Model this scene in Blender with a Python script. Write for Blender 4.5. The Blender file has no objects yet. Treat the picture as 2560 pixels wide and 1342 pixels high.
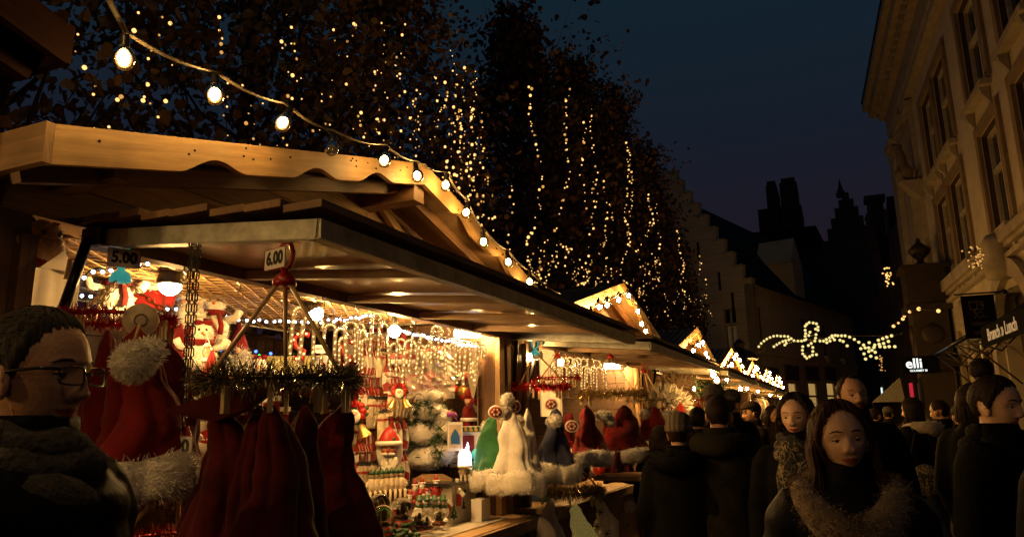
import bpy, bmesh, math, random
import numpy as np
from mathutils import Vector, Matrix
random.seed(11); rng = np.random.default_rng(5)
R = math.radians
S = bpy.context.scene
COL = S.collection
# ------------------------------------------------------------------ camera
F = 1820.0; PITCH = 11.7; YAW = 23.8; ROLL = -1.0
CAM = Matrix.Rotation(R(YAW), 4, 'Z') @ Matrix.Rotation(R(90 + PITCH), 4, 'X') @ Matrix.Rotation(R(ROLL), 4, 'Z')
CAM.translation = Vector((0, 0, 1.62))
cd = bpy.data.cameras.new('camera'); cam = bpy.data.objects.new('camera', cd); COL.objects.link(cam)
cam.matrix_world = CAM; cd.sensor_fit = 'HORIZONTAL'; cd.sensor_width = 36; cd.lens = 36 * F / 2560
cd.clip_start = 0.05; cd.clip_end = 600
S.camera = cam
# ------------------------------------------------------------------ dusk sky, exposure
W = bpy.data.worlds.new('World'); S.world = W; W.use_nodes = True
wn = W.node_tree.nodes; wl = W.node_tree.links; wn.clear()
sky = wn.new('ShaderNodeTexSky'); sky.sky_type = 'NISHITA'; sky.sun_disc = False
sky.sun_elevation = R(-4.0); sky.sun_rotation = R(200); sky.air_density = 1.2; sky.ozone_density = 2.0; sky.dust_density = 0.6
geo = wn.new('ShaderNodeTexCoord'); sep = wn.new('ShaderNodeSeparateXYZ'); ramp = wn.new('ShaderNodeValToRGB')
mix = wn.new('ShaderNodeMixRGB'); bgn = wn.new('ShaderNodeBackground'); wo = wn.new('ShaderNodeOutputWorld')
ramp.color_ramp.elements[0].position = 0.0; ramp.color_ramp.elements[0].color = (.165, .085, .135, 1)
ramp.color_ramp.elements[1].position = 0.62; ramp.color_ramp.elements[1].color = (.05, .19, .30, 1)
e = ramp.color_ramp.elements.new(0.22); e.color = (.13, .095, .17, 1)
e = ramp.color_ramp.elements.new(0.36); e.color = (.085, .13, .23, 1)
mix.inputs[0].default_value = 0.8
wl.new(geo.outputs['Generated'], sep.inputs[0]); wl.new(sep.outputs['Z'], ramp.inputs[0])
wl.new(sky.outputs[0], mix.inputs[1]); wl.new(ramp.outputs[0], mix.inputs[2])
wl.new(mix.outputs[0], bgn.inputs[0]); bgn.inputs[1].default_value = 0.115; wl.new(bgn.outputs[0], wo.inputs[0])
S.view_settings.view_transform = 'Standard'; S.view_settings.look = 'None'; S.view_settings.gamma = 1
S.view_settings.exposure = 0.0; S.view_settings.use_curve_mapping = False
S.render.engine = 'CYCLES'
cy = S.cycles
cy.use_denoising = True; cy.max_bounces = 6; cy.diffuse_bounces = 3; cy.glossy_bounces = 3; cy.transmission_bounces = 5
cy.transparent_max_bounces = 12; cy.sample_clamp_indirect = 4.0; cy.caustics_reflective = False; cy.caustics_refractive = False
try: cy.use_light_tree = True
except Exception: pass
# ------------------------------------------------------------------ maths helpers
M3 = CAM.to_3x3(); EYE = CAM.translation.copy()
def ray(px, py): return M3 @ Vector((px - 1280.0, 671.0 - py, -F))
def at(px, py, x=None, y=None, z=None, s=None):
    """the point seen at a photo pixel that has this x, y or z in the street"""
    d = ray(px, py)
    if x is not None: s = (x - EYE.x) / d.x
    elif y is not None: s = (y - EYE.y) / d.y
    elif z is not None: s = (z - EYE.z) / d.z
    return EYE + d * s
class Face:
    """a vertical wall plane: p0 on the ground, dir along it"""
    def __init__(s, p0, dirv):
        s.p = Vector(p0); s.d = Vector(dirv).normalized(); s.n = Vector((s.d.y, -s.d.x, 0))
    def uv(s, px, py):
        r = ray(px, py); k = (s.p - EYE).dot(s.n) / r.dot(s.n); q = EYE + r * k
        return (q - s.p).dot(s.d), q.z
# ------------------------------------------------------------------ materials
MATS = {}
def _base(name):
    m = bpy.data.materials.new(name); m.use_nodes = True
    nt = m.node_tree; b = nt.nodes['Principled BSDF']; MATS[name] = m
    return m, nt, b
def mat(name, col, rough=.6, metal=0, var=.25, scale=9, bump=0, bscale=60, sheen=0, trans=0, alpha=1, coat=0, emis=None, est=0, spec=None):
    m, nt, b = _base(name); N = nt.nodes; L = nt.links
    b.inputs['Roughness'].default_value = rough; b.inputs['Metallic'].default_value = metal
    if spec is not None: b.inputs['Specular IOR Level'].default_value = spec
    tc = N.new('ShaderNodeTexCoord'); oi = N.new('ShaderNodeObjectInfo'); ad = N.new('ShaderNodeVectorMath'); ad.operation = 'ADD'
    ml = N.new('ShaderNodeVectorMath'); ml.operation = 'SCALE'; ml.inputs[0].default_value = (31, 17, 23)
    L.new(oi.outputs['Random'], ml.inputs[3]); L.new(tc.outputs['Object'], ad.inputs[0]); L.new(ml.outputs[0], ad.inputs[1])
    nz = N.new('ShaderNodeTexNoise'); nz.inputs['Scale'].default_value = scale; nz.inputs['Detail'].default_value = 5; nz.inputs['Roughness'].default_value = .65
    L.new(ad.outputs[0], nz.inputs['Vector'])
    rp = N.new('ShaderNodeValToRGB'); c = np.array(col)
    rp.color_ramp.elements[0].position = .3; rp.color_ramp.elements[1].position = .7
    rp.color_ramp.elements[0].color = (*(c * (1 - var)), 1); rp.color_ramp.elements[1].color = (*np.clip(c * (1 + var), 0, .95), 1)
    L.new(nz.outputs['Fac'], rp.inputs[0]); L.new(rp.outputs[0], b.inputs['Base Color'])
    if bump:
        n2 = N.new('ShaderNodeTexNoise'); n2.inputs['Scale'].default_value = bscale; n2.inputs['Detail'].default_value = 4
        L.new(ad.outputs[0], n2.inputs['Vector'])
        bp = N.new('ShaderNodeBump'); bp.inputs['Strength'].default_value = bump; bp.inputs['Distance'].default_value = .01
        L.new(n2.outputs['Fac'], bp.inputs['Height']); L.new(bp.outputs[0], b.inputs['Normal'])
    if sheen: b.inputs['Sheen Weight'].default_value = sheen
    if trans: b.inputs['Transmission Weight'].default_value = trans
    if coat: b.inputs['Coat Weight'].default_value = coat
    if alpha < 1: b.inputs['Alpha'].default_value = alpha
    if emis: b.inputs['Emission Color'].default_value = (*emis, 1); b.inputs['Emission Strength'].default_value = est
    return m
def wood(name, c1, c2, rough=.6, bump=.25, knots=True, coat=0):
    m, nt, b = _base(name); N = nt.nodes; L = nt.links
    uv = N.new('ShaderNodeTexCoord'); oi = N.new('ShaderNodeObjectInfo')
    ml = N.new('ShaderNodeVectorMath'); ml.operation = 'SCALE'; ml.inputs[0].default_value = (37, 29, 0); L.new(oi.outputs['Random'], ml.inputs[3])
    ad = N.new('ShaderNodeVectorMath'); ad.operation = 'ADD'; L.new(uv.outputs['UV'], ad.inputs[0]); L.new(ml.outputs[0], ad.inputs[1])
    mp = N.new('ShaderNodeMapping'); mp.inputs['Scale'].default_value = (1.6, 22, 1); L.new(ad.outputs[0], mp.inputs[0])
    n1 = N.new('ShaderNodeTexNoise'); n1.inputs['Scale'].default_value = 2.2; n1.inputs['Detail'].default_value = 8; n1.inputs['Roughness'].default_value = .68; n1.inputs['Distortion'].default_value = .6
    L.new(mp.outputs[0], n1.inputs['Vector'])
    rp = N.new('ShaderNodeValToRGB'); rp.color_ramp.elements[0].position = .32; rp.color_ramp.elements[1].position = .66
    rp.color_ramp.elements[0].color = (*c1, 1); rp.color_ramp.elements[1].color = (*c2, 1); L.new(n1.outputs['Fac'], rp.inputs[0])
    n2 = N.new('ShaderNodeTexNoise'); n2.inputs['Scale'].default_value = 3.0; n2.inputs['Detail'].default_value = 3; L.new(ad.outputs[0], n2.inputs['Vector'])
    mx = N.new('ShaderNodeMixRGB'); mx.blend_type = 'MULTIPLY'; mx.inputs[0].default_value = .85
    r2 = N.new('ShaderNodeValToRGB'); r2.color_ramp.elements[0].position = .35; r2.color_ramp.elements[0].color = (.45, .42, .4, 1); r2.color_ramp.elements[1].position = .6; r2.color_ramp.elements[1].color = (1, 1, 1, 1)
    L.new(n2.outputs['Fac'], r2.inputs[0]); L.new(rp.outputs[0], mx.inputs[1]); L.new(r2.outputs[0], mx.inputs[2])
    out = mx.outputs[0]
    if knots:
        vo = N.new('ShaderNodeTexVoronoi'); vo.inputs['Scale'].default_value = 3.2
        mk = N.new('ShaderNodeMapping'); mk.inputs['Scale'].default_value = (.7, 2.0, 1); L.new(ad.outputs[0], mk.inputs[0]); L.new(mk.outputs[0], vo.inputs['Vector'])
        rk = N.new('ShaderNodeValToRGB'); rk.color_ramp.elements[0].position = .03; rk.color_ramp.elements[0].color = (.22, .15, .1, 1); rk.color_ramp.elements[1].position = .085; rk.color_ramp.elements[1].color = (1, 1, 1, 1)
        L.new(vo.outputs['Distance'], rk.inputs[0])
        m3 = N.new('ShaderNodeMixRGB'); m3.blend_type = 'MULTIPLY'; m3.inputs[0].default_value = .8
        L.new(out, m3.inputs[1]); L.new(rk.outputs[0], m3.inputs[2]); out = m3.outputs[0]
    L.new(out, b.inputs['Base Color'])
    rr = N.new('ShaderNodeMapRange'); rr.inputs[3].default_value = max(.05, rough - .1); rr.inputs[4].default_value = min(1, rough + .15); L.new(n1.outputs['Fac'], rr.inputs[0]); L.new(rr.outputs[0], b.inputs['Roughness'])
    bp = N.new('ShaderNodeBump'); bp.inputs['Strength'].default_value = bump; bp.inputs['Distance'].default_value = .006; L.new(n1.outputs['Fac'], bp.inputs['Height']); L.new(bp.outputs[0], b.inputs['Normal'])
    if coat: b.inputs['Coat Weight'].default_value = coat; b.inputs['Coat Roughness'].default_value = .08
    return m
def glow(name, col, st, sample=True):
    m = bpy.data.materials.new(name); m.use_nodes = True; N = m.node_tree.nodes; N.clear()
    em = N.new('ShaderNodeEmission'); em.inputs[0].default_value = (*col, 1); em.inputs[1].default_value = st
    o = N.new('ShaderNodeOutputMaterial'); m.node_tree.links.new(em.outputs[0], o.inputs[0]); MATS[name] = m
    m.cycles.emission_sampling = 'FRONT' if sample else 'NONE'
    return m
def shell_glass(name, tint, est, fac=.75):
    """thin lamp glass: mostly clear, faintly lit by what it encloses"""
    m = bpy.data.materials.new(name); m.use_nodes = True; N = m.node_tree.nodes; N.clear(); L = m.node_tree.links
    tr = N.new('ShaderNodeBsdfTransparent'); gl = N.new('ShaderNodeBsdfGlossy'); gl.inputs['Roughness'].default_value = .05
    em = N.new('ShaderNodeEmission'); em.inputs[0].default_value = (*tint, 1); em.inputs[1].default_value = est
    a = N.new('ShaderNodeMixShader'); a.inputs[0].default_value = 1 - fac; L.new(tr.outputs[0], a.inputs[1]); L.new(em.outputs[0], a.inputs[2])
    b2 = N.new('ShaderNodeMixShader'); fr = N.new('ShaderNodeFresnel'); fr.inputs[0].default_value = 1.4; L.new(fr.outputs[0], b2.inputs[0]); L.new(a.outputs[0], b2.inputs[1]); L.new(gl.outputs[0], b2.inputs[2])
    o = N.new('ShaderNodeOutputMaterial'); L.new(b2.outputs[0], o.inputs[0]); MATS[name] = m
    m.cycles.emission_sampling = 'NONE'
    return m
WARM = (1.0, .52, .15)
wood('pine', (.34, .205, .085), (.56, .37, .17), .55)
wood('pine_grey', (.24, .15, .075), (.42, .27, .14), .6)
wood('ply', (.33, .21, .11), (.45, .29, .15), .6, .1, False)
wood('oak_brown', (.12, .06, .03), (.24, .13, .06), .55)
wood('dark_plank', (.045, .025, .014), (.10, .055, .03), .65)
wood('red_stain', (.06, .018, .01), (.12, .035, .018), .5)
wood('shade_wood', (.010, .004, .003), (.022, .009, .006), .6)  # near-black colour puts shade into the roof wood of the neighbouring hut
MATS['shade_wood'].node_tree.nodes['Principled BSDF'].inputs['Specular IOR Level'].default_value = .05
wood('varnished', (.36, .21, .095), (.50, .31, .15), .30, .14, False, .45)
mat('steel', (.33, .33, .29), .5, .75, .35, 14, .15, 40)
mat('black_metal', (.012, .012, .012), .3, .6, .3)
mat('chrome', (.5, .48, .44), .28, 1, .1)
mat('iron', (.04, .035, .03), .5, .7, .4)
mat('black_plastic', (.015, .015, .014), .35)
mat('cable', (.02, .018, .014), .45)
mat('cable_pale', (.11, .09, .065), .5)
mat('roof_dark', (.035, .028, .022), .6, 0, .4, 4, .3, 20)
mat('cloth_white', (.78, .74, .66), .9, 0, .1, 5, .3, 25, .2)
_c = MATS['cloth_white'].node_tree; _t = _c.nodes.new('ShaderNodeBsdfTranslucent'); _t.inputs[0].default_value = (.75, .68, .55, 1); _m = _c.nodes.new('ShaderNodeMixShader'); _m.inputs[0].default_value = .45
_c.links.new(_c.nodes['Principled BSDF'].outputs[0], _m.inputs[1]); _c.links.new(_t.outputs[0], _m.inputs[2]); _c.links.new(_m.outputs[0], _c.nodes['Material Output'].inputs[0])
mat('fur_white', (.80, .76, .68), .95, 0, .14, 22, .7, 160, .4)
mat('fur_grey', (.30, .29, .27), .95, 0, .35, 18, .7, 160, .4)
mat('fur_brown', (.20, .11, .06), .95, 0, .4, 25, .7, 200, .4)
mat('fur_tan', (.34, .22, .12), .95, 0, .35, 25, .7, 200, .4)
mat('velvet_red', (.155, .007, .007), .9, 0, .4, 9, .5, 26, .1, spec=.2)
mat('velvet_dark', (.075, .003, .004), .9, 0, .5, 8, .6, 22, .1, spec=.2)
mat('velvet_green', (.012, .13, .035), .8, 0, .4, 9, .3, 40, .3)
mat('velvet_blue', (.008, .012, .05), .8, 0, .3, 9, .2, 40, .1)
mat('red_gloss', (.36, .016, .012), .3, 0, .15)
mat('red_paint', (.30, .02, .015), .5)
mat('orange', (.7, .22, .03), .5)
mat('green_paint', (.018, .075, .022), .45)
mat('green_fir', (.02, .07, .022), .7, 0, .4, 30)
mat('skin_paint', (.62, .36, .22), .5)
mat('white_paint', (.75, .71, .62), .5, 0, .12, 8)
mat('ivory', (.55, .46, .32), .5, 0, .3, 30)
mat('gold', (.62, .40, .12), .3, .85, .25)
mat('gold_paint', (.62, .38, .10), .4)
mat('purple', (.25, .03, .30), .5)
mat('blue_paint', (.03, .12, .30), .4)
mat('teal', (.05, .42, .42), .35, emis=(.1, .8, .7), est=.25)
mat('card_white', (.74, .72, .68), .6, 0, .05)
mat('ink', (.01, .01, .01), .6)
mat('stick_wood', (.50, .33, .14), .5, 0, .3, 30)
mat('cord_jute', (.45, .32, .16), .8)
mat('tinsel_red', (.45, .008, .012), .25, .7, .4, 90)
mat('tinsel_gold', (.55, .42, .16), .22, .85, .4, 90)
mat('tinsel_dark', (.16, .13, .06), .25, .7, .7, 90)
mat('peg', (.46, .33, .17), .55)
mat('peg_dark', (.10, .16, .10), .4)
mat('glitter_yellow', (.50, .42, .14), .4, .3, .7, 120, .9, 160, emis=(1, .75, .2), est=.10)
m_, nt_, b_ = _base('clear_glass'); b_.inputs['Base Color'].default_value = (.95, .93, .88, 1); b_.inputs['Roughness'].default_value = .03; b_.inputs['Transmission Weight'].default_value = 1; b_.inputs['IOR'].default_value = 1.25
m_, nt_, b_ = _base('cellophane'); b_.inputs['Base Color'].default_value = (.9, .85, .75, 1); b_.inputs['Roughness'].default_value = .12; b_.inputs['Alpha'].default_value = .32; b_.inputs['Coat Weight'].default_value = 1
shell_glass('bulb_glass', (1, .46, .10), 1.9, .5); shell_glass('dead_glass', (1, .6, .2), .12, .88); shell_glass('cane_glass', (1, .46, .11), .62, .5)
glow('bulb_core', (1, .54, .145), 360); glow('bulb_core_far', (1, .50, .12), 1500); glow('lamp_core', (1, .55, .165), 720); glow('lamp_small', (1, .55, .165), 420)
glow('cane_dot', (1, .58, .19), 4, False); glow('fairy_warm', (1, .52, .15), 2.0, False); glow('fairy_dim', (1, .46, .11), .8, False)
glow('fairy_cool', (.62, .74, 1), 16, False); glow('fairy_red', (1, .05, .02), 5, False); glow('fairy_green', (.05, 1, .2), 3, False); glow('fairy_blue', (.06, .15, 1), 5, False)
glow('garland_dot', (1, .80, .28), 1.1, False)
# ------------------------------------------------------------------ mesh builder
class MB:
    def __init__(s): s.v = []; s.f = []; s.mi = []; s.uv = []; s.sm = []
    def add(s, vs, fs, mi=0, smooth=False, uvs=None):
        o = len(s.v); s.v += [tuple(p) for p in vs]
        for k, f in enumerate(fs):
            s.f.append([i + o for i in f]); s.mi.append(mi); s.sm.append(smooth)
            s.uv.append(uvs[k] if uvs else [(0.0, 0.0)] * len(f))
        return s
    def beam(s, p0, p1, w, h, up=(0, 0, 1), mi=0):
        """box from p0 to p1, w across, h along up; uv runs with the grain"""
        p0 = Vector(p0); p1 = Vector(p1); d = p1 - p0; l = d.length; d = d / l
        u = Vector(up); a = d.cross(u)
        if a.length < 1e-4: a = d.cross(Vector((1, 0, 0)))
        a.normalize(); u = a.cross(d)
        a = a * w / 2; u = u * h / 2
        vs = [p0 - a - u, p0 + a - u, p0 + a + u, p0 - a + u, p1 - a - u, p1 + a - u, p1 + a + u, p1 - a + u]
        fs = [(0, 3, 2, 1), (4, 5, 6, 7), (0, 1, 5, 4), (1, 2, 6, 5), (2, 3, 7, 6), (3, 0, 4, 7)]
        o = random.random() * 9
        e = [(o, o), (o + .02, o + h), (o + .02, o + w), (o, o + w)]
        uv = [e, e]
        for k, cw in enumerate((w, h, w, h)):
            q = o + k * .31; uv.append([(o, q), (o, q + cw), (o + l, q + cw), (o + l, q)])
        return s.add(vs, fs, mi, False, uv)
    def box(s, c, size, mi=0, rotz=0):
        x, y, z = size; ax = Vector((math.cos(rotz), math.sin(rotz), 0)); ay = Vector((-ax.y, ax.x, 0)); c = Vector(c)
        if x >= y and x >= z: return s.beam(c - ax * x / 2, c + ax * x / 2, y, z, (0, 0, 1), mi)
        if y >= z: return s.beam(c - ay * y / 2, c + ay * y / 2, x, z, (0, 0, 1), mi)
        return s.beam(c - Vector((0, 0, z / 2)), c + Vector((0, 0, z / 2)), x, y, ay, mi)
    def tube(s, pts, r, n=6, mi=0, caps=True, smooth=True, flat=1.0):
        pts = [Vector(p) for p in pts]; k = len(pts); rs = r if isinstance(r, (list, tuple)) else [r] * k
        vs = []; prev = None
        for i, p in enumerate(pts):
            t = (pts[min(i + 1, k - 1)] - pts[max(i - 1, 0)])
            if t.length < 1e-9: t = Vector((0, 0, 1))
            t.normalize()
            if prev is None:
                a = t.cross(Vector((0, 0, 1)))
                if a.length < .1: a = t.cross(Vector((1, 0, 0)))
            else:
                a = prev - t * prev.dot(t)
                if a.length < 1e-6: a = t.orthogonal()
            a.normalize(); prev = a; b = t.cross(a)
            for j in range(n):
                q = 2 * math.pi * j / n; vs.append(p + (a * math.cos(q) + b * math.sin(q) * flat) * rs[i])
        fs = [(i * n + j, i * n + (j + 1) % n, (i + 1) * n + (j + 1) % n, (i + 1) * n + j) for i in range(k - 1) for j in range(n)]
        if caps: fs += [tuple(range(n - 1, -1, -1)), tuple((k - 1) * n + j for j in range(n))]
        return s.add(vs, fs, mi, smooth)
    def ball(s, c, r, seg=12, rings=8, mi=0, noise=0, rot=None):
        c = Vector(c); r = r if isinstance(r, (list, tuple)) else (r, r, r)
        vs = []; fs = []
        for i in range(rings + 1):
            e = -math.pi / 2 + math.pi * i / rings
            for j in range(seg):
                a = 2 * math.pi * j / seg
                k = 1 + (random.uniform(-noise, noise) if noise and 0 < i < rings else 0)
                p = Vector((math.cos(a) * math.cos(e) * r[0] * k, math.sin(a) * math.cos(e) * r[1] * k, math.sin(e) * r[2] * k))
                if rot is not None: p = rot @ p
                vs.append(c + p)
        for i in range(rings):
            for j in range(seg):
                a, b = i * seg + j, i * seg + (j + 1) % seg
                if i == 0: fs.append((a, b + seg, a + seg))
                elif i == rings - 1: fs.append((a, b, a + seg))
                else: fs.append((a, b, b + seg, a + seg))
        return s.add(vs, fs, mi, True)
    def lathe(s, prof, n=14, o=(0, 0, 0), mi=0, sx=1, sy=1, rot=None, smooth=True):
        o = Vector(o); vs = []; k = len(prof)
        for (r, z) in prof:
            for j in range(n):
                a = 2 * math.pi * j / n; p = Vector((math.cos(a) * r * sx, math.sin(a) * r * sy, z))
                vs.append(o + (rot @ p if rot is not None else p))
        fs = [(i * n + j, i * n + (j + 1) % n, (i + 1) * n + (j + 1) % n, (i + 1) * n + j) for i in range(k - 1) for j in range(n)]
        fs += [tuple(range(n - 1, -1, -1)), tuple((k - 1) * n + j for j in range(n))]
        return s.add(vs, fs, mi, smooth)
    def prism(s, poly, o, ax, ay, depth, mi=0):
        """outline in (ax, ay), pushed depth along ax x ay"""
        o = Vector(o); ax = Vector(ax); ay = Vector(ay); n = ax.cross(ay).normalized() * depth
        a = [o + ax * u + ay * v for u, v in poly]; k = len(a); b = [p + n for p in a]
        fs = [tuple(range(k - 1, -1, -1)), tuple(range(k, 2 * k))] + [(i, (i + 1) % k, k + (i + 1) % k, k + i) for i in range(k)]
        r = random.random() * 9
        uv = [[(poly[i][0] + r, poly[i][1] + r) for i in fs[0]], [(poly[i - k][0] + r, poly[i - k][1] + r) for i in fs[1]]]
        for i in range(k):
            l = math.dist(poly[i], poly[(i + 1) % k]); uv.append([(r, r), (r + l, r), (r + l, r + depth), (r, r + depth)])
        return s.add(a + b, fs, mi, False, uv)
    def ring(s, c, rad, r, n=28, m=6, mi=0, sx=1, sy=1):
        c = Vector(c); pts = [c + Vector((math.cos(2 * math.pi * i / n) * rad * sx, math.sin(2 * math.pi * i / n) * rad * sy, 0)) for i in range(n + 1)]
        return s.tube(pts, r, m, mi, False)
    def hairs(s, pts, nrm, l, w, mi=0, spread=.5):
        """thin flat needles standing on points"""
        for p, n in zip(pts, nrm):
            p = Vector(p); d = (Vector(n) + Vector((random.gauss(0, spread), random.gauss(0, spread), random.gauss(0, spread)))).normalized()
            t = d.orthogonal().normalized(); t = (Matrix.Rotation(random.random() * 6.28, 3, d) @ t) * w / 2; q = p + d * l * random.uniform(.6, 1.15)
            s.add([p - t, p + t, q + t * .4, q - t * .4], [(0, 1, 2, 3)], mi)
        return s
    def fuzz(s, c, r, count, l, w, mi=0, spread=.35):
        c = Vector(c); r = r if isinstance(r, (list, tuple)) else (r, r, r); P = []; Nn = []
        for _ in range(count):
            v = Vector((random.gauss(0, 1), random.gauss(0, 1), random.gauss(0, 1))).normalized()
            P.append(c + Vector((v.x * r[0], v.y * r[1], v.z * r[2])) * .97); Nn.append(v)
        return s.hairs(P, Nn, l, w, mi, spread)
    def mesh(s, name, mats):
        me = bpy.data.meshes.new(name); me.from_pydata(s.v, [], s.f)
        for m in mats: me.materials.append(MATS[m])
        if len(mats) > 1: me.polygons.foreach_set('material_index', s.mi)
        me.polygons.foreach_set('use_smooth', s.sm)
        ul = me.uv_layers.new(name='UVMap'); flat = [c for f in s.uv for p in f for c in p]
        ul.data.foreach_set('uv', flat); me.update()
        return me
    def build(s, name, mats, parent=None, world=False, loc=None):
        """one mesh object; world=True: vertices are street coordinates, made relative to the thing"""
        mats = [mats] if isinstance(mats, str) else mats
        if world and parent is not None:
            o = wloc(parent); s.v = [(x - o.x, y - o.y, z - o.z) for x, y, z in s.v]
        if world and parent is None and loc is not None:
            s.v = [(x - loc[0], y - loc[1], z - loc[2]) for x, y, z in s.v]
        ob = bpy.data.objects.new(name, s.mesh(name, mats)); COL.objects.link(ob)
        setp(ob, parent)
        if loc is not None: ob.location = loc
        return ob
def wloc(o):
    p = o.location.copy()
    while o.parent: o = o.parent; p = p + o.location
    return p
def tag(o, label=None, cat=None, group=None, kind=None):
    if label: o['label'] = label
    if cat: o['category'] = cat
    if group: o['group'] = group
    if kind: o['kind'] = kind
    return o
def thing(name, label, cat, loc=(0, 0, 0), group=None, rotz=0):
    o = bpy.data.objects.new(name, None); COL.objects.link(o); o.location = loc; o.rotation_euler = (0, 0, rotz)
    o.empty_display_size = .1
    return tag(o, label, cat, group)
CH = {}
def setp(o, p):
    if p is not None:
        o.parent = p; CH.setdefault(p.name, []).append(o)
    return o
def dup(o, loc=None, rotz=None, label=None, group=None, scale=None, parent=None):
    c = o.copy(); COL.objects.link(c)
    if parent is not None: setp(c, parent)
    if loc is not None: c.location = loc
    if rotz is not None: c.rotation_euler = (o.rotation_euler.x, o.rotation_euler.y, rotz)
    if scale is not None: c.scale = (scale,) * 3 if not isinstance(scale, (tuple, list)) else scale
    if label: c['label'] = label
    if group: c['group'] = group
    for ch in list(CH.get(o.name, ())): dup(ch, parent=c)
    return c
_O1 = ['', 'first', 'second', 'third', 'fourth', 'fifth', 'sixth', 'seventh', 'eighth', 'ninth', 'tenth', 'eleventh', 'twelfth', 'thirteenth', 'fourteenth', 'fifteenth', 'sixteenth', 'seventeenth', 'eighteenth', 'nineteenth']
def nth(i, n):
    """place in a left-to-right row of n"""
    if i == 0: return 'leftmost'
    if i == n - 1: return 'rightmost'
    k = i + 1
    if k < 20: w = _O1[k]
    else: w = {2: 'twentieth', 3: 'thirtieth'}[k // 10] if k % 10 == 0 else {2: 'twenty-', 3: 'thirty-'}[k // 10] + _O1[k % 10]
    return w + ' from the left'
class Stock:
    """first call places the original, later calls place copies"""
    def __init__(s, root): s.r = root; s.used = False
    def put(s, loc, rotz=0, label=None, group=None, scale=1, tilt=None):
        if not s.used:
            s.used = True; o = s.r; o.location = loc; o.rotation_euler = (0, 0, rotz); o.scale = (scale,) * 3 if not isinstance(scale, (tuple, list)) else scale
            if label: o['label'] = label
            if group: o['group'] = group
        else: o = dup(s.r, loc, rotz, label, group, scale)
        if tilt is not None: o.rotation_euler = (tilt[0], tilt[1], rotz)
        return o
TXT = {}
def text_mesh(txt, size, depth=.0006, bold=.0):
    cu = bpy.data.curves.new('lettering', 'FONT'); cu.body = txt; cu.size = size; cu.extrude = depth; cu.offset = bold; cu.align_x = 'CENTER'; cu.align_y = 'CENTER'; cu.resolution_u = 3
    o = bpy.data.objects.new('tmp_text', cu); COL.objects.link(o); dg = bpy.context.evaluated_depsgraph_get(); dg.update()
    me = bpy.data.meshes.new_from_object(o.evaluated_get(dg)); bpy.data.objects.remove(o); bpy.data.curves.remove(cu); me.name = 'lettering'
    return me
def lettering(txt, size, m, parent, loc, rot, depth=.0006, bold=0, sx=1, name='lettering'):
    me = text_mesh(txt, size, depth, bold); me.materials.clear(); me.materials.append(MATS[m])
    o = bpy.data.objects.new(name, me); COL.objects.link(o); setp(o, parent); o.location = loc; o.rotation_euler = rot; o.scale = (sx, 1, 1)
    return o
def remesh(mb, voxel, name, mats, smooth_iter=3):
    ob = bpy.data.objects.new('tmp', mb.mesh('tmp', mats)); COL.objects.link(ob)
    m = ob.modifiers.new('r', 'REMESH'); m.mode = 'VOXEL'; m.voxel_size = voxel; m.use_smooth_shade = True
    k = ob.modifiers.new('s', 'SMOOTH'); k.iterations = smooth_iter; k.factor = .5
    dg = bpy.context.evaluated_depsgraph_get(); dg.update(); me = bpy.data.meshes.new_from_object(ob.evaluated_get(dg))
    old = ob.data; bpy.data.objects.remove(ob); bpy.data.meshes.remove(old); me.name = name
    me.materials.clear()
    for x in mats: me.materials.append(MATS[x])
    return me
def link(name, me, parent=None, loc=(0, 0, 0)):
    o = bpy.data.objects.new(name, me); COL.objects.link(o); setp(o, parent); o.location = loc
    return o
_PL = {}
def plank(name, size, loc, parent, m, key=0):
    """a board part; alike boards share a mesh"""
    k = (name, tuple(round(c, 3) for c in size), m, key)
    if k not in _PL: _PL[k] = MB().box((0, 0, 0), size).mesh(name, [m])
    return link(name, _PL[k], parent, loc)
# ================================================================== SETTING
m_, nt_, b_ = _base('cobbles'); N = nt_.nodes; L = nt_.links
tc = N.new('ShaderNodeTexCoord'); vo = N.new('ShaderNodeTexVoronoi'); vo.feature = 'DISTANCE_TO_EDGE'; vo.inputs['Scale'].default_value = 8; L.new(tc.outputs['Object'], vo.inputs['Vector'])
v2 = N.new('ShaderNodeTexVoronoi'); v2.inputs['Scale'].default_value = 8; L.new(tc.outputs['Object'], v2.inputs['Vector'])
rp = N.new('ShaderNodeValToRGB'); rp.color_ramp.elements[0].color = (.01, .009, .008, 1); rp.color_ramp.elements[1].position = .12; rp.color_ramp.elements[1].color = (.085, .075, .062, 1); L.new(vo.outputs['Distance'], rp.inputs[0]); L.new(rp.outputs[0], b_.inputs['Base Color'])
bp = N.new('ShaderNodeBump'); bp.inputs['Distance'].default_value = .03; L.new(vo.outputs['Distance'], bp.inputs['Height']); L.new(bp.outputs[0], b_.inputs['Normal']); b_.inputs['Roughness'].default_value = .5
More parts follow.
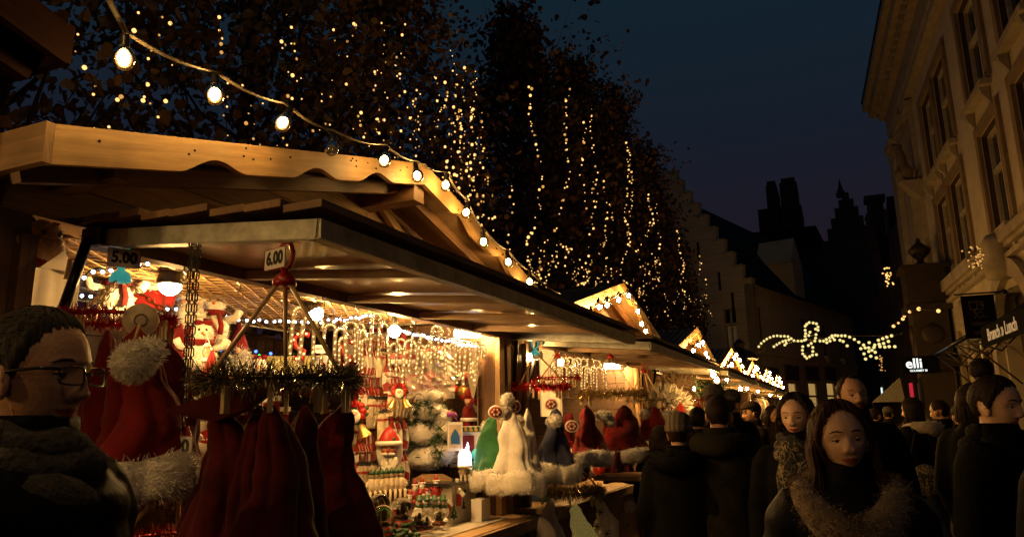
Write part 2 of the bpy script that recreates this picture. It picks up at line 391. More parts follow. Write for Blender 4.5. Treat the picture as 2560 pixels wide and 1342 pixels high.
def brick_mat(name, c1, c2, mort, sc, bump=.6):
    m, nt, b = _base(name); N = nt.nodes; L = nt.links
    tc = N.new('ShaderNodeTexCoord'); br = N.new('ShaderNodeTexBrick'); br.inputs['Scale'].default_value = sc
    mp = N.new('ShaderNodeMapping'); mp.inputs['Rotation'].default_value = (R(90), 0, 0); L.new(tc.outputs['Object'], mp.inputs[0]); L.new(mp.outputs[0], br.inputs['Vector'])
    br.inputs['Color1'].default_value = (*c1, 1); br.inputs['Color2'].default_value = (*c2, 1); br.inputs['Mortar'].default_value = (*mort, 1)
    nz = N.new('ShaderNodeTexNoise'); nz.inputs['Scale'].default_value = .8; nz.inputs['Detail'].default_value = 6; L.new(tc.outputs['Object'], nz.inputs['Vector'])
    mx = N.new('ShaderNodeMixRGB'); mx.blend_type = 'MULTIPLY'; mx.inputs[0].default_value = .5; L.new(br.outputs['Color'], mx.inputs[1]); L.new(nz.outputs['Fac'], mx.inputs[2]); L.new(mx.outputs[0], b.inputs['Base Color'])
    bp = N.new('ShaderNodeBump'); bp.inputs['Strength'].default_value = bump; bp.inputs['Distance'].default_value = .02; bp.invert = True; L.new(br.outputs['Fac'], bp.inputs['Height']); L.new(bp.outputs[0], b.inputs['Normal']); b.inputs['Roughness'].default_value = .85
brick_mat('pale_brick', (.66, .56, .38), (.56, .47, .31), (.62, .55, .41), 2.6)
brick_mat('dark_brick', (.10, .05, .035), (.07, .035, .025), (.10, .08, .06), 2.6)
mat('stucco', (.50, .44, .32), .85, 0, .16, 1.6, .35, 14)
mat('stone', (.36, .31, .23), .85, 0, .25, 3, .4, 18)
mat('stone_dark', (.17, .13, .10), .85, 0, .3, 3, .4, 18)
mat('tiles', (.022, .016, .014), .85, 0, .4, 6, .5, 10, spec=.08)
mat('frame_paint', (.42, .38, .30), .5); mat('frame_dark', (.06, .045, .035), .5)
mat('pane', (.01, .011, .012), .08, 0, .1)
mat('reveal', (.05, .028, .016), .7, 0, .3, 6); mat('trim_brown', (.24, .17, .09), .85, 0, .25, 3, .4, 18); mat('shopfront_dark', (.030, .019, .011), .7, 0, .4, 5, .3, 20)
mat('curtain_lit', (.5, .4, .2), .8, 0, .25, 5, emis=(1, .60, .17), est=.36)
mat('curtain_pale', (.5, .45, .35), .8, 0, .25, 5, emis=(1, .66, .3), est=.02)
mat('shop_lit', (.5, .38, .16), .8, 0, .2, 3, emis=(1, .58, .15), est=.30)
mat('blind_lit', (.5, .4, .3), .8, emis=(1, .72, .35), est=.22)
mat('sign_red', (.5, .02, .03), .5, emis=(1, .04, .07), est=.45)
mat('sign_white', (.8, .8, .8), .5, emis=(.85, 1, .97), est=1.1)
mat('banner_black', (.006, .006, .0055), .9, spec=.04)
mat('faded_print', (.12, .10, .065), .7)
mat('awning_grey', (.20, .19, .15), .8)
mat('bark', (.055, .036, .022), .9, 0, .4, 9, .8, 30)
mat('leaf_a', (.38, .21, .06), .7, 0, .35, 3); mat('leaf_b', (.24, .115, .035), .7, 0, .35, 3); mat('leaf_c', (.46, .29, .09), .65, 0, .3, 3)
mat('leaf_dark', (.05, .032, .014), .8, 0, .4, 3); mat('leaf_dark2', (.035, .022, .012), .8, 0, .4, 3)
g = MB().add([(-160, -60, 0), (160, -60, 0), (160, 260, 0), (-160, 260, 0)], [(0, 1, 2, 3)]).build('ground', 'cobbles'); tag(g, kind='structure')
mb = MB(); mb.add([(2.55, 8, .12), (3.9, 8, .12), (3.1, 34, .12), (1.9, 34, .12), (2.55, 8, 0), (1.9, 34, 0)], [(0, 1, 2, 3), (4, 0, 3, 5)])
tag(mb.build('pavement', 'stone_dark'), kind='structure')

# ------------------------------------------------------------------ the ochre town house on the right
FD = Vector((math.sin(R(2.6)), -math.cos(R(2.6)), 0)); FP = Vector((3.1, 33, 0))
FA = math.atan2(FD.y, FD.x)
facade = Face(FP, FD)
th = thing('town_house', 'tall ochre plastered town house with stone window surrounds along the right edge', 'house', FP, rotz=FA)
# local: x towards us along the front, -y to the street, z up
wins = [(6.6, 8.5, 8.95, 11.6), (8.9, 10.8, 8.95, 11.6), (12.8, 14.7, 8.95, 11.6), (16.1, 18.0, 8.95, 11.6), (19.4, 21.3, 8.95, 11.6),
        (6.95, 8.75, 5.6, 8.1), (9.15, 10.95, 5.6, 8.1), (13.2, 14.9, 5.6, 8.1), (16.3, 18.0, 5.6, 8.1), (19.4, 21.1, 5.6, 8.1)]
doors = [(7.2, 8.2, .5, 4.0), (9.2, 11.4, .9, 4.0), (12.6, 15.4, .1, 4.3), (17.0, 19.2, .9, 4.0)]
def wall_with_holes(mb, u0, u1, z0, z1, holes, t, mi=0):
    us = sorted({u0, u1} | {h[0] for h in holes} | {h[1] for h in holes}); zs = sorted({z0, z1} | {h[2] for h in holes} | {h[3] for h in holes})
    us = [u for u in us if u0 <= u <= u1]; zs = [z for z in zs if z0 <= z <= z1]
    for i in range(len(us) - 1):
        run = None
        for j in range(len(zs) - 1):
            cu, cz = (us[i] + us[i + 1]) / 2, (zs[j] + zs[j + 1]) / 2
            hole = any(h[0] < cu < h[1] and h[2] < cz < h[3] for h in holes)
            if not hole and run is None: run = zs[j]
            if run is not None and (hole or j == len(zs) - 2):
                ze = zs[j] if hole else zs[j + 1]
                mb.box(((us[i] + us[i + 1]) / 2, t / 2, (run + ze) / 2), (us[i + 1] - us[i], t, ze - run), mi); run = None
mb = MB(); wall_with_holes(mb, 0, 24, 0, 12.6, wins + doors, .45)
mb.box((12, 4.2, 6.3), (23.9, 7.4, 12.5)); mb.build('wall', 'stucco', th)
def window(parent, u0, u1, z0, z1, fm='frame_paint', sill=True, transom=.62, lit=None, inset=.30, bars=1):
    f = MB(); w = u1 - u0; h = z1 - z0; c = (u0 + u1) / 2
    for x in (u0 + .05, u1 - .05): f.box((x, inset, (z0 + z1) / 2), (.1, .1, h))
    for z in (z0 + .05, z1 - .05, z0 + h * transom): f.box((c, inset - .002, z), (w - .2, .096, .1))
    for k in range(bars): f.box((u0 + w * (k + 1) / (bars + 1), inset - .004, (z0 + z1) / 2), (.08, .09, h - .2))
    wi = f.build('window', fm, parent)
    p = MB(); p.box((c, inset + .04, (z0 + z1) / 2), (w - .16, .012, h - .16)); p.build('pane', 'pane', wi)
    if lit: MB().box((c, inset + .01, z0 + h * .5), (w - .3, .01, h - .25)).build('curtain', lit, wi)
    if sill:
        q = MB(); q.box((c, -.07, z0 - .09), (w + .3, .34, .14))
        for x in (u0 + .12, u1 - .12): q.prism([(0, 0), (-.2, 0), (-.16, -.16), (-.06, -.3), (0, -.42)], (x - .07, -.02, z0 - .16), (0, 1, 0), (0, 0, 1), .14)
        q.build('sill', 'stone', wi)
    return wi
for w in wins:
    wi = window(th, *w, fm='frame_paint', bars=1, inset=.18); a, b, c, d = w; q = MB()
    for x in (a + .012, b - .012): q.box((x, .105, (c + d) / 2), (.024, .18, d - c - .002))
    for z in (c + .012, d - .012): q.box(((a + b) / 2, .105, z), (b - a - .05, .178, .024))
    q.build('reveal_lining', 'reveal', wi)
for (a, b, c, d) in wins:                                            # raised stone surrounds
    q = MB()
    for x in (a - .13, b + .13): q.box((x, -.03, (c + d) / 2 + .06), (.24, .1, d - c + .1))
    q.box(((a + b) / 2, -.032, d + .13), (b - a + .5, .11, .24)); q.build('window_surround', 'trim_brown', th)
q = MB()
for z, dep, h in ((12.7, .25, .2), (12.95, .15, .3), (13.5, .2, .8), (14.05, .45, .3), (14.4, .75, .4), (14.75, .95, .3)): q.box((12 - dep / 2, .2 - dep / 2, z), (24 + dep, .4 + dep, h))
for i in range(40): q.box((.4 + i * .6, -.42, 14.12), (.22, .3, .28))
q.build('cornice', 'stone', th)
q = MB(); q.box((12, 4, 15.6), (23.6, 7, 1.4)); q.add([(-.8, -1.0, 14.95), (24, -1.0, 14.95), (24, 4, 18.5), (-.8, 4, 18.5), (-.8, 8, 14.9), (24, 8, 14.9)], [(0, 1, 2, 3), (3, 2, 5, 4), (0, 3, 4)]); q.build('roof', 'tiles', th)
q = MB(); q.box((12, -.09, 5.36), (24, .3, .22)); q.box((12, -.05, 5.2), (24, .18, .1)); q.box((12, -.06, 4.95), (24, .2, .1)); q.build('string_course', 'stone', th)
q = MB()
for x, w, d in ((.6, 1.1, .28), (2.1, .5, .18), (3.3, .9, .24), (4.8, .45, .16)):
    q.box((x, -d / 2 + .002, 9.1), (w, d, 7.0)); q.box((x, -d / 2 - .03, 5.75), (w + .16, d + .1, .26)); q.box((x, -d / 2 - .05, 12.35), (w + .2, d + .14, .3)); q.box((x, -d / 2 - .02, 11.9), (w + .08, d + .06, .1))
q.build('pilaster', 'stone', th)
for (a, b, c, d), lit in zip(doors, ('shop_lit', 'shop_lit', None, 'shop_lit')):
    if lit:
        wi = window(th, a, b, c, d, 'trim_brown', False, .75, None, .10, 2)
        mb = MB(); mb.box(((a + b) / 2 - (b - a) * .28, .125, (c + d) / 2), ((b - a) * .26, .02, d - c - .3)); mb.box(((a + b) / 2 + (b - a) * .34, .125, (c + d) / 2), ((b - a) * .18, .02, d - c - .3)); mb.build('lit_pane', lit, wi)
# arched shop doorway
q = MB(); arc = [(13.0 + 1.0 - 1.55 * math.cos(t), 3.0 + 1.55 * math.sin(t)) for t in np.linspace(0, math.pi, 15)]
arc2 = [(13.0 + 1.0 - 1.95 * math.cos(t), 3.0 + 1.95 * math.sin(t)) for t in np.linspace(0, math.pi, 15)]
poly = [(u, z) for u, z in arc2] + [(u, z) for u, z in reversed(arc)]
q.prism(poly, (0, -.16, 0), (1, 0, 0), (0, 0, 1), -.2)
for x in (12.25, 15.75): q.box((x, -.06, 1.5), (.4, .24, 3.0))
q.lathe([(.28, -.5), (.34, -.2), (.24, .1), (.34, .3), (.2, .5)], 10, (14.0, -.2, 5.0)); q.build('doorway_arch', 'stone', th)
q = MB(); q.box((14, .35, 2.2), (2.8, .05, 4.1)); d_ = q.build('shop_door', 'frame_dark', th)
MB().box((14.6, .31, 3.4), (1.2, .02, .8)).build('pane', 'pane', d_)
# scrolled relief by the banner
q = MB()
for k in range(9): q.ball((8.6 + .28 * math.cos(k * .7) * (1 - k * .07), -.05, 4.25 + .4 * math.sin(k * .7) * (1 - k * .06)), (.2, .12, .2), 8, 6)
q.box((8.6, -.02, 3.7), (.5, .12, .9)); q.build('scroll_relief', 'stone', th)
OUT = Vector((-math.cos(R(2.6)), -math.sin(R(2.6)), 0))
def put_on_facade(px, py, out):
    f = Face(FP + OUT * out, FD); u, z = f.uv(px, py); return f.p + FD * u + Vector((0, 0, z))
# rearing stone beast on a bracket between the bays
c = put_on_facade(2280, 420, .25); st = thing('gargoyle', 'dark carved beast rearing on a stone bracket high on the ochre front', 'statue', c, rotz=FA)
q = MB(); q.tube([(0, 0, -.5), (.05, -.15, -.2), (0, -.3, .1), (.12, -.32, .45), (.05, -.42, .8), (.0, -.5, .95)], [.16, .22, .2, .15, .11, .05], 8); q.tube([(0, -.25, 0), (.15, -.5, -.1), (.1, -.55, -.3)], [.08, .06, .04], 6); q.tube([(0, 0, -.3), (.3, 0, -.4), (.45, .02, -.1)], [.08, .05, .03], 6); q.ball((.05, -.42, .8), (.13, .2, .13), 8, 6); q.build('body', 'stone_dark', st)
MB().prism([(0, 0), (-.7, 0), (-.5, -.3), (-.1, -.7), (0, -.7)], (-.3, .25, -.5), (0, 1, 0), (0, 0, 1), .6).build('bracket', 'stone', st)
# ------------------------------------------------------------------ shop fittings on that front
c = put_on_facade(2450, 795, .70)
bs = thing('hanging_banner', 'black cloth banner with a pale line emblem hanging from a wall bracket', 'shop sign', c, rotz=FA + R(90)); bs.scale = (.72,) * 3
MB().box((0, 0, .05), (.9, .02, 1.35)).build('banner_cloth', 'banner_black', bs)
MB().tube([(-.62, 0, .78), (.75, 0, .78)], .03, 6).tube([(.72, -.08, .78), (.80, .08, .78)], .07, 8).tube([(.6, 0, .78), (.6, .75, .78)], .025, 6).build('bracket', 'black_metal', bs)
q = MB()
for x, z, w, h in ((-.16, .52, .36, .016), (-.16, .28, .36, .016), (-.33, .40, .016, .25), (.02, .40, .016, .25)): q.box((x + .1, -.016, z), (w, .008, h))
q.tube([(-.02, -.018, .36), (-.14, -.018, .20), (-.1, -.018, .12), (.02, -.018, .2), (.1, -.018, .16)], .01, 4)
q.tube([(-.15, -.018, .02), (-.05, -.018, .1), (0, -.018, 0), (.1, -.018, .08), (.2, -.018, .03)], .008, 4)
for z, w in ((-.14, .5), (-.2, .42), (-.42, .46), (-.48, .34)): q.box((0, -.016, z), (w, .008, .012))
q.box((-.03, -.016, .42), (.02, .008, .12)); q.box((.06, -.016, .43), (.02, .008, .1)); q.box((.12, -.016, .40), (.06, .008, .02)); q.build('emblem', 'faded_print', bs)
def awning(name, label, u0, u1, z, reach, drop, m, text=None):
    """folded-out shop awning: cloth, front bar, valance, arms"""
    t = thing(name, label, 'awning', FP + FD * u0 + Vector((0, 0, z)), rotz=FA); w = u1 - u0
    MB().add([(0, 0, 0), (w, 0, 0), (w, -reach, -drop), (0, -reach, -drop), (0, 0, -.02), (w, 0, -.02), (w, -reach, -drop - .02), (0, -reach, -drop - .02)], [(0, 1, 2, 3), (7, 6, 5, 4), (0, 3, 7, 4), (1, 5, 6, 2), (3, 2, 6, 7)]).build('awning_cloth', m, t)
    MB().box((w / 2, -reach - .03, -drop - .2), (w, .015, .4)).build('valance', m, t)
    MB().tube([(0, -reach, -drop), (w, -reach, -drop)], .035, 6).build('front_bar', 'black_metal', t)
    for x in (.25, w - .25):
        MB().tube([(x, 0, -drop - 1.0), (x + .05, -reach, -drop - .05)], .022, 5).tube([(x, 0, -.2), (x + .4 * (1 if x < w / 2 else -1), -reach * .5, -drop * .6 - .3), (x, -reach, -drop)], .02, 5).build('folding_arm', 'chrome', t)
    if text: lettering(text, .34, 'blind_lit', t, (w * .34, -reach - .045, -drop - .2), (R(90), 0, 0), .004, .004)
    return t
awning('shop_awning', 'black shop awning lettered Brunch and Lunch on its valance', 15.4, 20.2, 3.9, 1.0, .62, 'banner_black', 'Brunch \u00bb Lunch')
# frame of a rolled awning with bare arms
t = thing('awning_frame', 'rolled shop awning with bare folding metal arms sticking out over the pavement', 'awning', FP + FD * 9.0 + Vector((0, 0, 3.35)), rotz=FA)
MB().tube([(0, -.98, -.14), (4.7, -.95, -.06)], .055, 8).build('front_bar', 'black_metal', t)
MB().box((2.35, -.1, .2), (4.7, .2, .2)).build('roller_box', 'awning_grey', t)
for x in (.2, 1.7, 3.2, 4.5):
    MB().tube([(x, -.95, -.12), (x + .7, -.45, -.45), (x + .2, -.02, -.1)], .022, 5).tube([(x, -.95, -.14), (x + .1, -.02, -1.15)], .02, 5).build('folding_arm', 'iron', t)
# corner pillar with urn, in front of the far end of the house
uo, zo = facade.uv(2290, 650); c = FP + FD * 6.6 + OUT * .62
pl = thing('corner_pillar', 'dark carved stone shopfront pillar topped by an urn finial', 'pillar', (c.x, c.y, 0), rotz=FA); pl.scale = (.9, .9, .93)
q = MB()
for z, w, h in ((1.6, 1.0, 3.2), (3.35, 1.4, .3), (4.3, 1.1, 1.6), (5.2, 1.45, .22), (5.9, 1.25, 1.2), (6.58, 1.5, .16)): q.box((0, 0, z), (w, w, h))
q.build('shaft', 'shopfront_dark', pl)
q = MB()
for dx, dy in ((0, -1), (1, 0)):
    for z in (4.3, 5.9): q.lathe([(.34, -.02), (.36, .03), (.2, .06), (0.02, .08)], 12, (dx * .56 if dx else 0, dy * .56 if dy else 0, z), rot=Matrix.Rotation(R(90), 3, 'X') if dy else Matrix.Rotation(R(90), 3, 'Y'))
q.build('carved_roundel', 'shopfront_dark', pl)
MB().lathe([(.3, 0), (.32, .08), (.12, .16), (.1, .25), (.3, .45), (.36, .55), (.36, .62), (.26, .72), (.14, .82), (.07, .9), (.09, .95), (.02, 1.04)], 14, (0, 0, 6.66)).build('urn', 'shopfront_dark', pl)
# lit shop sign
c = at(2302, 911, y=24)
sg = thing('shop_sign', 'black projecting shop sign with glowing white letters elli', 'shop sign', c, rotz=R(6)); sg.scale = (.62,) * 3
MB().box((0, .06, 0), (1.55, .12, .78)).build('panel', 'banner_black', sg)
lettering('elli', .62, 'sign_white', sg, (-.28, -.012, .05), (R(90), 0, 0), .01, .012)
lettering('GOURMET BI', .125, 'sign_white', sg, (-.12, -.012, -.27), (R(90), 0, 0), .008, .003)
MB().tube([(.75, .06, .3), (1.3, .1, .3)], .03, 6).tube([(.75, .06, -.3), (1.3, .1, -.3)], .03, 6).build('bracket', 'black_metal', sg)
# next houses down the street: dark brick row with lit shop windows
def brick_house(u0, u1, h, label, gable=True, chim=()):
    p = FP + FD * u0 + OUT * -.4
    b = thing('brick_house', label, 'house', (p.x, p.y, 0), rotz=FA); w = u1 - u0
    hs = [(w * .15, w * .42, 4.6, 6.6), (w * .58, w * .85, 4.6, 6.6), (w * .15, w * .42, 7.6, 9.2), (w * .58, w * .85, 7.6, 9.2)]
    q = MB(); wall_with_holes(q, 0, w, 0, h, hs, .4); q.box((w / 2, 3.6, h / 2), (w - .02, 6.4, h)); q.build('wall', 'dark_brick', b)
    for x in hs: window(b, *x, fm='frame_dark', sill=False)
    if gable:
        n = 5; q = MB()
        for k in range(n): q.box((w / 2, .25, h + .45 + k * .9), (w * (1 - (k + .3) / (n + .6)), .5, .9))
        q.lathe([(.25, 0), (.3, .3), (.14, .6), (.22, .9), (.05, 1.3)], 8, (w / 2, .25, h + n * .9)); q.build('stepped_gable', 'dark_brick', b)
    q = MB(); q.add([(0, .5, h), (w, .5, h), (w, 7, h), (0, 7, h), (w / 2, .5, h + 4.2), (w / 2, 7, h + 4.2)], [(0, 3, 5, 4), (1, 4, 5, 2), (2, 5, 3), (0, 4, 1)]); r = q.build('roof', 'tiles', b)
    for (x, y, hh) in chim:
        MB().box((x, y, h + hh / 2), (.9, .7, hh)).box((x, y, h + hh), (1.1, .9, .25)).build('chimney', 'dark_brick', r)
    return b
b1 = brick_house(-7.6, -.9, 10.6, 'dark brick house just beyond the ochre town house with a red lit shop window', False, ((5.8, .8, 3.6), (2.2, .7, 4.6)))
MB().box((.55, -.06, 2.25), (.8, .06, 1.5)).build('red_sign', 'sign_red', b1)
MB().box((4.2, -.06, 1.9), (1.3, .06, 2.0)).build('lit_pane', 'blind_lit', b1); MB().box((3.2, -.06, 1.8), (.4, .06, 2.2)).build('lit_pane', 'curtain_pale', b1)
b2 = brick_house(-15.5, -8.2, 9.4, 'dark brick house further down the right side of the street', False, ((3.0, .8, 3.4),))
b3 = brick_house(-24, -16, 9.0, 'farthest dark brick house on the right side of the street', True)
MB().box((3.0, -.05, 3.0), (.5, .05, .5)).build('lit_pane', 'sign_white', b3)
# gold fairy lights on the brick fronts
def cluster(label, px, py, out, w, h, n, group=None, face=facade, m='fairy_warm', r=.045):
    u, z = face.uv(px, py); c = face.p + face.d * u + Vector((0, 0, z)) + OUT * out
    t = thing('fairy_light_bunch', label, 'fairy lights', c, group)
    q = MB(); q2 = MB(); pts = []
    for k in range(n):
        p = (random.gauss(0, w), random.gauss(0, w), random.uniform(-h, h)); pts.append(p); q.ball(p, r * random.uniform(.7, 1.2), 6, 4)
    q2.tube(sorted(pts, key=lambda p: p[2]), .008, 3)
    q2.build('wire', 'cable', t); tag(q.build('bulbs', m, t), kind='stuff')
    return t
cluster('bright bunch of gold lights high on the dark brick wall past the town house', 2250, 690, .5, .08, .4, 30, r=.035)
cluster('small bunch of amber lights beside the glowing elli sign', 2256, 905, .9, .07, .4, 18, m='fairy_dim', r=.03)
cluster('gold foliage of lights on the stone scroll above the shop arch', 2503, 636, .5, .10, .26, 46, r=.022, m='fairy_dim')
# pale lamps along a cornice towards the pillar
t = thing('light_row', 'short row of gold bulbs climbing to the urn topped pillar', 'string light', put_on_facade(2240, 810, 1.2))
pp = [put_on_facade(x, y, o) - wloc(t) for x, y, o in ((2234, 815, 1.2), (2246, 807, 1.2), (2257, 797, 1.2), (2261, 790, 1.2), (2274, 779, 1.2), (2297, 772, 1.5), (2346, 777, 1.5))]
MB().tube(pp, .015, 4).build('cable', 'cable', t)
for p in pp: MB().ball(p, random.uniform(.035, .065), 8, 6).build('bulb', 'fairy_warm', t)
# far market awning by the right
c = at(2222, 985, y=26); t = thing('parasol_awning', 'pale canvas pitched canopy over a dark stand on the right of the street', 'canopy', (c.x, c.y, 0))
MB().add([(-.5, -.5, 1.95), (.4, -.5, 1.95), (.4, .5, 1.95), (-.5, .5, 1.95), (.34, -.42, 2.68), (.34, .42, 2.68)], [(0, 1, 4), (0, 4, 5, 3), (1, 2, 5, 4), (3, 5, 2), (0, 3, 2, 1)]).build('canvas', 'awning_grey', t)
for x in (-.46, .36):
    for y in (-.46, .46): MB().tube([(x, y, 0), (x, y, 1.96)], .025, 6).build('post', 'black_metal', t)
MB().box((-.05, 0, .5), (.7, .8, 1.0)).build('counter', 'dark_plank', t)

# ------------------------------------------------------------------ stepped gable house at the end of the street
HD = Vector((5.1, 18, 0)).normalized(); HP = Vector((-3.35, 36, 0)); HA = math.atan2(HD.y, HD.x)
hs = thing('gabled_house', 'pale brick corner house with a stepped gable at the end of the street', 'house', HP, rotz=HA)
side = Face(HP, HD)
GN = Vector((-HD.y, HD.x, 0)); gface = Face(HP, GN)       # gable front, running left from the corner
swin = []
for x0, x1, y0, y1 in ((1968, 1990, 952, 1045), (2018, 2040, 952, 1045), (2064, 2084, 952, 1045)):
    u0, z1 = side.uv(x0, y0); u1, _ = side.uv(x1, y0); swin.append((u0, u1, 1.03, z1))
u0, z1 = side.uv(1917, 960); u1, _ = side.uv(1940, 960); swin.append((u0, u1, 1.03, z1))
uw = []
for x0, x1 in ((1895, 1907), (2000, 2018), (2050, 2066), (2090, 2102)):
    u0, z1 = side.uv(x0, 775); u1, z0 = side.uv(x1, 860); uw.append((u0, u1, 4.9, 6.7))
SL = 16.4
q = MB(); wall_with_holes(q, 0, SL, 0, 7.8, swin + uw, .4); q.box((SL / 2, 4.2, 3.9), (SL - .82, 7.2, 7.75)); q.box((SL / 2, -.04, 4.5), (SL, .16, .14)); q.build('wall', 'pale_brick', hs)
for k, w in enumerate(swin):
    window(hs, *w, fm='frame_paint', sill=True, transom=.66, lit='curtain_lit' if k < 3 else 'curtain_pale', inset=.045, bars=0)
    MB().box(((w[0] + w[1]) / 2, -.05, w[3] + .42), (w[1] - w[0] + .5, .14, .75)).build('shutter_box', 'frame_dark', hs)
for w in uw: window(hs, *w, fm='frame_dark', sill=True, inset=.06)
# gable front: local x=0 plane, running +y
GW = 7.85; gh = []
for x0, x1, y0, y1 in ((1815, 1838, 770, 870),):
    a, zt = gface.uv(x1, y0); b, zb = gface.uv(x0, y1); gh.append((a, b, zb, zt))
q = MB(); steps = 9; H0 = 7.3; SH = .71
def gw(y0, y1, z0, z1): q.box((.2, (y0 + y1) / 2, (z0 + z1) / 2), (.4, y1 - y0, z1 - z0))
a, b, zb, zt = gh[0]
gw(0, a, .01, H0); gw(b, GW, .01, H0); gw(a, b, .01, zb); gw(a, b, zt, H0)
for k in range(steps):
    ins = k * GW / 2 / (steps + .6); gw(ins, GW - ins, H0 + k * SH, H0 + (k + 1) * SH)
gw(GW / 2 - .35, GW / 2 + .35, H0 + steps * SH, H0 + steps * SH + .7)
q.build('stepped_gable', 'pale_brick', hs)
for k in range(steps):                                              # coping stone of each step
    ins = k * GW / 2 / (steps + .6)
    for s_, y in ((0, ins + .28), (1, GW - ins - .28)): MB().box((.2, y, H0 + (k + 1) * SH + .04), (.5, .6, .08)).build('coping', 'stone', hs)
for k, zz in ((1.6, 8.1), (2.6, 9.8), (1.0, 7.0)): MB().box((-.03, k, zz), (.06, .1, .9)).build('wall_anchor', 'iron', hs)
wf = MB(); wf.box((.2, (a + b) / 2, zt - (zt - zb) * .38), (.1, b - a, .1)); wf.box((.2, (a + b) / 2, (zb + zt) / 2), (.09, .09, zt - zb)); wi = wf.build('window', 'frame_paint', hs)
MB().box((.28, (a + b) / 2, (zb + zt) / 2), (.02, b - a, zt - zb)).build('pane', 'pane', wi)
MB().box((.25, (a + b) / 2, zb + (zt - zb) * .3), (.01, b - a - .1, (zt - zb) * .55)).build('curtain', 'curtain_pale', wi)
q = MB(); zr = H0 + steps * SH - .6
q.add([(.4, -.25, 7.65), (SL, -.25, 7.65), (SL, GW / 2, zr), (.4, GW / 2, zr), (SL, GW + .25, 7.65), (.4, GW + .25, 7.65)], [(0, 1, 2, 3), (3, 2, 4, 5), (1, 4, 2)]); rf = q.build('roof', 'tiles', hs)
du, dz = side.uv(2040, 690)
q = MB(); q.box((6.7, 1.0, 8.7), (1.6, 2.1, 2.1)); q.prism([(-.9, 0), (.9, 0), (0, 1.5)], (6.7, 0, 9.75), (1, 0, 0), (0, 0, 1), -2.0); q.build('dormer', 'pale_brick', rf)
# black silhouettes beyond
def silhouette(name, label, parts, cat='building', m='dark_brick'):
    x0, y0 = parts[0][0]; t = thing(name, label, cat, (x0, y0, 0)); return t
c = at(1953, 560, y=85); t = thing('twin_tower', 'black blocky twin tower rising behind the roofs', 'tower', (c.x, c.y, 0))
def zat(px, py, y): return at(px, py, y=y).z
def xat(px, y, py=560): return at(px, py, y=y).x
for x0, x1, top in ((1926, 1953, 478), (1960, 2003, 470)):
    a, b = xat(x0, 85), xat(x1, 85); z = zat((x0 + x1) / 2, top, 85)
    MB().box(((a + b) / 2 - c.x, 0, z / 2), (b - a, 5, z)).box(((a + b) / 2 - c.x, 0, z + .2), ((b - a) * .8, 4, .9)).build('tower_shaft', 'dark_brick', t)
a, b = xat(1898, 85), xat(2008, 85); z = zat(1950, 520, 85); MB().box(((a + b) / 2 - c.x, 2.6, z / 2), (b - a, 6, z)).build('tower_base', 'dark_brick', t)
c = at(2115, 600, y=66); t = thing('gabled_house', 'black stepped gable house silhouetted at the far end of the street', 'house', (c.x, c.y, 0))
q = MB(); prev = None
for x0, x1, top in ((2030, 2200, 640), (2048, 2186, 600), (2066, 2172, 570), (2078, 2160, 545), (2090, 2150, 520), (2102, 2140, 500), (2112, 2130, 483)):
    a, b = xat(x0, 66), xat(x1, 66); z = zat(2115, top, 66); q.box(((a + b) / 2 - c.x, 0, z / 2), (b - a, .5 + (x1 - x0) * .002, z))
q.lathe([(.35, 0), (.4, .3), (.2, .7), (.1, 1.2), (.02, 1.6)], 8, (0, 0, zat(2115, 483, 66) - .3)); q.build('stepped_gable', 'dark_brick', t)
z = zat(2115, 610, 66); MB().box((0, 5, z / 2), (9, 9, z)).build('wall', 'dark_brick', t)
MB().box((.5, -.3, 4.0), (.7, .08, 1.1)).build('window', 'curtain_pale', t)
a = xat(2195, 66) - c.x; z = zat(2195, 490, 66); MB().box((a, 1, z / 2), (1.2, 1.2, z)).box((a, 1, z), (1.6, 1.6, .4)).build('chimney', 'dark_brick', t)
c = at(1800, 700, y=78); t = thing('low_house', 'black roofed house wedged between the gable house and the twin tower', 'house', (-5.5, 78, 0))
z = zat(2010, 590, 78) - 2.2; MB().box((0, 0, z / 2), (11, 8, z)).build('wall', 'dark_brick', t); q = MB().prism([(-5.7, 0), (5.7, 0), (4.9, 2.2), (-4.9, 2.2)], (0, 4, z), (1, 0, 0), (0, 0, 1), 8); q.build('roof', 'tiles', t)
# light garland across the street
gl = thing('street_garland', 'gold light garland of scrolls and a knot strung across the street', 'light decoration', at(2060, 860, y=26))
o = wloc(gl)
gp = [(1897, 866), (1903, 858), (1910, 852), (1917, 847), (1925, 843), (1934, 840), (1943, 839), (1952, 840), (1961, 840), (1970, 841), (1978, 846), (1935, 866), (1942, 861), (1949, 857), (1957, 853), (1964, 851), (1966, 857), (1972, 849), (1962, 862), (1985, 851), (1995, 852), (2004, 852), (2011, 850),
      (2013, 815), (2013, 825), (2014, 833), (2017, 810), (2023, 806), (2033, 807), (2041, 809), (2045, 817), (2045, 825), (2039, 822), (2025, 830), (2013, 840), (2022, 838), (2040, 836), (2039, 845), (2015, 848), (2037, 852),
      (2007, 866), (2006, 875), (2007, 884), (2012, 890), (2017, 895), (2024, 891), (2031, 887), (2032, 878), (2032, 868), (2028, 858), (2041, 886), (2021, 863),
      (2050, 852), (2059, 852), (2066, 848), (2074, 844), (2080, 839), (2088, 838), (2095, 839), (2104, 839), (2113, 839), (2124, 842), (2075, 852), (2086, 849), (2100, 850), (2108, 853), (2118, 864), (2067, 856), (2082, 843), (2136, 848), (2147, 855), (2159, 862), (2152, 871), (2160, 884), (2164, 897), (2163, 869), (2172, 878), (2180, 875), (2173, 856), (2187, 862), (2185, 868), (2188, 880), (2191, 894), (2172, 869), (2198, 860), (2196, 850), (2207, 846), (2217, 842), (2229, 839), (2209, 858), (2221, 853), (2212, 867), (2223, 866), (2237, 866), (2177, 890), (2200, 866)]
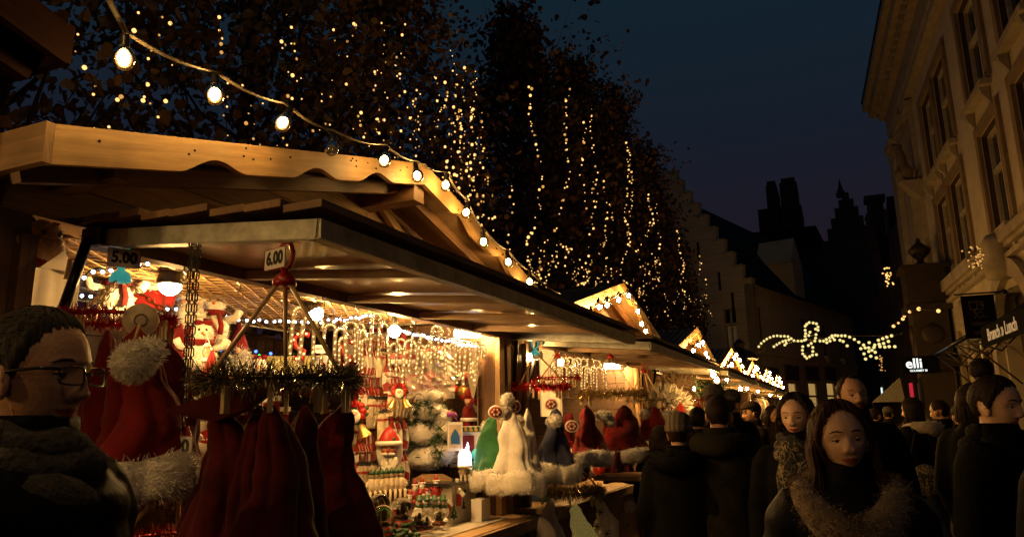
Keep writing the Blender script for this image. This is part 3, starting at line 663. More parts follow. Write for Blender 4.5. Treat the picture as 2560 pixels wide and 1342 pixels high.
dot = MB().ball((0, 0, 0), .042, 8, 6).mesh('bulb', ['garland_dot'])
P = [at(x, y, y=26 - (x - 1897) * .012) - o for x, y in gp]
for p in P: link('bulb', dot, gl, p)
q = MB()
def chain(idx): q.tube([P[i] + Vector((0, .03, 0)) for i in idx], .012, 4)
chain(range(0, 11)); chain(range(11, 16)); chain(range(19, 23)); chain([23, 24, 25]); chain(range(26, 33)); chain(range(40, 51)); chain(range(52, 62)); chain([61, 69, 70, 71, 72, 73, 74]); chain([83, 84, 85, 86, 87, 88, 89]); chain([34, 35, 36, 37, 39, 38])
q.build('wire_frame', 'cable', gl)
MB().tube([at(1888, 862, y=26.2) - o, P[0], P[22], P[60], P[88], at(2262, 832, y=21.5) - o], .008, 4).build('span_wire', 'cable', gl)
# ================================================================== MARKET STALLS
XF = -2.25; HL = 1.70; HN = 1.85; DEP = 2.05                       # front plane, half length, depth
RZ, SLP, EAV = 2.90, .265, 1.95                         # ridge height, slope, eave half length
def stall(yc, label, awn=True, dz=0.0, full=True, hook=True, trim='pine', trim2='pine_grey'):
    st = thing('market_stall', label, 'stall', (XF, yc, dz), 'wooden huts of the Christmas market')
    P = lambda n, s, l, m, k=0: plank(n, s, l, st, m, k)
    for x in (-.05, -DEP + .05):
        for y in (-HN + .05, HL - .05): P('post', (.1, .1, 2.3 + dz), (x, y, 1.15 - dz / 2), 'oak_brown')
    P('door_jamb', (.04, .09, 2.2), (.022, HL - .05, 1.1), 'pine'); P('door_jamb', (.05, .06, 2.2), (.03, HL + .045, 1.1), 'pine_grey')
    P('door_jamb', (.04, .05, 2.2), (.022, -HN + .075, 1.1), 'oak_brown')
    for k in range(6): P('wall_plank', (.022, HL + HN - .2, .148), (-.03, (HL - HN) / 2, .09 + k * .155), 'oak_brown', k % 2)
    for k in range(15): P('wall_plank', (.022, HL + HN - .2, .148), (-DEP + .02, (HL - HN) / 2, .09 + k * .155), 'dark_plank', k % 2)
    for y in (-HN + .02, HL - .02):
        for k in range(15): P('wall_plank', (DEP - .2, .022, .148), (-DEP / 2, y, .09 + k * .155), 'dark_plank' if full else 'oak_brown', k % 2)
    for k in range(4): P('counter_board', (.145, HL + HN + .02, .035), (.19 - k * .15, (HL - HN) / 2, .955 + (.001 * (k % 2))), 'pine', k)
    P('counter_edge', (.03, HL + HN + .02, .07), (.285, (HL - HN) / 2, .935), 'pine_grey')
    # gable boards
    z = 2.27; k = 0
    while z < 2.82:
        z1 = min(z + .118, 2.84); ya = lambda q: min(HN, (RZ - .03 - q) / SLP)
        MB().prism([(-ya(z), 0), (.02 if full else ya(z), 0), (.02 if full else ya(z1), z1 - z), (-ya(z1), z1 - z)], (-.02, 0, z), (0, 1, 0), (0, 0, 1), .022).build('gable_board', 'pine' if k % 2 else 'pine_grey', st)
        z += .122; k += 1
    if full:
        MB().prism([(.03, 0), (HL, 0), (HL, .12), (.03, .57)], (-.026, 0, 2.27), (0, 1, 0), (0, 0, 1), .016).build('gable_panel', 'ply', st)
        MB().beam((.02, .1, 2.80), (.02, .95, 2.30), .03, .05).build('gable_brace', 'pine', st); P('gable_batten', (.02, 1.2, .045), (.012, 1.02, 2.43), 'pine_grey')
    # roof: panels, rafters, purlins, boards
    for s in (-1, 1):
        y0, z0, y1, z1 = 0, RZ, s * EAV, RZ - SLP * EAV
        MB().beam((-DEP / 2 + .12, y0, z0), (-DEP / 2 + .12, y1, z1), DEP + .50, .02, (0, s * SLP, 1)).build('roof_panel', 'ply', st)
        q = MB(); n = 26
        for i in range(n):
            x = -DEP - .12 + (DEP + .48) * (i + .5) / n; q.beam((x, 0, RZ + .022), (x, y1, z1 + .022), .05, .022, (0, -s * SLP, 1))
        tag(q.build('roof_ribs', 'roof_dark', st), kind='stuff')
        # front board with scalloped under edge
        H = .115; cuts = [.42, .95, 1.45]
        if s < 0: cuts = [.43, .86, 1.39]
        low = [(EAV, .045 - H)]
        for c in sorted(cuts, reverse=True):
            w = .14; low += [(c + w * (1 - 2 * i / 14), .045 - H + .046 * math.cos((1 - 2 * i / 14) * math.pi / 2) ** 1.6) for i in range(15)]
        low.append((0, .045 - H))
        poly = [(0, .045), (EAV, .045)] + low
        ax = Vector((0, s, -SLP)); nrm = .026
        q = MB(); q.prism(poly, (.345 if s > 0 else .371, 0, RZ), ax, (0, 0, 1), nrm); q.build('barge_board', trim, st)
        q = MB()
        for i in range(16): yy = .1 + 1.75 * random.random(); q.ball((.373, s * yy, RZ - SLP * yy + random.uniform(-.015, .035)), .0045, 6, 4)
        tag(q.build('nails', 'iron', st), kind='stuff')
        MB().beam((.22, s * .02, RZ - .075), (.22, s * EAV, RZ - .075 - SLP * (EAV - .02)), .04, .06, (0, s * SLP, 1)).build('rafter', 'oak_brown', st)
        MB().beam((.12, s * .02, RZ - .03), (.12, s * EAV, RZ - .03 - SLP * (EAV - .02)), .16, .018, (0, s * SLP, 1)).build('soffit_board', 'oak_brown', st)
        MB().beam((-DEP - .1, s * (EAV + .012), RZ - SLP * EAV - .012), (.37, s * (EAV + .012), RZ - SLP * EAV - .012), .024, .115).build('eave_board', trim2, st)
        MB().beam((-DEP, s * 1.68, RZ - SLP * 1.68 - .06), (.3, s * 1.68, RZ - SLP * 1.68 - .06), .06, .07).build('purlin', 'oak_brown', st)
    MB().beam((-DEP - .1, 0, RZ - .10), (.335, 0, RZ - .10), .10, .12).build('ridge_beam', 'oak_brown', st)
    if not awn: return st
    # raised shutter flap
    a0, a1, xo, zi, zo = -1.57, 1.86, .97, 2.235, 2.150
    zz = lambda x: zi + (zo - zi) * (x / xo)
    aw = link('awning', MB().beam((.03, a0, zi), (.03, a1, zi), .06, .07).mesh('awning', ['oak_brown']), st)
    def chan(p0, p1, inn):
        q = MB(); d = Vector(inn); q.beam(p0, p1, .008, .056); q.beam(Vector(p0) + d * .022 + Vector((0, 0, .026)), Vector(p1) + d * .022 + Vector((0, 0, .026)), .042, .006); q.beam(Vector(p0) + d * .022 - Vector((0, 0, .026)), Vector(p1) + d * .022 - Vector((0, 0, .026)), .042, .006)
        return q.build('steel_channel', 'steel', aw)
    chan((xo, a0, zo), (xo, a1, zo), (-1, 0, 0)); chan((.0, a0, zz(0)), (xo - .01, a0, zz(xo)), (0, 1, 0)); chan((.0, a1, zz(0)), (xo - .01, a1, zz(xo)), (0, -1, 0))
    n = 5
    for i in range(1, n):
        y = a0 + (a1 - a0) * i / n; MB().beam((.06, y, zz(.06) - .008), (xo - .05, y, zz(xo - .05) - .008), .045, .036).build('joist', 'pine_grey', aw)
    for i in range(n):
        y0 = a0 + (a1 - a0) * i / n + .024; y1 = a0 + (a1 - a0) * (i + 1) / n - .024
        MB().beam((.05, (y0 + y1) / 2, zz(.05) + .024), (xo - .05, (y0 + y1) / 2, zz(xo - .05) + .024), y1 - y0 + .03, .012).build('panel', 'varnished', aw)
    xs = [.0, .13, .29, .42, .58, .72, .86, 1.0]
    for i in range(7):
        xm = (xs[i] + xs[i + 1]) / 2; r = .006 * (i % 2)
        MB().beam((xm, a0 - .03 - r, zz(xm) + .060 + r), (xm, a1 + .03, zz(xm) + .060 + r), xs[i + 1] - xs[i] - .006, .022).build('cladding_board', 'oak_brown', aw)
    for s, y in ((-1, a0), (1, a1)):
        MB().tube([(.055, y + s * .03, zz(.055) - .01), (.012, y + s * .08, 1.90)], .017, 8).tube([(.014, y + s * .078, 1.92), (.004, y + s * .11, 1.66)], .011, 8).build('gas_strut', 'black_metal', aw)
        MB().box((.055, y + s * .012, zz(.055)), (.09, .02, .06)).build('strut_bracket', 'iron', aw)
    if hook:
        q = MB()
        for i in range(13):
            y = a0 + .1 + i * .27; q.tube([(.045, y, zi - .03), (.045, y, zi - .05), (.06, y, zi - .062), (.062, y, zi - .08), (.048, y, zi - .09), (.034, y, zi - .08)], .004, 4)
        q.build('hooks', 'chrome', aw)
    return st
YC = [3.15, 7.05, 11.2, 15.0, 18.7, 22.3, 26.0]
s1 = stall(YC[0], 'nearest wooden hut, its shutter flap raised over hanging hats and lit toys')
s0 = stall(-.75, 'neighbouring wooden hut whose dark red roof corner juts into the top left', awn=False, dz=.30, full=False, trim='shade_wood', trim2='shade_wood')
for o in CH[s0.name]:
    if o.name.split('.')[0] in ('roof_panel', 'soffit_board', 'rafter', 'purlin', 'eave_board', 'barge_board', 'ridge_beam'): o.data.materials[0] = MATS['shade_wood']
s2 = stall(YC[1], 'second wooden hut with white and red hats hanging under its flap')
lab = ['third wooden hut, its counter dressed with fir garland behind the fur hats', 'fourth wooden hut, with a bulb lit gable between the third and fifth huts', 'fifth wooden hut, small and far, two before the last', 'sixth wooden hut, tiny and far, just before the last', 'last and farthest wooden hut of the row']
s3 = stall(YC[2], lab[0], full=False, hook=False)
for y, l in zip(YC[3:], lab[1:]): dup(s3, (XF, y, 0), label=l)
o = Vector((XF, YC[1], 0)); a, b = at(1295, 860, y=5.45) - o, at(1218, 1085, y=5.35) - o
MB().tube([a, a.lerp(b, .55)], .022, 8).tube([a.lerp(b, .53), b], .015, 8).build('gas_strut', 'black_metal', s2)
s1p = Vector((XF, YC[0], 0))
# ceiling lattice of the first hut
q = MB(); x0, x1, y0, y1, zc = -1.35, -.06, -1.5, 1.1, 2.275; pitch = .082; ang = .56
w, l = x1 - x0, y1 - y0
def clipseg(px, py, dx, dy):
    t0, t1 = -9, 9
    for p, d, lo, hi in ((px, dx, x0, x1), (py, dy, y0, y1)):
        a, b = (lo - p) / d, (hi - p) / d
        if a > b: a, b = b, a
        t0, t1 = max(t0, a), min(t1, b)
    return (t0, t1) if t1 - t0 > .02 else None
for sgn in (1, -1):
    dx, dy = math.sin(ang) * sgn, math.cos(ang)
    k = -80
    while k < 130:
        g_ = clipseg(x0 + k * pitch, y0, dx, dy)
        if g_: a, b = g_; q.beam((x0 + k * pitch + dx * a, y0 + dy * a, zc + sgn * .002), (x0 + k * pitch + dx * b, y0 + dy * b, zc + sgn * .002), .0145, .004)
        k += 1
lt = q.build('ceiling_lattice', 'pine', s1); tag(lt, kind='stuff')
MB().beam((x0, y0, zc), (x0, y1, zc), .02, .02).beam((x0, y1, zc), (x1, y1, zc), .02, .02).build('lattice_frame', 'steel', s1)
MB().box((-.7, -.1, 2.36), (1.25, 2.9, .012)).build('ceiling_panel', 'ply', s1)
# ------------------------------------------------------------------ string lights
coreM = MB().ball((0, 0, -.014), (.0165, .0165, .020), 10, 8).mesh('bulb', ['bulb_core']); coreF = MB().ball((0, 0, -.014), (.0165, .0165, .020), 8, 6).mesh('bulb', ['bulb_core_far'])
glassM = MB().lathe([(.011, .020), (.016, .014), (.025, .004), (.0305, -.010), (.0305, -.020), (.027, -.034), (.018, -.045), (.003, -.050)], 16).mesh('glass', ['bulb_glass'])
deadM = MB().lathe([(.010, .020), (.014, .012), (.024, -.004), (.0275, -.020), (.024, -.036), (.013, -.046), (.002, -.049)], 12).mesh('glass', ['dead_glass'])
filM = MB().tube([(-.004, 0, .01), (-.007, 0, -.02), (0, .004, -.024), (.007, 0, -.02), (.004, 0, .01)], .0012, 4).mesh('bulb', ['gold'])
sockM = MB().lathe([(.010, .050), (.013, .044), (.013, .024), (.015, .02), (.015, .014), (.010, .014)], 10).mesh('socket', ['black_plastic'])
def string_light(label, pts, bulbs, dead=(), sag=.0, cm='cable', group='bulb strings on the hut gables', flat=1.0, scale=1.0, cat='string light', far=False):
    o = Vector(bulbs[0]); t = thing('string_light', label, cat, o, group)
    pp = []
    for a, b in zip(pts[:-1], pts[1:]):
        a, b = Vector(a), Vector(b)
        for k in range(5): pp.append(a.lerp(b, k / 5) - Vector((0, 0, sag * math.sin(math.pi * k / 5))) - o)
    pp.append(Vector(pts[-1]) - o)
    MB().tube(pp, .007 if flat == 1 else .0085, 6, flat=flat).build('cable', cm, t)
    for i, b in enumerate(bulbs):
        g_ = Vector(b) - o
        c = link('bulb', filM if i in dead else (coreF if far or scale > 1 else coreM), t, g_); c.scale = (scale * (1.15 if len(bulbs) > 15 and i < 6 else 1),) * 3  # bulbs on the long string's unseen added stretch are larger
        c.rotation_euler = (random.uniform(-.35, .35), random.uniform(-.35, .35), 0)
        link('glass', deadM if i in dead else glassM, c); link('socket', sockM, c)
    return t
up = Vector((0, 0, .06))
XS = -1.70
b1_ = [Vector(p) for p in ((.75, -1.5, 3.75), (.40, -1.15, 3.6), (.05, -.8, 3.45), (-.3, -.45, 3.32), (-.62, -.1, 3.2), (-.95, .25, 3.06), (-1.25, .58, 2.93), (-1.52, .90, 2.80))] + [at(310, 132, x=XS), at(537, 225, x=XS), at(711, 298, x=XS), at(831, 362, x=XS), at(962, 393, x=XS - .05), at(1042, 432, x=-1.80), at(1115, 456, x=-1.80), at(1167, 525, x=-1.80), at(1208, 598, x=-1.80), at(1270, 649, x=-1.80), at(1324, 699, x=-1.80)]  # leading bulbs are unseen, added to light the near boards and faces
string_light('string of round bulbs from the top left down the nearest gable, plus unseen added bulbs',
    [b + up for b in b1_] + [at(1400, 735, x=-1.80)], b1_, dead=(11,), sag=.018, cm='cable_pale', flat=.35)
XG = XF + .45
def gable_bulbs(yc, offs, label, drop=.07, scale=1.0):
    b = [(XG, yc + o, RZ - SLP * abs(o) - drop + random.uniform(-.02, .02)) for o in offs]
    string_light(label, [Vector(p) + up for p in b], b, sag=.03, scale=scale)
b2_ = [at(x, y, x=XG) for x, y in ((1475, 783), (1497, 763), (1518, 758), (1548, 746), (1572, 736), (1595, 774), (1605, 806), (1614, 824))]
string_light('string of round bulbs along the gable of the second hut', [b + up for b in b2_], b2_, sag=.035, far=True)
b3_ = [at(x, y, x=XG) for x, y in ((1733, 873), (1745, 860), (1757, 853), (1765, 880), (1770, 893))]
string_light('string of round bulbs along the gable of the third hut', [b + up for b in b3_], b3_, sag=.03, scale=1.3)
gable_bulbs(YC[3], (-1.6, -1.2, -.8, -.4, 0, .4, .8, 1.2), 'string of round bulbs along the gable of the fourth hut', scale=1.5)
gable_bulbs(YC[4], (-1.6, -1.1, -.6, -.2, .3, .9), 'string of round bulbs along the gable of the fifth hut', scale=1.7)
gable_bulbs(YC[5], (-1.6, -1.0, -.5, 0, .5, 1.0), 'string of round bulbs along the gable of the sixth hut', scale=1.9)
gable_bulbs(YC[6], (-1.6, -1.0, -.5, 0, .5, 1.0, 1.5), 'string of round bulbs along the gable of the farthest hut', scale=2.0)
b4_ = [at(x, y, x=-1.3) for x, y in ((1783, 931), (1791, 945))] + [at(x, y, x=-1.5) for x, y in ((1817, 930), (1828, 908), (1818, 942))] + [at(x, y, x=-1.7) for x, y in ((1850, 968), (1868, 968), (1895, 975), (1912, 975), (1925, 985), (1945, 985), (1952, 995))]
string_light('loose string of bulbs drooping along the eaves of the far huts', [b + up for b in b4_], b4_, sag=.05, scale=1.6)
# ------------------------------------------------------------------ lamps inside the huts
def hut_lamp(label, p, kind):
    t = thing('hanging_lamp', label, 'lamp', p, 'lamps hung inside the huts')
    if kind == 'dome':
        MB().lathe([(.012, .19), (.03, .185), (.034, .12), (.045, .06), (.058, .015), (.050, .0), (.02, .0)], 16).build('lamp_holder', 'black_plastic', t)
        MB().ball((0, 0, .0), (.047, .047, .046), 14, 8).build('bulb', 'lamp_core', t)
        MB().tube([(0, 0, .18), (.01, 0, .27)], .006, 5).build('cable', 'cable', t)
    elif kind == 'tilt':
        q = Matrix.Rotation(R(-35), 3, 'Y')
        MB().lathe([(.012, .19), (.03, .185), (.034, .12), (.045, .06), (.056, .015), (.048, .0), (.02, .0)], 16, rot=q).build('lamp_holder', 'black_plastic', t)
        MB().ball((0, 0, .0), .045, 14, 8).build('bulb', 'lamp_core', t)
    elif kind == 'ball':
        MB().ball((0, 0, 0), .036, 12, 8).build('bulb', 'lamp_core', t); MB().lathe([(.015, .10), (.018, .08), (.018, .035), (.012, .03)], 10).build('lamp_holder', 'black_plastic', t)
        MB().tube([(0, 0, .1), (0, .02, .2)], .005, 5).build('cable', 'cable', t)
    else:
        MB().tube([(-.09, 0, 0), (.09, .02, 0)], .032, 10).build('bulb', 'lamp_small', t); MB().box((.13, .02, .01), (.07, .06, .06)).build('lamp_holder', 'white_paint', t)
    return t
hut_lamp('dome shaped lamp in a black holder under the lattice ceiling', at(425, 712, x=-2.62), 'dome')
hut_lamp('tilted dark lamp behind the olive tinsel ring stick', at(788, 782, x=-2.62), 'tilt')
hut_lamp('bare round bulb glaring among the candy canes', at(986, 828, x=-2.42), 'ball')
hut_lamp('white tube lamp at the far end of the nearest hut', at(1168, 832, x=-2.36), 'tube')
hut_lamp('bare bulb over the candy canes of the second hut', at(1402, 905, x=-2.7), 'ball')
hut_lamp('small bare bulb at the near strut of the second hut', at(1303, 893, x=-2.28), 'tube')
hut_lamp('white tube lamp at the far end of the second hut', at(1530, 915, x=-2.45), 'tube')
hut_lamp('round bulb hanging over the fur hats of the third hut', at(1733, 972, x=-2.0), 'ball')
hut_lamp('round bulb low beside the grey fur hat of the third hut', at(1650, 978, x=-2.6), 'ball')
hut_lamp('low bright bulb behind the crowd at the fourth hut', at(1826, 992, x=-2.1), 'ball')
hut_lamp('bright bulb of the fifth hut over the white clothes rail', at(1880, 1006, x=-2.2), 'tube')
hut_lamp('unseen bulb added inside the neighbouring hut at the near left, outside the frame', (-2.75, -.35, 2.15), 'ball').scale = (.9,) * 3  # unseen lamp, added to light the faces in the street
hut_lamp('second unseen bulb added inside the neighbouring hut, outside the frame', (-2.75, -1.5, 2.15), 'ball').scale = (.9,) * 3  # added like the one above, never in view
# ================================================================== GOODS
# ------------------------------------------------------------------ hats
from mathutils import noise as MN
def hat_mesh(H, rb, m, trim, fur=700, flat=.62, seed=0):
    """limp cloth hung by its tip: bunched at the peg, pleated and creased towards the open end"""
    rs = random.Random(seed); n = 56; k = 30; ph = [rs.uniform(0, 6.28) for _ in range(6)]; sd = Vector((seed * 7.3, 2.1, 5.5)); vs = []; fs = []
    sw = rs.uniform(-.05, .05); npl = rs.choice((4, 5, 6))
    for i in range(k + 1):
        t = i / k; r = rb * (.17 + .83 * t) * min(1, .3 + t * 9)
        for j in range(n):
            a = 2 * math.pi * j / n + .25 * math.sin(2.2 * t + ph[3])
            pl = (abs(math.sin(npl * .5 * a + ph[0] + .5 * t)) ** .55 - .6) * (.26 if trim else .40) * (.5 + .5 * t) + .10 * math.sin(3 * a + ph[1] + 1.5 * t)
            p = Vector((math.cos(a) * r, math.sin(a) * r * flat, -H * t)); q = MN.noise(p * 9 + sd) * .022 + MN.noise(p * 24 + sd) * .010
            sag = (.015 if trim else .007) * math.sin(11 * t + 2 * a + ph[2]) * t * (1.15 - t) * 2
            f = 1 + pl + (q + sag) / max(r, .03)
            vs.append((math.cos(a) * r * f + sw * math.sin(t * 2.6) + .012 * math.sin(7 * t + ph[4]), math.sin(a) * r * f * flat, -H * t + .012 * math.sin(3 * a + ph[5]) * t))
    for i in range(k):
        for j in range(n): fs.append((i * n + j, (i + 1) * n + j, (i + 1) * n + (j + 1) % n, i * n + (j + 1) % n))
    fs.append(tuple(range(n))); c = MB().add(vs, fs, 0, True); rim = vs[k * n:]
    tr = None
    if trim:
        tr = MB(); P = []; Nn = []; tv = []; tf = []
        prof = [(-.004, .070), (.020, .060), (.033, .028), (.033, -.020), (.021, -.052), (-.008, -.062), (-.018, 0)]; m_ = len(prof)
        cx = sum(p[0] for p in rim) / n; cy_ = sum(p[1] for p in rim) / n
        for j in range(n):
            p = Vector(rim[j]); o = Vector((p.x - cx, p.y - cy_, 0)).normalized(); w = 1 + .12 * MN.noise(p * 12 + sd)
            for (dr, dz) in prof: tv.append(tuple(p + o * dr * w * .9 + Vector((0, 0, dz * w))))
        for j in range(n):
            for q in range(m_): tf.append((j * m_ + q, j * m_ + (q + 1) % m_, ((j + 1) % n) * m_ + (q + 1) % m_, ((j + 1) % n) * m_ + q))
        tr.add(tv, tf, 0, True)
        for _ in range(int(fur * 3)):
            j = rs.randrange(n); q = rs.randrange(5); p = Vector(tv[j * m_ + q]).lerp(Vector(tv[((j + 1) % n) * m_ + q + 1]), rs.random()); o = Vector((p.x - cx, p.y - cy_, 0)).normalized()
            P.append(p); Nn.append((o + Vector((0, 0, (p.z - rim[j][2]) * 22 - .3))).normalized())
        tr.hairs(P, Nn, .021, .0026, 0, .5)
    return c, tr
def make_hat(name, label, cloth, trim, H=.46, rb=.16, pom=True, fur=700, seed=0, cat='hat'):
    t = thing(name, label, cat); c, tr = hat_mesh(H, rb, cloth, trim, fur, seed=seed)
    c.build('cloth_cone', cloth, t)
    if tr: tr.build('fur_trim', trim, t)
    if pom:
        p = MB().ball((rb * .5, -rb * .5, -H * .2), .042, 10, 8, 0, .05); p.fuzz((rb * .5, -rb * .5, -H * .2), .041, 420, .018, .005); p.build('pompom', trim or 'fur_white', t)
    return t
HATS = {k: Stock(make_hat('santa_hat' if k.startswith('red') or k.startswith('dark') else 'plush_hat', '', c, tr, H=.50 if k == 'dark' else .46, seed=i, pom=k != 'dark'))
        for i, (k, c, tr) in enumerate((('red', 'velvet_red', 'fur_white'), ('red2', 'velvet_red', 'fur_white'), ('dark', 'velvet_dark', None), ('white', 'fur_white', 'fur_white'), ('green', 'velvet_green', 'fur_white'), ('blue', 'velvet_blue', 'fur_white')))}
# ------------------------------------------------------------------ hanging rings
pegM = MB().box((0, -.006, -.035), (.012, .009, .07)).box((0, .006, -.035), (.012, .009, .07)).mesh('clothes_peg', ['peg'])
def tinsel(rad, thick, n, m, sx=1, sy=1, flop=.5, nw=.0032):
    q = MB(); P = []; Nn = []
    for _ in range(n):
        a = random.random() * 6.283; b = random.random() * 6.283; c = Vector((math.cos(a) * rad * sx, math.sin(a) * rad * sy, 0)); o = Vector((math.cos(a) * math.cos(b), math.sin(a) * math.cos(b), math.sin(b)))
        P.append(c + o * .004); Nn.append(o)
    q.ring((0, 0, 0), rad, .006, 28, 5, 0, sx, sy); q.hairs(P, Nn, thick, nw, 0, flop); return q
def carousel(label, p, rad, hubh, tm, armm='stick_wood', hubm='red_gloss', topz=None, price=None, thick=.05, n=1700, pegs=8, arms=3, chain=False, turn=0, hook=True, name='hanging_ring', pturn=0, nw=.0032):
    t = thing(name, label, 'hanging rack', p, 'tinsel rings that carry the hats')
    tinsel(rad, thick, n, tm, nw=nw).build('tinsel_garland', tm, t)
    for k in range(arms):
        a = turn + 2 * math.pi * k / arms; e = Vector((math.cos(a) * rad, math.sin(a) * rad, .01)); b = Vector((math.cos(a) * .02, math.sin(a) * .02, hubh - .01))
        q = MB()
        if chain:
            for i in range(9):
                c = e.lerp(b, (i + .5) / 9); d = (b - e).normalized() * .017; w = d.orthogonal().normalized() * .007; w = Matrix.Rotation(i * 1.57, 3, d) @ w
                q.tube([c - d, c - d * .6 + w, c + d * .6 + w, c + d, c + d * .6 - w, c - d * .6 - w, c - d], .0022, 4)
            q.build('chain', 'gold_paint', t)
        else: q.tube([e, b], .0065, 6).build('arm', armm, t)
    MB().lathe([(.034, -.012), (.034, 0), (.026, .016), (.012, .026), (.008, .04)], 14, (0, 0, hubh)).build('hub', hubm, t)
    MB().tube([(0, .0, hubh + .03), (.022, 0, hubh + .05), (.027, 0, hubh + .085), (.013, 0, hubh + .115), (-.013, 0, hubh + .115), (-.027, 0, hubh + .085), (-.022, 0, hubh + .05), (0, 0, hubh + .03)], .007, 6).build('handle', hubm, t)
    if topz is not None:
        z0 = hubh + .115; q = MB().tube([(0, 0, z0 - .004), (.012, 0, z0 + .008), (.008, 0, z0 + .022), (0, 0, z0 + .03), (0, 0, topz - p[2])], .003, 5); q.build('hook', 'chrome', t)
    if pegs:
        pg = MB()
        for k in range(pegs):
            a = 2 * math.pi * k / pegs + .3; o = link('clothes_peg', pegM, t, (math.cos(a) * rad, math.sin(a) * rad, -thick * .35)); o.rotation_euler = (0, 0, a + 1.57)
    if price: price_tag(price, t, (math.sin(pturn) * .036, -math.cos(pturn) * .036, hubh + .062), pturn)
    return t
def price_tag(txt, parent, loc, rz):
    """white card with a red edge and black figures"""
    o = link('price_card', MB().box((0, 0, 0), (.098, .002, .062)).mesh('price_card', ['card_white']), parent, loc); o.rotation_euler = (0, 0, rz)
    q = MB()
    for x, z, w, h in ((0, .0302, .098, .0016), (0, -.0302, .098, .0016), (-.0482, 0, .0016, .062), (.0482, 0, .0016, .062)): q.box((x, -.0016, z), (w, .001, h))
    e = q.build('border', 'red_paint', o)
    lettering(txt, .052, 'ink', o, (0, -.0022, 0), (R(90), 0, 0), .0004, .0022, .86)
    return o
FACEC = R(YAW)                                           # facing the camera along its heading
def rz_cam(p): return math.atan2(EYE.y - p[1], EYE.x - p[0]) + math.pi / 2   # local -y towards the viewer
r1 = at(292, 797, y=1.64)
carousel('red tinsel ring on gold chains under the 5.00 card', r1, .165, .135, 'tinsel_red', chain=True, hubm='teal', topz=2.20, price='5.00', thick=.03, arms=3, turn=.9, pturn=rz_cam(r1) + .15)
# oval plastic label on the red ring
lp = at(352, 800, x=-1.96); t = thing('price_disc', 'round clear plastic price disc hanging on the red tinsel ring', 'price tag', lp, rotz=rz_cam(lp)); MB().lathe([(.05, -.002), (.052, 0), (.05, .002)], 20, rot=Matrix.Rotation(R(90), 3, 'X'), sx=1).build('disc', 'ivory', t)
q = MB().ring((0, 0, 0), .018, .002, 14, 4); d_ = q.build('print', 'faded_print', t); d_.rotation_euler = (R(90), 0, 0); d_.location = (0, -.004, 0)
r2 = at(700, 952, x=-1.44)
carousel('olive tinsel ring on three wooden sticks under the 6.00 card', r2, .195, .285, 'tinsel_dark', topz=2.13, price='6.00', thick=.058, n=2600, turn=2.2, pegs=10, pturn=rz_cam(r2) - .95)
r3 = at(440, 1352, x=-1.80)
carousel('lower red tinsel ring hanging from a long chain beside the glasses wearing man', r3, .17, .205, 'tinsel_red', price='6.00', thick=.03, turn=2.4, pegs=6, pturn=rz_cam(r3) - .5)
# the long chain it hangs from
ct = at(489, 600, x=-1.76); cb = r3 + Vector((0, 0, .32))
t = thing('hanging_chain', 'long dark chain from the steel beam down to the lower 6.00 card', 'chain', ct)
q = MB(); n = 34; MB().tube([(0, 0, .03), (.012, 0, .0), (.0, 0, -.02), (-.012, 0, -.008)], .004, 5).build('hook', 'chrome', t)
for s_ in (-1, 1):
    for i in range(n):
        tt = (i + .5) / n
        if s_ > 0 and tt > .72: continue
        c = Vector((0, 0, 0)).lerp(cb - ct, tt) + Vector((s_ * .008 * (1 - tt), s_ * .006, 0)); d = (cb - ct).normalized() * .017; w = Matrix.Rotation(i * 1.57, 3, d) @ d.orthogonal().normalized() * .007
        q.tube([c - d, c - d * .6 + w, c + d * .6 + w, c + d, c + d * .6 - w, c - d * .6 - w, c - d], .0022, 4)
q.build('links', 'iron', t)
# hats of the first hut
def hat(kind, p, label, grp, rz=0, sc=1.0): return HATS[kind].put(Vector(p), rz, label, grp, sc)
G1 = 'Santa hats under the red ring'; G2 = 'dark red hats under the olive ring'
hat('red', at(345, 815, x=-1.93), 'bright red Santa hat with a big white pompom, frontmost under the 5.00 ring', G1, .4, (1.02, 1.0, .98))
hat('red2', at(270, 825, x=-2.14), 'red Santa hat half hidden behind the glasses wearing man', G1, 2.2, .95)
hat('dark', at(420, 850, x=-1.97), 'dark crimson cap on the right side of the red tinsel ring', G1, 1.0, (.8, .9, .82))
pom = at(335, 905, x=-1.84); t = thing('fur_pompom', 'big fluffy white pompom clipped in front of the red Santa hats', 'pompom', pom)
q = MB().ball((0, 0, 0), .052, 16, 12, 0, .05); q.fuzz((0, 0, 0), .05, 3200, .020, .0022, 0, .55); q.build('fur', 'fur_white', t); MB().tube([(0, -.01, .04), (.01, 0, .11)], .004, 5).build('stick', 'cord_jute', t)
pom = at(475, 960, x=-2.1); t = thing('fur_pompom', 'smaller grey pompom beside the dark chain', 'pompom', pom); q = MB().ball((0, 0, 0), .042, 12, 8, 0, .05); q.fuzz((0, 0, 0), .04, 500, .018, .005); q.build('fur', 'fur_grey', t)
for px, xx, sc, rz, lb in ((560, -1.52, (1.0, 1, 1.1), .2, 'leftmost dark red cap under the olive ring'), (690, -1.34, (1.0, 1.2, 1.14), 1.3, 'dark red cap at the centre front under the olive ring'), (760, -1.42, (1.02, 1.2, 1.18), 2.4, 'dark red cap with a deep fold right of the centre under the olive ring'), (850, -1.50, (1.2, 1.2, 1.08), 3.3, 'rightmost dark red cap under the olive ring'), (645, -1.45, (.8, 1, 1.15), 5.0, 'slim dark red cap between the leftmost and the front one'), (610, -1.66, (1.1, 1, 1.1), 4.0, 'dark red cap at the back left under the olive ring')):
    hat('dark', at(px, 1012, x=xx), lb, G2, rz, sc)
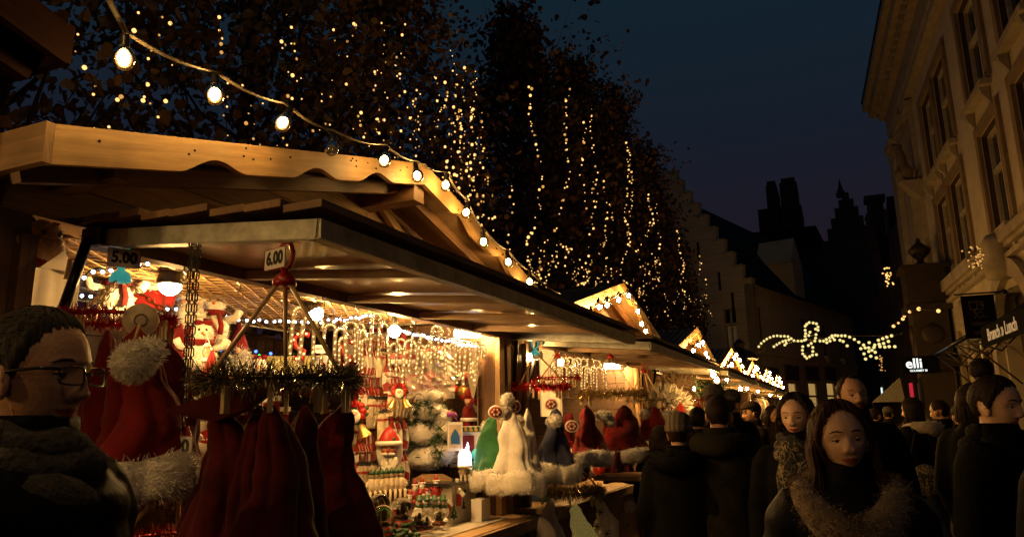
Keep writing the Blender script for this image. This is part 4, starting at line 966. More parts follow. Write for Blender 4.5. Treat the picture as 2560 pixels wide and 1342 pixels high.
pom = at(598, 1095, x=-1.62); t = thing('fur_pompom', 'pale pompom between the dark red caps', 'pompom', pom); q = MB().ball((0, 0, 0), .035, 10, 8, 0, .05); q.fuzz((0, 0, 0), .034, 300, .014, .005); q.build('fur', 'fur_tan', t)
t = thing('black_hat', 'black pointed felt hat clipped under the left of the olive ring', 'hat', at(575, 1025, x=-1.5)); MB().prism([(-.16, .0), (.0, .05), (.14, .06), (.06, .0), (-.02, -.03)], (0, 0, 0), (.93, .36, 0), (0, 0, 1), .05).build('brim', 'velvet_dark', t)
# ------------------------------------------------------------------ second hut: hats
ra = at(1340, 968, x=-2.12); carousel('red tinsel ring at the near end of the second hut', ra, .24, .26, 'tinsel_red', topz=2.2, thick=.042, hubm='teal', n=1900, turn=.4, nw=.005)
rb_ = at(1530, 985, x=-1.86); carousel('gold and red tinsel ring over the row of red hats of the second hut', rb_, .28, .33, 'tinsel_gold', topz=2.18, thick=.055, n=2200, chain=True, turn=1.0, nw=.005)
rb2 = at(1615, 1000, x=-1.9); carousel('dark tinsel ring at the far end of the second hut', rb2, .2, .30, 'tinsel_dark', topz=2.2, thick=.04, n=700, turn=1.6)
rb3 = at(1395, 945, x=-2.4); carousel('red tinsel ring deeper inside the second hut', rb3, .2, .2, 'tinsel_red', topz=2.2, thick=.035, n=600, turn=.8)
rc = at(1428, 1228, x=-1.92); carousel('gold tinsel ring low in front of the second hut, carrying felt trees', rc, .22, .25, 'tinsel_gold', thick=.055, n=2600, turn=.2, hubm='red_gloss', nw=.005)
G3 = 'plush and velvet hats of the second hut'
for k, px, py, xx, sc, lb in (('white', 1268, 1012, -2.02, (1.15, 1, 1.06), 'white plush hat, frontmost at the near end of the second hut'), ('green', 1236, 1035, -2.14, (.85, .9, .92), 'green plush hat behind the white one'), ('white', 1318, 1020, -2.0, (.8, .9, 1.06), 'white plush hat hanging beside the navy hat'), ('blue', 1392, 1020, -1.92, (1.5, 1.1, 1.0), 'navy blue velvet hat with white trim'),
        ('red', 1465, 1012, -1.80, (1.75, 1.3, .86), 'red hat with small sequins between the navy hat and the double trimmed one'), ('red2', 1560, 1012, -1.74, (2.0, 1.3, .95), 'red hat with two layers of white trim at the front of the second hut'), ('dark', 1420, 1030, -2.05, (1, 1, .95), 'dark red hat behind the navy one'), ('red', 1612, 1022, -1.76, (1.5, 1.0, .98), 'red hat second from the far end of the second hut'), ('red2', 1640, 1015, -1.66, (1.1, .85, .85), 'red hat nearest the hooded person at the second hut'), ('red', 1520, 1030, -2.0, (.9, .9, 1.0), 'red hat half hidden behind the front row of the second hut'), ('dark', 1545, 1045, -1.78, (1.9, 1.2, 1.04), 'dark red hat lowest in the front row of the second hut')):
    hat(k, at(px, py, x=xx), lb, G3, random.random() * 6, sc)
def lolly(px, py, xx, lb, r=.034):
    p = at(px, py, x=xx); t = thing('hat_brooch', lb, 'badge', p, 'round badges on the hats', rz_cam(p))
    MB().lathe([(r, -.006), (r, .004), (r * .8, .008)], 16, rot=Matrix.Rotation(R(90), 3, 'X'), sx=1.2).build('disc', 'red_gloss', t); MB().ring((0, 0, 0), r * 1.05, .007, 16, 5, 0, 1.2).build('rim', 'white_paint', t).rotation_euler = (R(90), 0, 0)
    q = MB()
    for k in range(6): a = k * 1.05; q.ball((math.cos(a) * r * .6, -.01, math.sin(a) * r * .5), .008, 6, 4)
    q.build('dots', 'white_paint', t)
for a in ((1284, 1016, -1.93, 'red and white badge on the white plush hat'), (1240, 1030, -1.96, 'red and white badge on the green plush hat'), (1378, 1010, -1.84, 'red and white badge on the navy hat'), (1430, 1065, -1.72, 'red and white badge on the sequined red hat')): lolly(*a)
for px, py, xx, lb in ((1268, 1000, -1.95, 'upper white pompom at the near end of the second hut'), (1262, 1032, -1.95, 'lower white pompom at the near end of the second hut'), (1523, 1052, -1.68, 'small white pompom between two red hats of the second hut'), (1610, 1035, -1.66, 'white pompom on the far red hats of the second hut'), (1318, 1165, -1.9, 'white pompom hanging under the white plush hats'), (1575, 1265, -1.6, 'pale pompom at the tip of a low dark cap by the second hut counter')):
    t = thing('fur_pompom', lb, 'pompom', at(px, py, x=xx)); q = MB().ball((0, 0, 0), .045, 10, 8, 0, .04); q.fuzz((0, 0, 0), .043, 300, .014, .006); q.build('fur', 'fur_white', t)
# felt trees with snowflakes under the gold ring
def felt_tree(px, py, xx, lb, flakes=True, glit=False):
    p = at(px, py, x=xx); t = thing('felt_cone', lb, 'hat', p, 'felt cones under the gold ring', rz_cam(p))
    hat_mesh(.37, .13, '', None, flat=.45, seed=int(px))[0].build('felt', 'glitter_yellow' if glit else 'cloth_white', t)
    if flakes:
        q = MB()
        for (x, z) in ((.0, -.09), (-.03, -.19), (.04, -.24), (-.04, -.30)):
            for k in range(3):
                a = k * math.pi / 3; q.beam((x - math.cos(a) * .028, -.060 - abs(z) * .05, z - math.sin(a) * .028), (x + math.cos(a) * .028, -.060 - abs(z) * .05, z + math.sin(a) * .028), .003, .006)
        q.build('snowflakes', 'ink', t)
for a in ((1375, 1245, -1.95, 'plain white felt cone under the gold ring', False), (1440, 1260, -1.80, 'gold glitter felt cone under the gold ring', False, True), (1500, 1245, -1.72, 'white felt cone with black snowflakes under the gold ring', True), (1352, 1290, -1.9, 'small white felt cone at the lower left of the gold ring', False)): felt_tree(*a)
# ------------------------------------------------------------------ glowing candy canes
def cane_root():
    t = thing('candy_cane_light', '', 'light'); pts = [(0, 0, -.225), (0, 0, -.04)] + [(.035 - .035 * math.cos(a), 0, .035 * math.sin(a) - .0) for a in np.linspace(.2, math.pi, 7)] + [(.07, 0, -.05)]
    MB().tube(pts, .0125, 8).build('tube', 'cane_glass', t)
    q = MB(); q2 = MB()
    L_ = [Vector(p) for p in pts]; path = []
    for a, b in zip(L_[:-1], L_[1:]):
        for k in range(8): path.append(a.lerp(b, k / 8))
    for i in range(2, len(path), 6): q.ball(path[i] + Vector((random.uniform(-.004, .004), 0, 0)), .0058, 6, 5)
    for z in np.arange(-.22, -.03, .034): q.ball((random.uniform(-.005, .005), 0, z), .0062, 6, 5)
    tag(q.build('lamps', 'cane_dot', t), kind='stuff')
    MB().tube([(.035, 0, .048), (.035, 0, .13)], .0012, 3).build('wire', 'cable_pale', t)
    return t
CANE = Stock(cane_root())
cpos = [(735, 775, -2.45), (758, 800, -2.5), (785, 800, -2.7), (812, 815, -2.9), (838, 828, -2.6), (862, 812, -2.5), (888, 812, -2.7), (905, 850, -2.9), (930, 790, -2.4), (948, 812, -2.6), (968, 838, -2.5), (992, 850, -2.6), (1012, 855, -2.5), (1030, 838, -2.45), (1048, 845, -2.55), (1062, 865, -2.6), (1080, 818, -2.36), (1098, 818, -2.36), (1112, 852, -2.45), (1125, 860, -2.5), (1138, 862, -2.45), (1150, 870, -2.5), (1163, 865, -2.4), (1175, 862, -2.36), (1188, 868, -2.34), (900, 830, -2.5), (1105, 870, -2.6), (1040, 868, -2.7), (975, 862, -2.8), (848, 850, -3.0), (1196, 870, -2.34), (1142, 892, -2.6)]
cpos.sort()
for i, (px, py, xx) in enumerate(cpos):
    CANE.put(at(px, py + 8, x=xx), random.uniform(-.5, 1.2), 'glowing candy cane light, %s in the cluster of the nearest hut' % nth(i, len(cpos)), 'glowing candy canes of the nearest hut', random.uniform(.85, 1.1), (random.uniform(-.1, .1), random.uniform(-.12, .12)))
cp2 = sorted((1380 + (i % 13) * 12 + random.uniform(-5, 5), 905 + (i // 13) * 22 + random.uniform(-8, 8)) for i in range(26))
for i, (px, py) in enumerate(cp2):
    CANE.put(at(px, py, x=-2.5 - .5 * random.random()), random.uniform(-.5, 1.2), 'glowing candy cane light, %s inside the second hut' % nth(i, 26), 'glowing candy canes of the second hut', random.uniform(.9, 1.15))
t = thing('hanging_wire', 'thin wire strung across the front of the nearest hut for the candy canes', 'wire', at(700, 745, x=-2.4)); o = wloc(t)
MB().tube([at(700, 748, x=-2.4) - o, at(860, 800, x=-2.4) - o, at(1050, 830, x=-2.35) - o, at(1210, 862, x=-2.32) - o], .003, 4).build('wire', 'cable', t)
# cool white string under the lattice, coloured one on the back wall
def mini_string(label, pts, n, mats, r, sag=.01, group=None):
    o = Vector(pts[0]); t = thing('mini_light_string', label, 'string light', o, group); pp = []
    m = 14
    for a, b in zip(pts[:-1], pts[1:]):
        for k in range(m): pp.append(Vector(a).lerp(Vector(b), k / m) + Vector((random.uniform(-.01, .01), 0, random.uniform(-sag, sag))) - o)
    pp.append(Vector(pts[-1]) - o); MB().tube(pp, .0035, 4).build('cable', 'cable', t)
    Q = {m_: MB() for m_ in mats}
    for i in range(n):
        f = (i + .5) / n * (len(pp) - 1); k = int(f); Q[mats[i % len(mats)]].ball(pp[k].lerp(pp[min(k + 1, len(pp) - 1)], f - k) - Vector((0, 0, .008)), r, 7, 5)
    for m_, q in Q.items(): tag(q.build('bulbs', m_, t), kind='stuff')
    return t
mini_string('cool white mini lights along the back of the ceiling lattice', [at(190, 735, x=-3.3), at(450, 772, x=-3.2), at(640, 800, x=-3.0), at(830, 800, x=-2.8), at(930, 785, x=-2.5)], 44, ['fairy_cool'], .008)
mini_string('cool white mini lights along the front rail at the far end of the nearest hut', [at(1000, 822, x=-2.42), at(1090, 845, x=-2.38), at(1200, 865, x=-2.33)], 26, ['fairy_cool'], .008)
mini_string('short cool white mini light line over the 5.00 card', [at(200, 684, x=-2.5), at(400, 652, x=-2.4)], 9, ['fairy_cool'], .007)
mini_string('coloured mini lights low on the dark back wall', [at(520, 868, x=-3.9), at(600, 880, x=-3.9), at(680, 890, x=-3.9)], 13, ['fairy_green', 'fairy_red', 'fairy_blue', 'fairy_red', 'fairy_blue'], .012, .03)
# ------------------------------------------------------------------ plush toys
def plush(name, label, kind, p, s=1.0, rz=None, group='plush toys in the nearest hut'):
    p = Vector(p); t = thing(name, label, 'toy', p, group, rz_cam(p) if rz is None else rz); t.scale = (s,) * 3
    B = lambda n, m, f: f(MB()).build(n, m, t)
    if kind == 'santa':
        B('body', 'velvet_red', lambda q: q.ball((0, 0, .10), (.10, .08, .11), 14, 9, 0, .03)); B('head', 'skin_paint', lambda q: q.ball((0, -.01, .26), .065, 12, 9))
        B('beard', 'fur_white', lambda q: q.ball((0, -.05, .20), (.07, .045, .075), 12, 8, 0, .1).fuzz((0, -.05, .2), (.07, .05, .08), 260, .03, .007)); B('hat', 'velvet_red', lambda q: q.lathe([(.072, 0), (.06, .05), (.035, .11), (.012, .16)], 12, (0, 0, .29)))
        B('hat_trim', 'fur_white', lambda q: q.ring((0, 0, .30), .068, .018, 16, 6).fuzz((0, 0, .30), (.085, .085, .02), 150, .014, .006)); B('pompom', 'fur_white', lambda q: q.ball((.03, -.01, .455), .024, 8, 6, 0, .1)); B('nose', 'skin_paint', lambda q: q.ball((0, -.078, .262), .013, 8, 6))
        for sx in (-1, 1): B('arm', 'velvet_red', lambda q: q.tube([(sx * .08, 0, .18), (sx * .12, -.03, .11), (sx * .11, -.07, .06)], [.03, .03, .026], 8)); B('eye', 'ink', lambda q: q.ball((sx * .022, -.069, .282), .007, 6, 5)); B('boot', 'black_plastic', lambda q: q.ball((sx * .05, -.08, .01), (.03, .05, .025), 8, 6))
    elif kind == 'snowman':
        B('body', 'fur_white', lambda q: q.ball((0, 0, .09), (.095, .085, .10), 14, 9, 0, .03).fuzz((0, 0, .09), (.095, .085, .1), 420, .018, .006)); B('head', 'fur_white', lambda q: q.ball((0, -.01, .24), .068, 12, 9, 0, .02).fuzz((0, -.01, .24), .068, 240, .014, .006))
        B('scarf', 'velvet_red', lambda q: q.ring((0, -.005, .185), .06, .02, 16, 6).tube([(.03, -.065, .18), (.05, -.095, .10), (.045, -.1, .05)], .018, 6, flat=.5)); B('nose', 'orange', lambda q: q.tube([(0, -.07, .24), (0, -.12, .235)], [.012, .002], 8))
        for sx in (-1, 1): B('eye', 'ink', lambda q: q.ball((sx * .022, -.07, .262), .008, 6, 5)); B('arm', 'fur_white', lambda q: q.tube([(sx * .08, 0, .15), (sx * .13, -.04, .16), (sx * .15, -.06, .2)], .024, 8))
        B('bow', 'velvet_red', lambda q: q.ball((-.03, -.04, .31), (.03, .012, .018), 8, 6).ball((.03, -.04, .31), (.03, .012, .018), 8, 6).ball((0, -.045, .31), .012, 8, 6))
    elif kind == 'gnome':
        B('body', 'fur_grey', lambda q: q.ball((0, 0, .09), (.10, .09, .10), 14, 9, 0, .05).fuzz((0, 0, .09), (.1, .09, .1), 420, .03, .006)); B('hat', 'velvet_red', lambda q: q.lathe([(.08, 0), (.065, .06), (.03, .15), (.008, .22)], 12, (0, 0, .16))); B('nose', 'skin_paint', lambda q: q.ball((0, -.095, .15), .022, 10, 7)); B('beard', 'fur_white', lambda q: q.fuzz((0, -.06, .09), (.06, .05, .07), 300, .05, .006))
    elif kind == 'reindeer':
        B('head', 'fur_brown', lambda q: q.ball((0, 0, .0), (.075, .07, .08), 14, 9, 0, .03).fuzz((0, 0, 0), (.075, .07, .08), 500, .014, .005)); B('muzzle', 'fur_tan', lambda q: q.ball((0, -.05, -.035), (.058, .05, .048), 12, 8, 0, .03).fuzz((0, -.05, -.035), (.058, .05, .048), 260, .01, .005)); B('nose', 'fur_brown', lambda q: q.ball((0, -.1, -.015), (.022, .014, .015), 10, 6))
        for sx in (-1, 1):
            B('eye', 'ink', lambda q: q.ball((sx * .028, -.064, .022), .008, 8, 6)); B('ear', 'fur_brown', lambda q: q.ball((sx * .095, .0, .03), (.035, .012, .02), 8, 6)); B('antler', 'velvet_red', lambda q: q.tube([(sx * .04, 0, .07), (sx * .07, 0, .12), (sx * .10, 0, .14)], .012, 6).tube([(sx * .07, 0, .12), (sx * .06, 0, .16)], .01, 6))
            B('arm', 'fur_brown', lambda q: q.tube([(sx * .05, 0, -.1), (sx * .1, -.02, -.17)], [.035, .03], 8))
        B('body', 'fur_brown', lambda q: q.ball((0, .01, -.15), (.075, .06, .09), 12, 8, 0, .04)); B('scarf', 'velvet_red', lambda q: q.ring((0, 0, -.08), .05, .02, 14, 6))
    return t
plush('plush_reindeer', 'brown plush reindeer with a red scarf at the top left of the nearest hut', 'reindeer', at(103, 605, x=-2.5), .95, rz=rz_cam(at(103, 605, x=-2.5)) + .5)
plush('plush_santa', 'plush Santa in a furry white hood above the red tinsel ring', 'santa', at(365, 790, x=-3.0), .85)
plush('plush_santa', 'plush Santa with a bright red hat tip left of the long chain', 'santa', at(468, 880, x=-3.1), .95)
plush('plush_snowman', 'white plush snowman right of the long chain at the Santa plush', 'snowman', at(500, 930, x=-2.95), .8)
plush('plush_gnome', 'small grey gnome behind the Santa left of the chain', 'gnome', at(440, 960, x=-3.05), .8)
plush('plush_snowman', 'white plush snowman under the olive ring left side', 'snowman', at(640, 1010, x=-3.2), .9)
plush('plush_snowman', 'white plush snowman behind the toadstool cushion', 'snowman', at(595, 1060, x=-2.9), .8)
plush('plush_gnome', 'grey gnome between the glitter sign and the ornaments', 'gnome', at(860, 985, x=-3.4), .9)
plush('plush_snowman', 'white plush snowman up behind the candy canes', 'snowman', at(935, 880, x=-3.3), .9)
plush('plush_snowman', 'white plush snowman with a red bow above the small lantern', 'snowman', at(528, 860, x=-3.1), .9)
plush('plush_snowman', 'white plush snowman lower beside the long chain', 'snowman', at(487, 1020, x=-3.0), .9)
plush('plush_snowman', 'white plush bear like snowman lying behind the 5.00 card chains', 'snowman', at(285, 790, x=-2.95), .8)
plush('plush_gnome', 'grey furry gnome on top of the toadstool cushion', 'gnome', at(520, 1045, x=-2.6), .8)
plush('plush_gnome', 'grey gnome in a red hat under the lantern', 'gnome', at(590, 930, x=-3.2), .8)
plush('plush_santa', 'plush Santa half hidden at the right of the dark red caps', 'santa', at(905, 1010, x=-3.2), .9)
plush('plush_santa', 'plush Santa high behind the candy canes', 'santa', at(1005, 985, x=-2.95), 1.0)
plush('plush_santa', 'plush Santa on the wall left of the hanging ornaments', 'santa', at(880, 940, x=-3.3), 1.1)
plush('plush_snowman', 'white plush snowman low by the feet of the dark red caps', 'snowman', at(355, 1310, x=-2.4), 1.0)
plush('plush_snowman', 'white plush snowman between the leftmost dark red caps at the bottom', 'snowman', at(560, 1290, x=-2.5), 1.0)
plush('plush_gnome', 'gnome with a red hat at the bottom between the dark red caps', 'gnome', at(575, 1180, x=-2.55), .8)
plush('plush_santa', 'small plush Santa at the bottom beside the lower chain ring', 'santa', at(468, 1300, x=-2.4), .7)
# furry hat trim shape low left: brown fur rug
t = thing('fur_rug', 'brown fur rug draped below the red Santa hats', 'rug', at(420, 1240, x=-2.26), rotz=rz_cam(at(420, 1240, x=-2.26)))
q = MB().box((0, 0, 0), (.42, .05, .24)); P = [(random.uniform(-.21, .21), -.026, random.uniform(-.12, .12)) for _ in range(1500)]; q.hairs(P, [(0, -1, -.6)] * 1500, .03, .004, 0, .3); q.build('fur', 'fur_brown', t)
# little lantern
p = at(515, 905, x=-2.7); t = thing('small_lantern', 'tiny white wire lantern hanging below the plush snowman', 'lantern', p)
MB().lathe([(.022, 0), (.024, .012), (.016, .02)], 10).build('base', 'white_paint', t); MB().lathe([(.014, .02), (.022, .04), (.02, .06), (.012, .07)], 10).build('glass', 'bulb_glass', t); MB().lathe([(.016, .07), (.012, .085), (.004, .09)], 10).build('cap', 'white_paint', t)
q = MB()
for a in (0, 3.1416): q.tube([(math.cos(a) * .02, 0, .01), (math.cos(a) * .034, 0, .045), (math.cos(a) * .018, 0, .08)], .003, 4)
q.tube([(-.018, 0, .08), (0, 0, .115), (.018, 0, .08)], .002, 4); q.build('frame', 'white_paint', t)
# canvas bag with pegs at the left
p = at(112, 735, x=-2.36); t = thing('canvas_cloth', 'cream canvas sheet pegged up by two clothes pegs at the left post', 'cloth', p, rotz=rz_cam(p) + .2)
vs = []; fs = []
for i in range(13):
    for j in range(9): x = -.10 + .20 * i / 12; z = .085 - .22 * j / 8; vs.append((x, .012 * math.sin(i * 1.1 + j * .3) * (j / 8) + .006 * math.sin(i * 2.3), z))
for i in range(12):
    for j in range(8): fs.append((i * 9 + j, i * 9 + j + 1, (i + 1) * 9 + j + 1, (i + 1) * 9 + j))
MB().add(vs, fs, 0, True).build('sheet', 'cloth_white', t); 
for x in (-.045, .06): o = link('clothes_peg', pegM, t, (x, -.015, .125)); o.rotation_euler = (0, .1, 0)
MB().add([(-.02, .01, .09), (.05, .03, .16), (.09, .02, .07)], [(0, 1, 2)]).build('folded_corner', 'cloth_white', t)
# toadstool cushion
p = at(545, 1130, x=-2.5); t = thing('printed_cushion', 'white cushion printed with red spotted toadstools', 'cushion', p, rotz=rz_cam(p))
MB().ball((0, .06, 0), (.21, .07, .15), 20, 12).box((0, .05, 0), (.36, .08, .26)).build('cover', 'cloth_white', t)
for (x, z, s_) in ((-.05, .05, 1), (.10, .02, .8), (-.12, -.05, .6), (.06, -.08, .8)):
    q = MB().prism([(-.05 * s_, 0), (-.04 * s_, .03 * s_), (0, .05 * s_), (.04 * s_, .03 * s_), (.05 * s_, 0), (.0, -.012 * s_)], (x, -.012, z), (1, 0, 0), (0, 0, 1), .004); c = q.build('toadstool_print', 'red_gloss', t)
    q = MB()
    for k in range(6): q.ball((x + random.uniform(-.03, .03) * s_, -.017, z + random.uniform(.004, .03) * s_), .004, 6, 4)
    q.build('dots', 'white_paint', c)
# wire grid on the back wall
t = thing('wire_grid', 'dark wire display grid fixed to the back wall of the nearest hut', 'display rack', at(600, 930, x=-4.1)); o = wloc(t); q = MB()
for k in range(16): q.tube([(0, -.75 + k * .1, -.3), (0, -.75 + k * .1, .28)], .004, 4)
for k in range(5): q.tube([(0, -.8, -.28 + k * .14), (0, .8, -.28 + k * .14)], .004, 4)
q.build('wires', 'iron', t)
# big lit glitter sign with a Santa face
p = at(755, 925, x=-3.1); t = thing('glitter_sign', 'glittering yellow sign with a Santa face behind the olive ring', 'sign', p, rotz=rz_cam(p) - .2)
MB().box((-.08, 0, .03), (.38, .04, .12)).build('board', 'glitter_yellow', t); MB().lathe([(.062, -.02), (.062, .02), (.05, .028)], 16, (.14, -.02, .03), rot=Matrix.Rotation(R(90), 3, 'X')).build('face_disc', 'fur_white', t); MB().ball((.14, -.065, .03), .014, 8, 6).build('nose', 'red_gloss', t)
q = MB()
for x in (-.22, -.13): q.ring((x, 0, 0), .035, .014, 14, 6)
o_ = q.build('letters', 'red_gloss', t); o_.rotation_euler = (R(90), 0, 0); o_.location = (0, -.03, -.07)
MB().ball((.05, -.02, -.06), (.05, .02, .03), 10, 7, 0, .1).ball((.15, -.02, -.07), (.03, .02, .03), 8, 6, 0, .1).build('holly', 'glitter_yellow', t)
p = at(800, 872, x=-2.9); t = thing('price_card', 'small white card reading 2 VOOR beside the candy canes', 'price tag', p, rotz=rz_cam(p)); MB().box((0, 0, 0), (.085, .002, .05)).build('card', 'card_white', t); lettering('2 VOOR', .022, 'ink', t, (0, -.002, 0), (R(90), 0, 0), .0003, .0008)
# red glossy swirls beside it
for px, py, lb in ((752, 862, 'red dotted swirl letter left of the 2 VOOR card'), (868, 880, 'red swirl letter right of the 2 VOOR card')):
    p = at(px, py, x=-3.0); t = thing('swirl_light', lb, 'light decoration', p, rotz=rz_cam(p)); MB().tube([(.05, 0, .06), (0, 0, .075), (-.045, 0, .04), (-.03, 0, -.01), (.02, 0, -.04), (.01, 0, -.085), (-.04, 0, -.08)], .017, 8).build('tube', 'red_gloss', t)
    q = MB()
    for (x, z) in ((.03, .068), (-.02, .065), (-.045, .03), (-.01, -.02), (.02, -.055), (-.02, -.085)): q.ball((x, -.017, z), .007, 6, 5)
    q.build('lamps', 'cane_dot', t)
# ------------------------------------------------------------------ hanging wooden ornaments
def ornament(kind):
    t = thing('hanging_ornament', '', 'ornament'); B = lambda n, m, q: q.build(n, m, t)
    if kind == 'santa':
        B('figure', 'white_paint', MB().prism([(-.025, -.1), (.025, -.1), (.035, -.04), (.028, .03), (.015, .07), (0, .085), (-.015, .07), (-.028, .03), (-.035, -.04)], (0, .005, 0), (1, 0, 0), (0, 0, 1), .010)); B('hat', 'red_paint', MB().prism([(-.026, .035), (.026, .035), (.012, .075), (0, .09), (-.012, .075)], (0, -.0055, 0), (1, 0, 0), (0, 0, 1), .003)); B('face', 'skin_paint', MB().ball((0, -.006, .022), (.016, .004, .012), 8, 6)); B('coat', 'red_paint', MB().prism([(-.024, -.09), (.024, -.09), (.03, -.045), (0, -.03), (-.03, -.045)], (0, -.0055, 0), (1, 0, 0), (0, 0, 1), .003)); B('nose', 'red_gloss', MB().ball((0, -.011, .018), .004, 6, 5))
    else:
        B('figure', 'ivory', MB().prism([(-.018, -.11), (.014, -.11), (.024, -.05), (.018, .02), (.022, .06), (0, .08), (-.018, .06), (-.024, 0)], (0, .005, 0), (1, 0, 0), (0, 0, 1), .012)); B('scarf', 'red_paint', MB().box((0, -.008, .03), (.046, .004, .014))); B('hat', 'ink', MB().box((0, -.004, .085), (.03, .016, .02)))
    B('ribbon', 'red_gloss', MB().tube([(-.004, 0, .08), (-.002, 0, .15), (.003, 0, .15), (.004, 0, .08)], .003, 4))
    return t
ORN = {'santa': Stock(ornament('santa')), 'snowman': Stock(ornament('snowman'))}
rows = [(932, 905, 6, 'santa', -3.0), (930, 1000, 6, 'santa', -2.95), (948, 1025, 6, 'snowman', -2.9), (990, 945, 6, 'santa', -2.8), (1000, 1000, 5, 'snowman', -2.75), (915, 1140, 7, 'santa', -2.95), (925, 1190, 6, 'snowman', -2.9), (975, 1060, 4, 'snowman', -2.8), (1003, 1085, 3, 'santa', -2.75), (1000, 1165, 4, 'santa', -2.75), (968, 905, 4, 'snowman', -2.9), (900, 1090, 5, 'snowman', -3.1), (1022, 965, 5, 'snowman', -2.85), (955, 955, 5, 'santa', -3.0), (885, 985, 5, 'snowman', -3.3), (945, 1085, 5, 'snowman', -2.95), (898, 1165, 6, 'santa', -3.2), (1022, 1045, 4, 'snowman', -2.8)]
for i, (px, py, n, kd, xx) in enumerate(rows):
    base = at(px, py, x=xx); sc = 1.0
    rl = ['highest', 'second highest', 'pale snowman', 'upper right', 'second right', 'lower left', 'lowest', 'middle', 'right middle', 'lowest right', 'top middle', 'leftmost', 'farthest right', 'upper middle', 'upper left', 'inner middle', 'low left back', 'small right'][i]
    t = thing('hanging_rod', '%s brown rod holding a sheaf of hanging ornaments' % rl, 'display rod', base + Vector((0, 0, .155))); MB().tube([(-.02, .12, 0), (0, -.14, 0)], .006, 6).ball((0, -.15, 0), .010, 8, 6).build('rod', 'oak_brown', t)
    for k in range(n):
        ORN[kd].put(base + Vector((.004 * k, -.11 + .2 * k / n, 0)), rz_cam(base) + random.uniform(-.25, .25) - .3, 'flat %s ornament, %s in the sheaf on the %s rod' % ('Santa' if kd == 'santa' else 'snowman', ['nearest', 'second nearest', 'third nearest', 'fourth nearest', 'fifth nearest', 'sixth nearest', 'seventh nearest'][k], rl), 'ornaments on the %s rod' % rl, random.uniform(.92, 1.08), (0, random.uniform(-.08, .08)))
# baubles and little stockings hung on the end wall and the back wall
BAU = {}
for nm, m in (('red', 'red_gloss'), ('gold', 'gold'), ('white', 'white_paint')):
    t = thing('hanging_bauble', '', 'bauble'); MB().ball((0, 0, 0), .038, 12, 8).build('ball', m, t); MB().lathe([(.010, .035), (.010, .044), (.003, .048)], 8).build('cap', 'gold', t); MB().tube([(0, 0, .045), (0, 0, .10)], .0015, 3).build('thread', 'red_gloss', t); BAU[nm] = Stock(t)
t = thing('toy_stocking', '', 'stocking'); MB().prism([(-.03, .07), (.03, .07), (.028, -.01), (.07, -.03), (.075, -.06), (.05, -.075), (-.02, -.075), (-.032, -.04)], (0, .012, 0), (1, 0, 0), (0, 0, 1), .024).build('stocking', 'velvet_red', t); MB().box((0, 0, .075), (.07, .034, .03)).build('cuff', 'fur_white', t); STK = Stock(t)
bp_ = sorted((random.uniform(885, 1195), random.uniform(895, 1075), random.choice(('red', 'gold', 'white', 'white'))) for _ in range(44))
for i, (px, py, k_) in enumerate(bp_):
    BAU[k_].put(at(px, py, y=4.72), 0, '%s bauble on the end wall, %s of its wall' % (k_, nth(i, 44) if i < 39 or i == 43 else ['fifth', 'fourth', 'third', 'second'][i - 39] + ' from the right'), 'baubles on the end wall of the nearest hut', random.uniform(.8, 1.2))
bp_ = sorted((random.uniform(545, 885), random.uniform(925, 1085)) for _ in range(22))
for i, (px, py) in enumerate(bp_):
    p = at(px, py, x=-3.75); STK.put(p, rz_cam(p) + random.uniform(-.3, .3), 'small red stocking with a white cuff at the back, %s' % nth(i, 22), 'toy stockings on the back wall of the nearest hut', random.uniform(.9, 1.3))
# large Santa face plaque
p = at(972, 1128, x=-2.66); t = thing('santa_plaque', 'large painted Santa face plaque with a long beard', 'ornament', p, rotz=rz_cam(p) - .15)
MB().ball((0, .03, 0), (.085, .035, .13), 16, 10).build('back', 'white_paint', t)
MB().lathe([(.07, 0), (.062, .03), (.04, .07), (.015, .10)], 14, (0, 0, .05), 0, 1.05, .5).build('hat', 'red_gloss', t); MB().ring((0, 0, .05), .072, .018, 18, 6, 0, 1.03, .55).build('hat_trim', 'white_paint', t); MB().ball((0, -.008, .012), (.05, .02, .034), 12, 8).build('face', 'skin_paint', t)
q = MB()
for k in range(26): a = random.uniform(-2.7, -.45); r_ = random.uniform(.5, 1); q.ball((math.cos(a) * .062 * r_, -.012, -.02 + math.sin(a) * .10 * r_), (.019, .014, .024), 7, 5)
q.ball((-.022, -.03, -.015), (.024, .01, .01), 8, 6).ball((.022, -.03, -.015), (.024, .01, .01), 8, 6); q.build('beard', 'white_paint', t)
MB().ball((0, -.036, .004), .011, 8, 6).build('nose', 'red_gloss', t); MB().ball((-.03, -.024, .002), (.013, .006, .011), 8, 6).ball((.03, -.024, .002), (.013, .006, .011), 8, 6).build('cheeks', 'red_paint', t)
for sx in (-1, 1): MB().ball((sx * .018, -.027, .024), .005, 6, 5).build('eye', 'ink', t)
MB().ball((.03, -.02, .078), (.02, .01, .012), 8, 6, 0, .15).build('holly', 'green_paint', t)
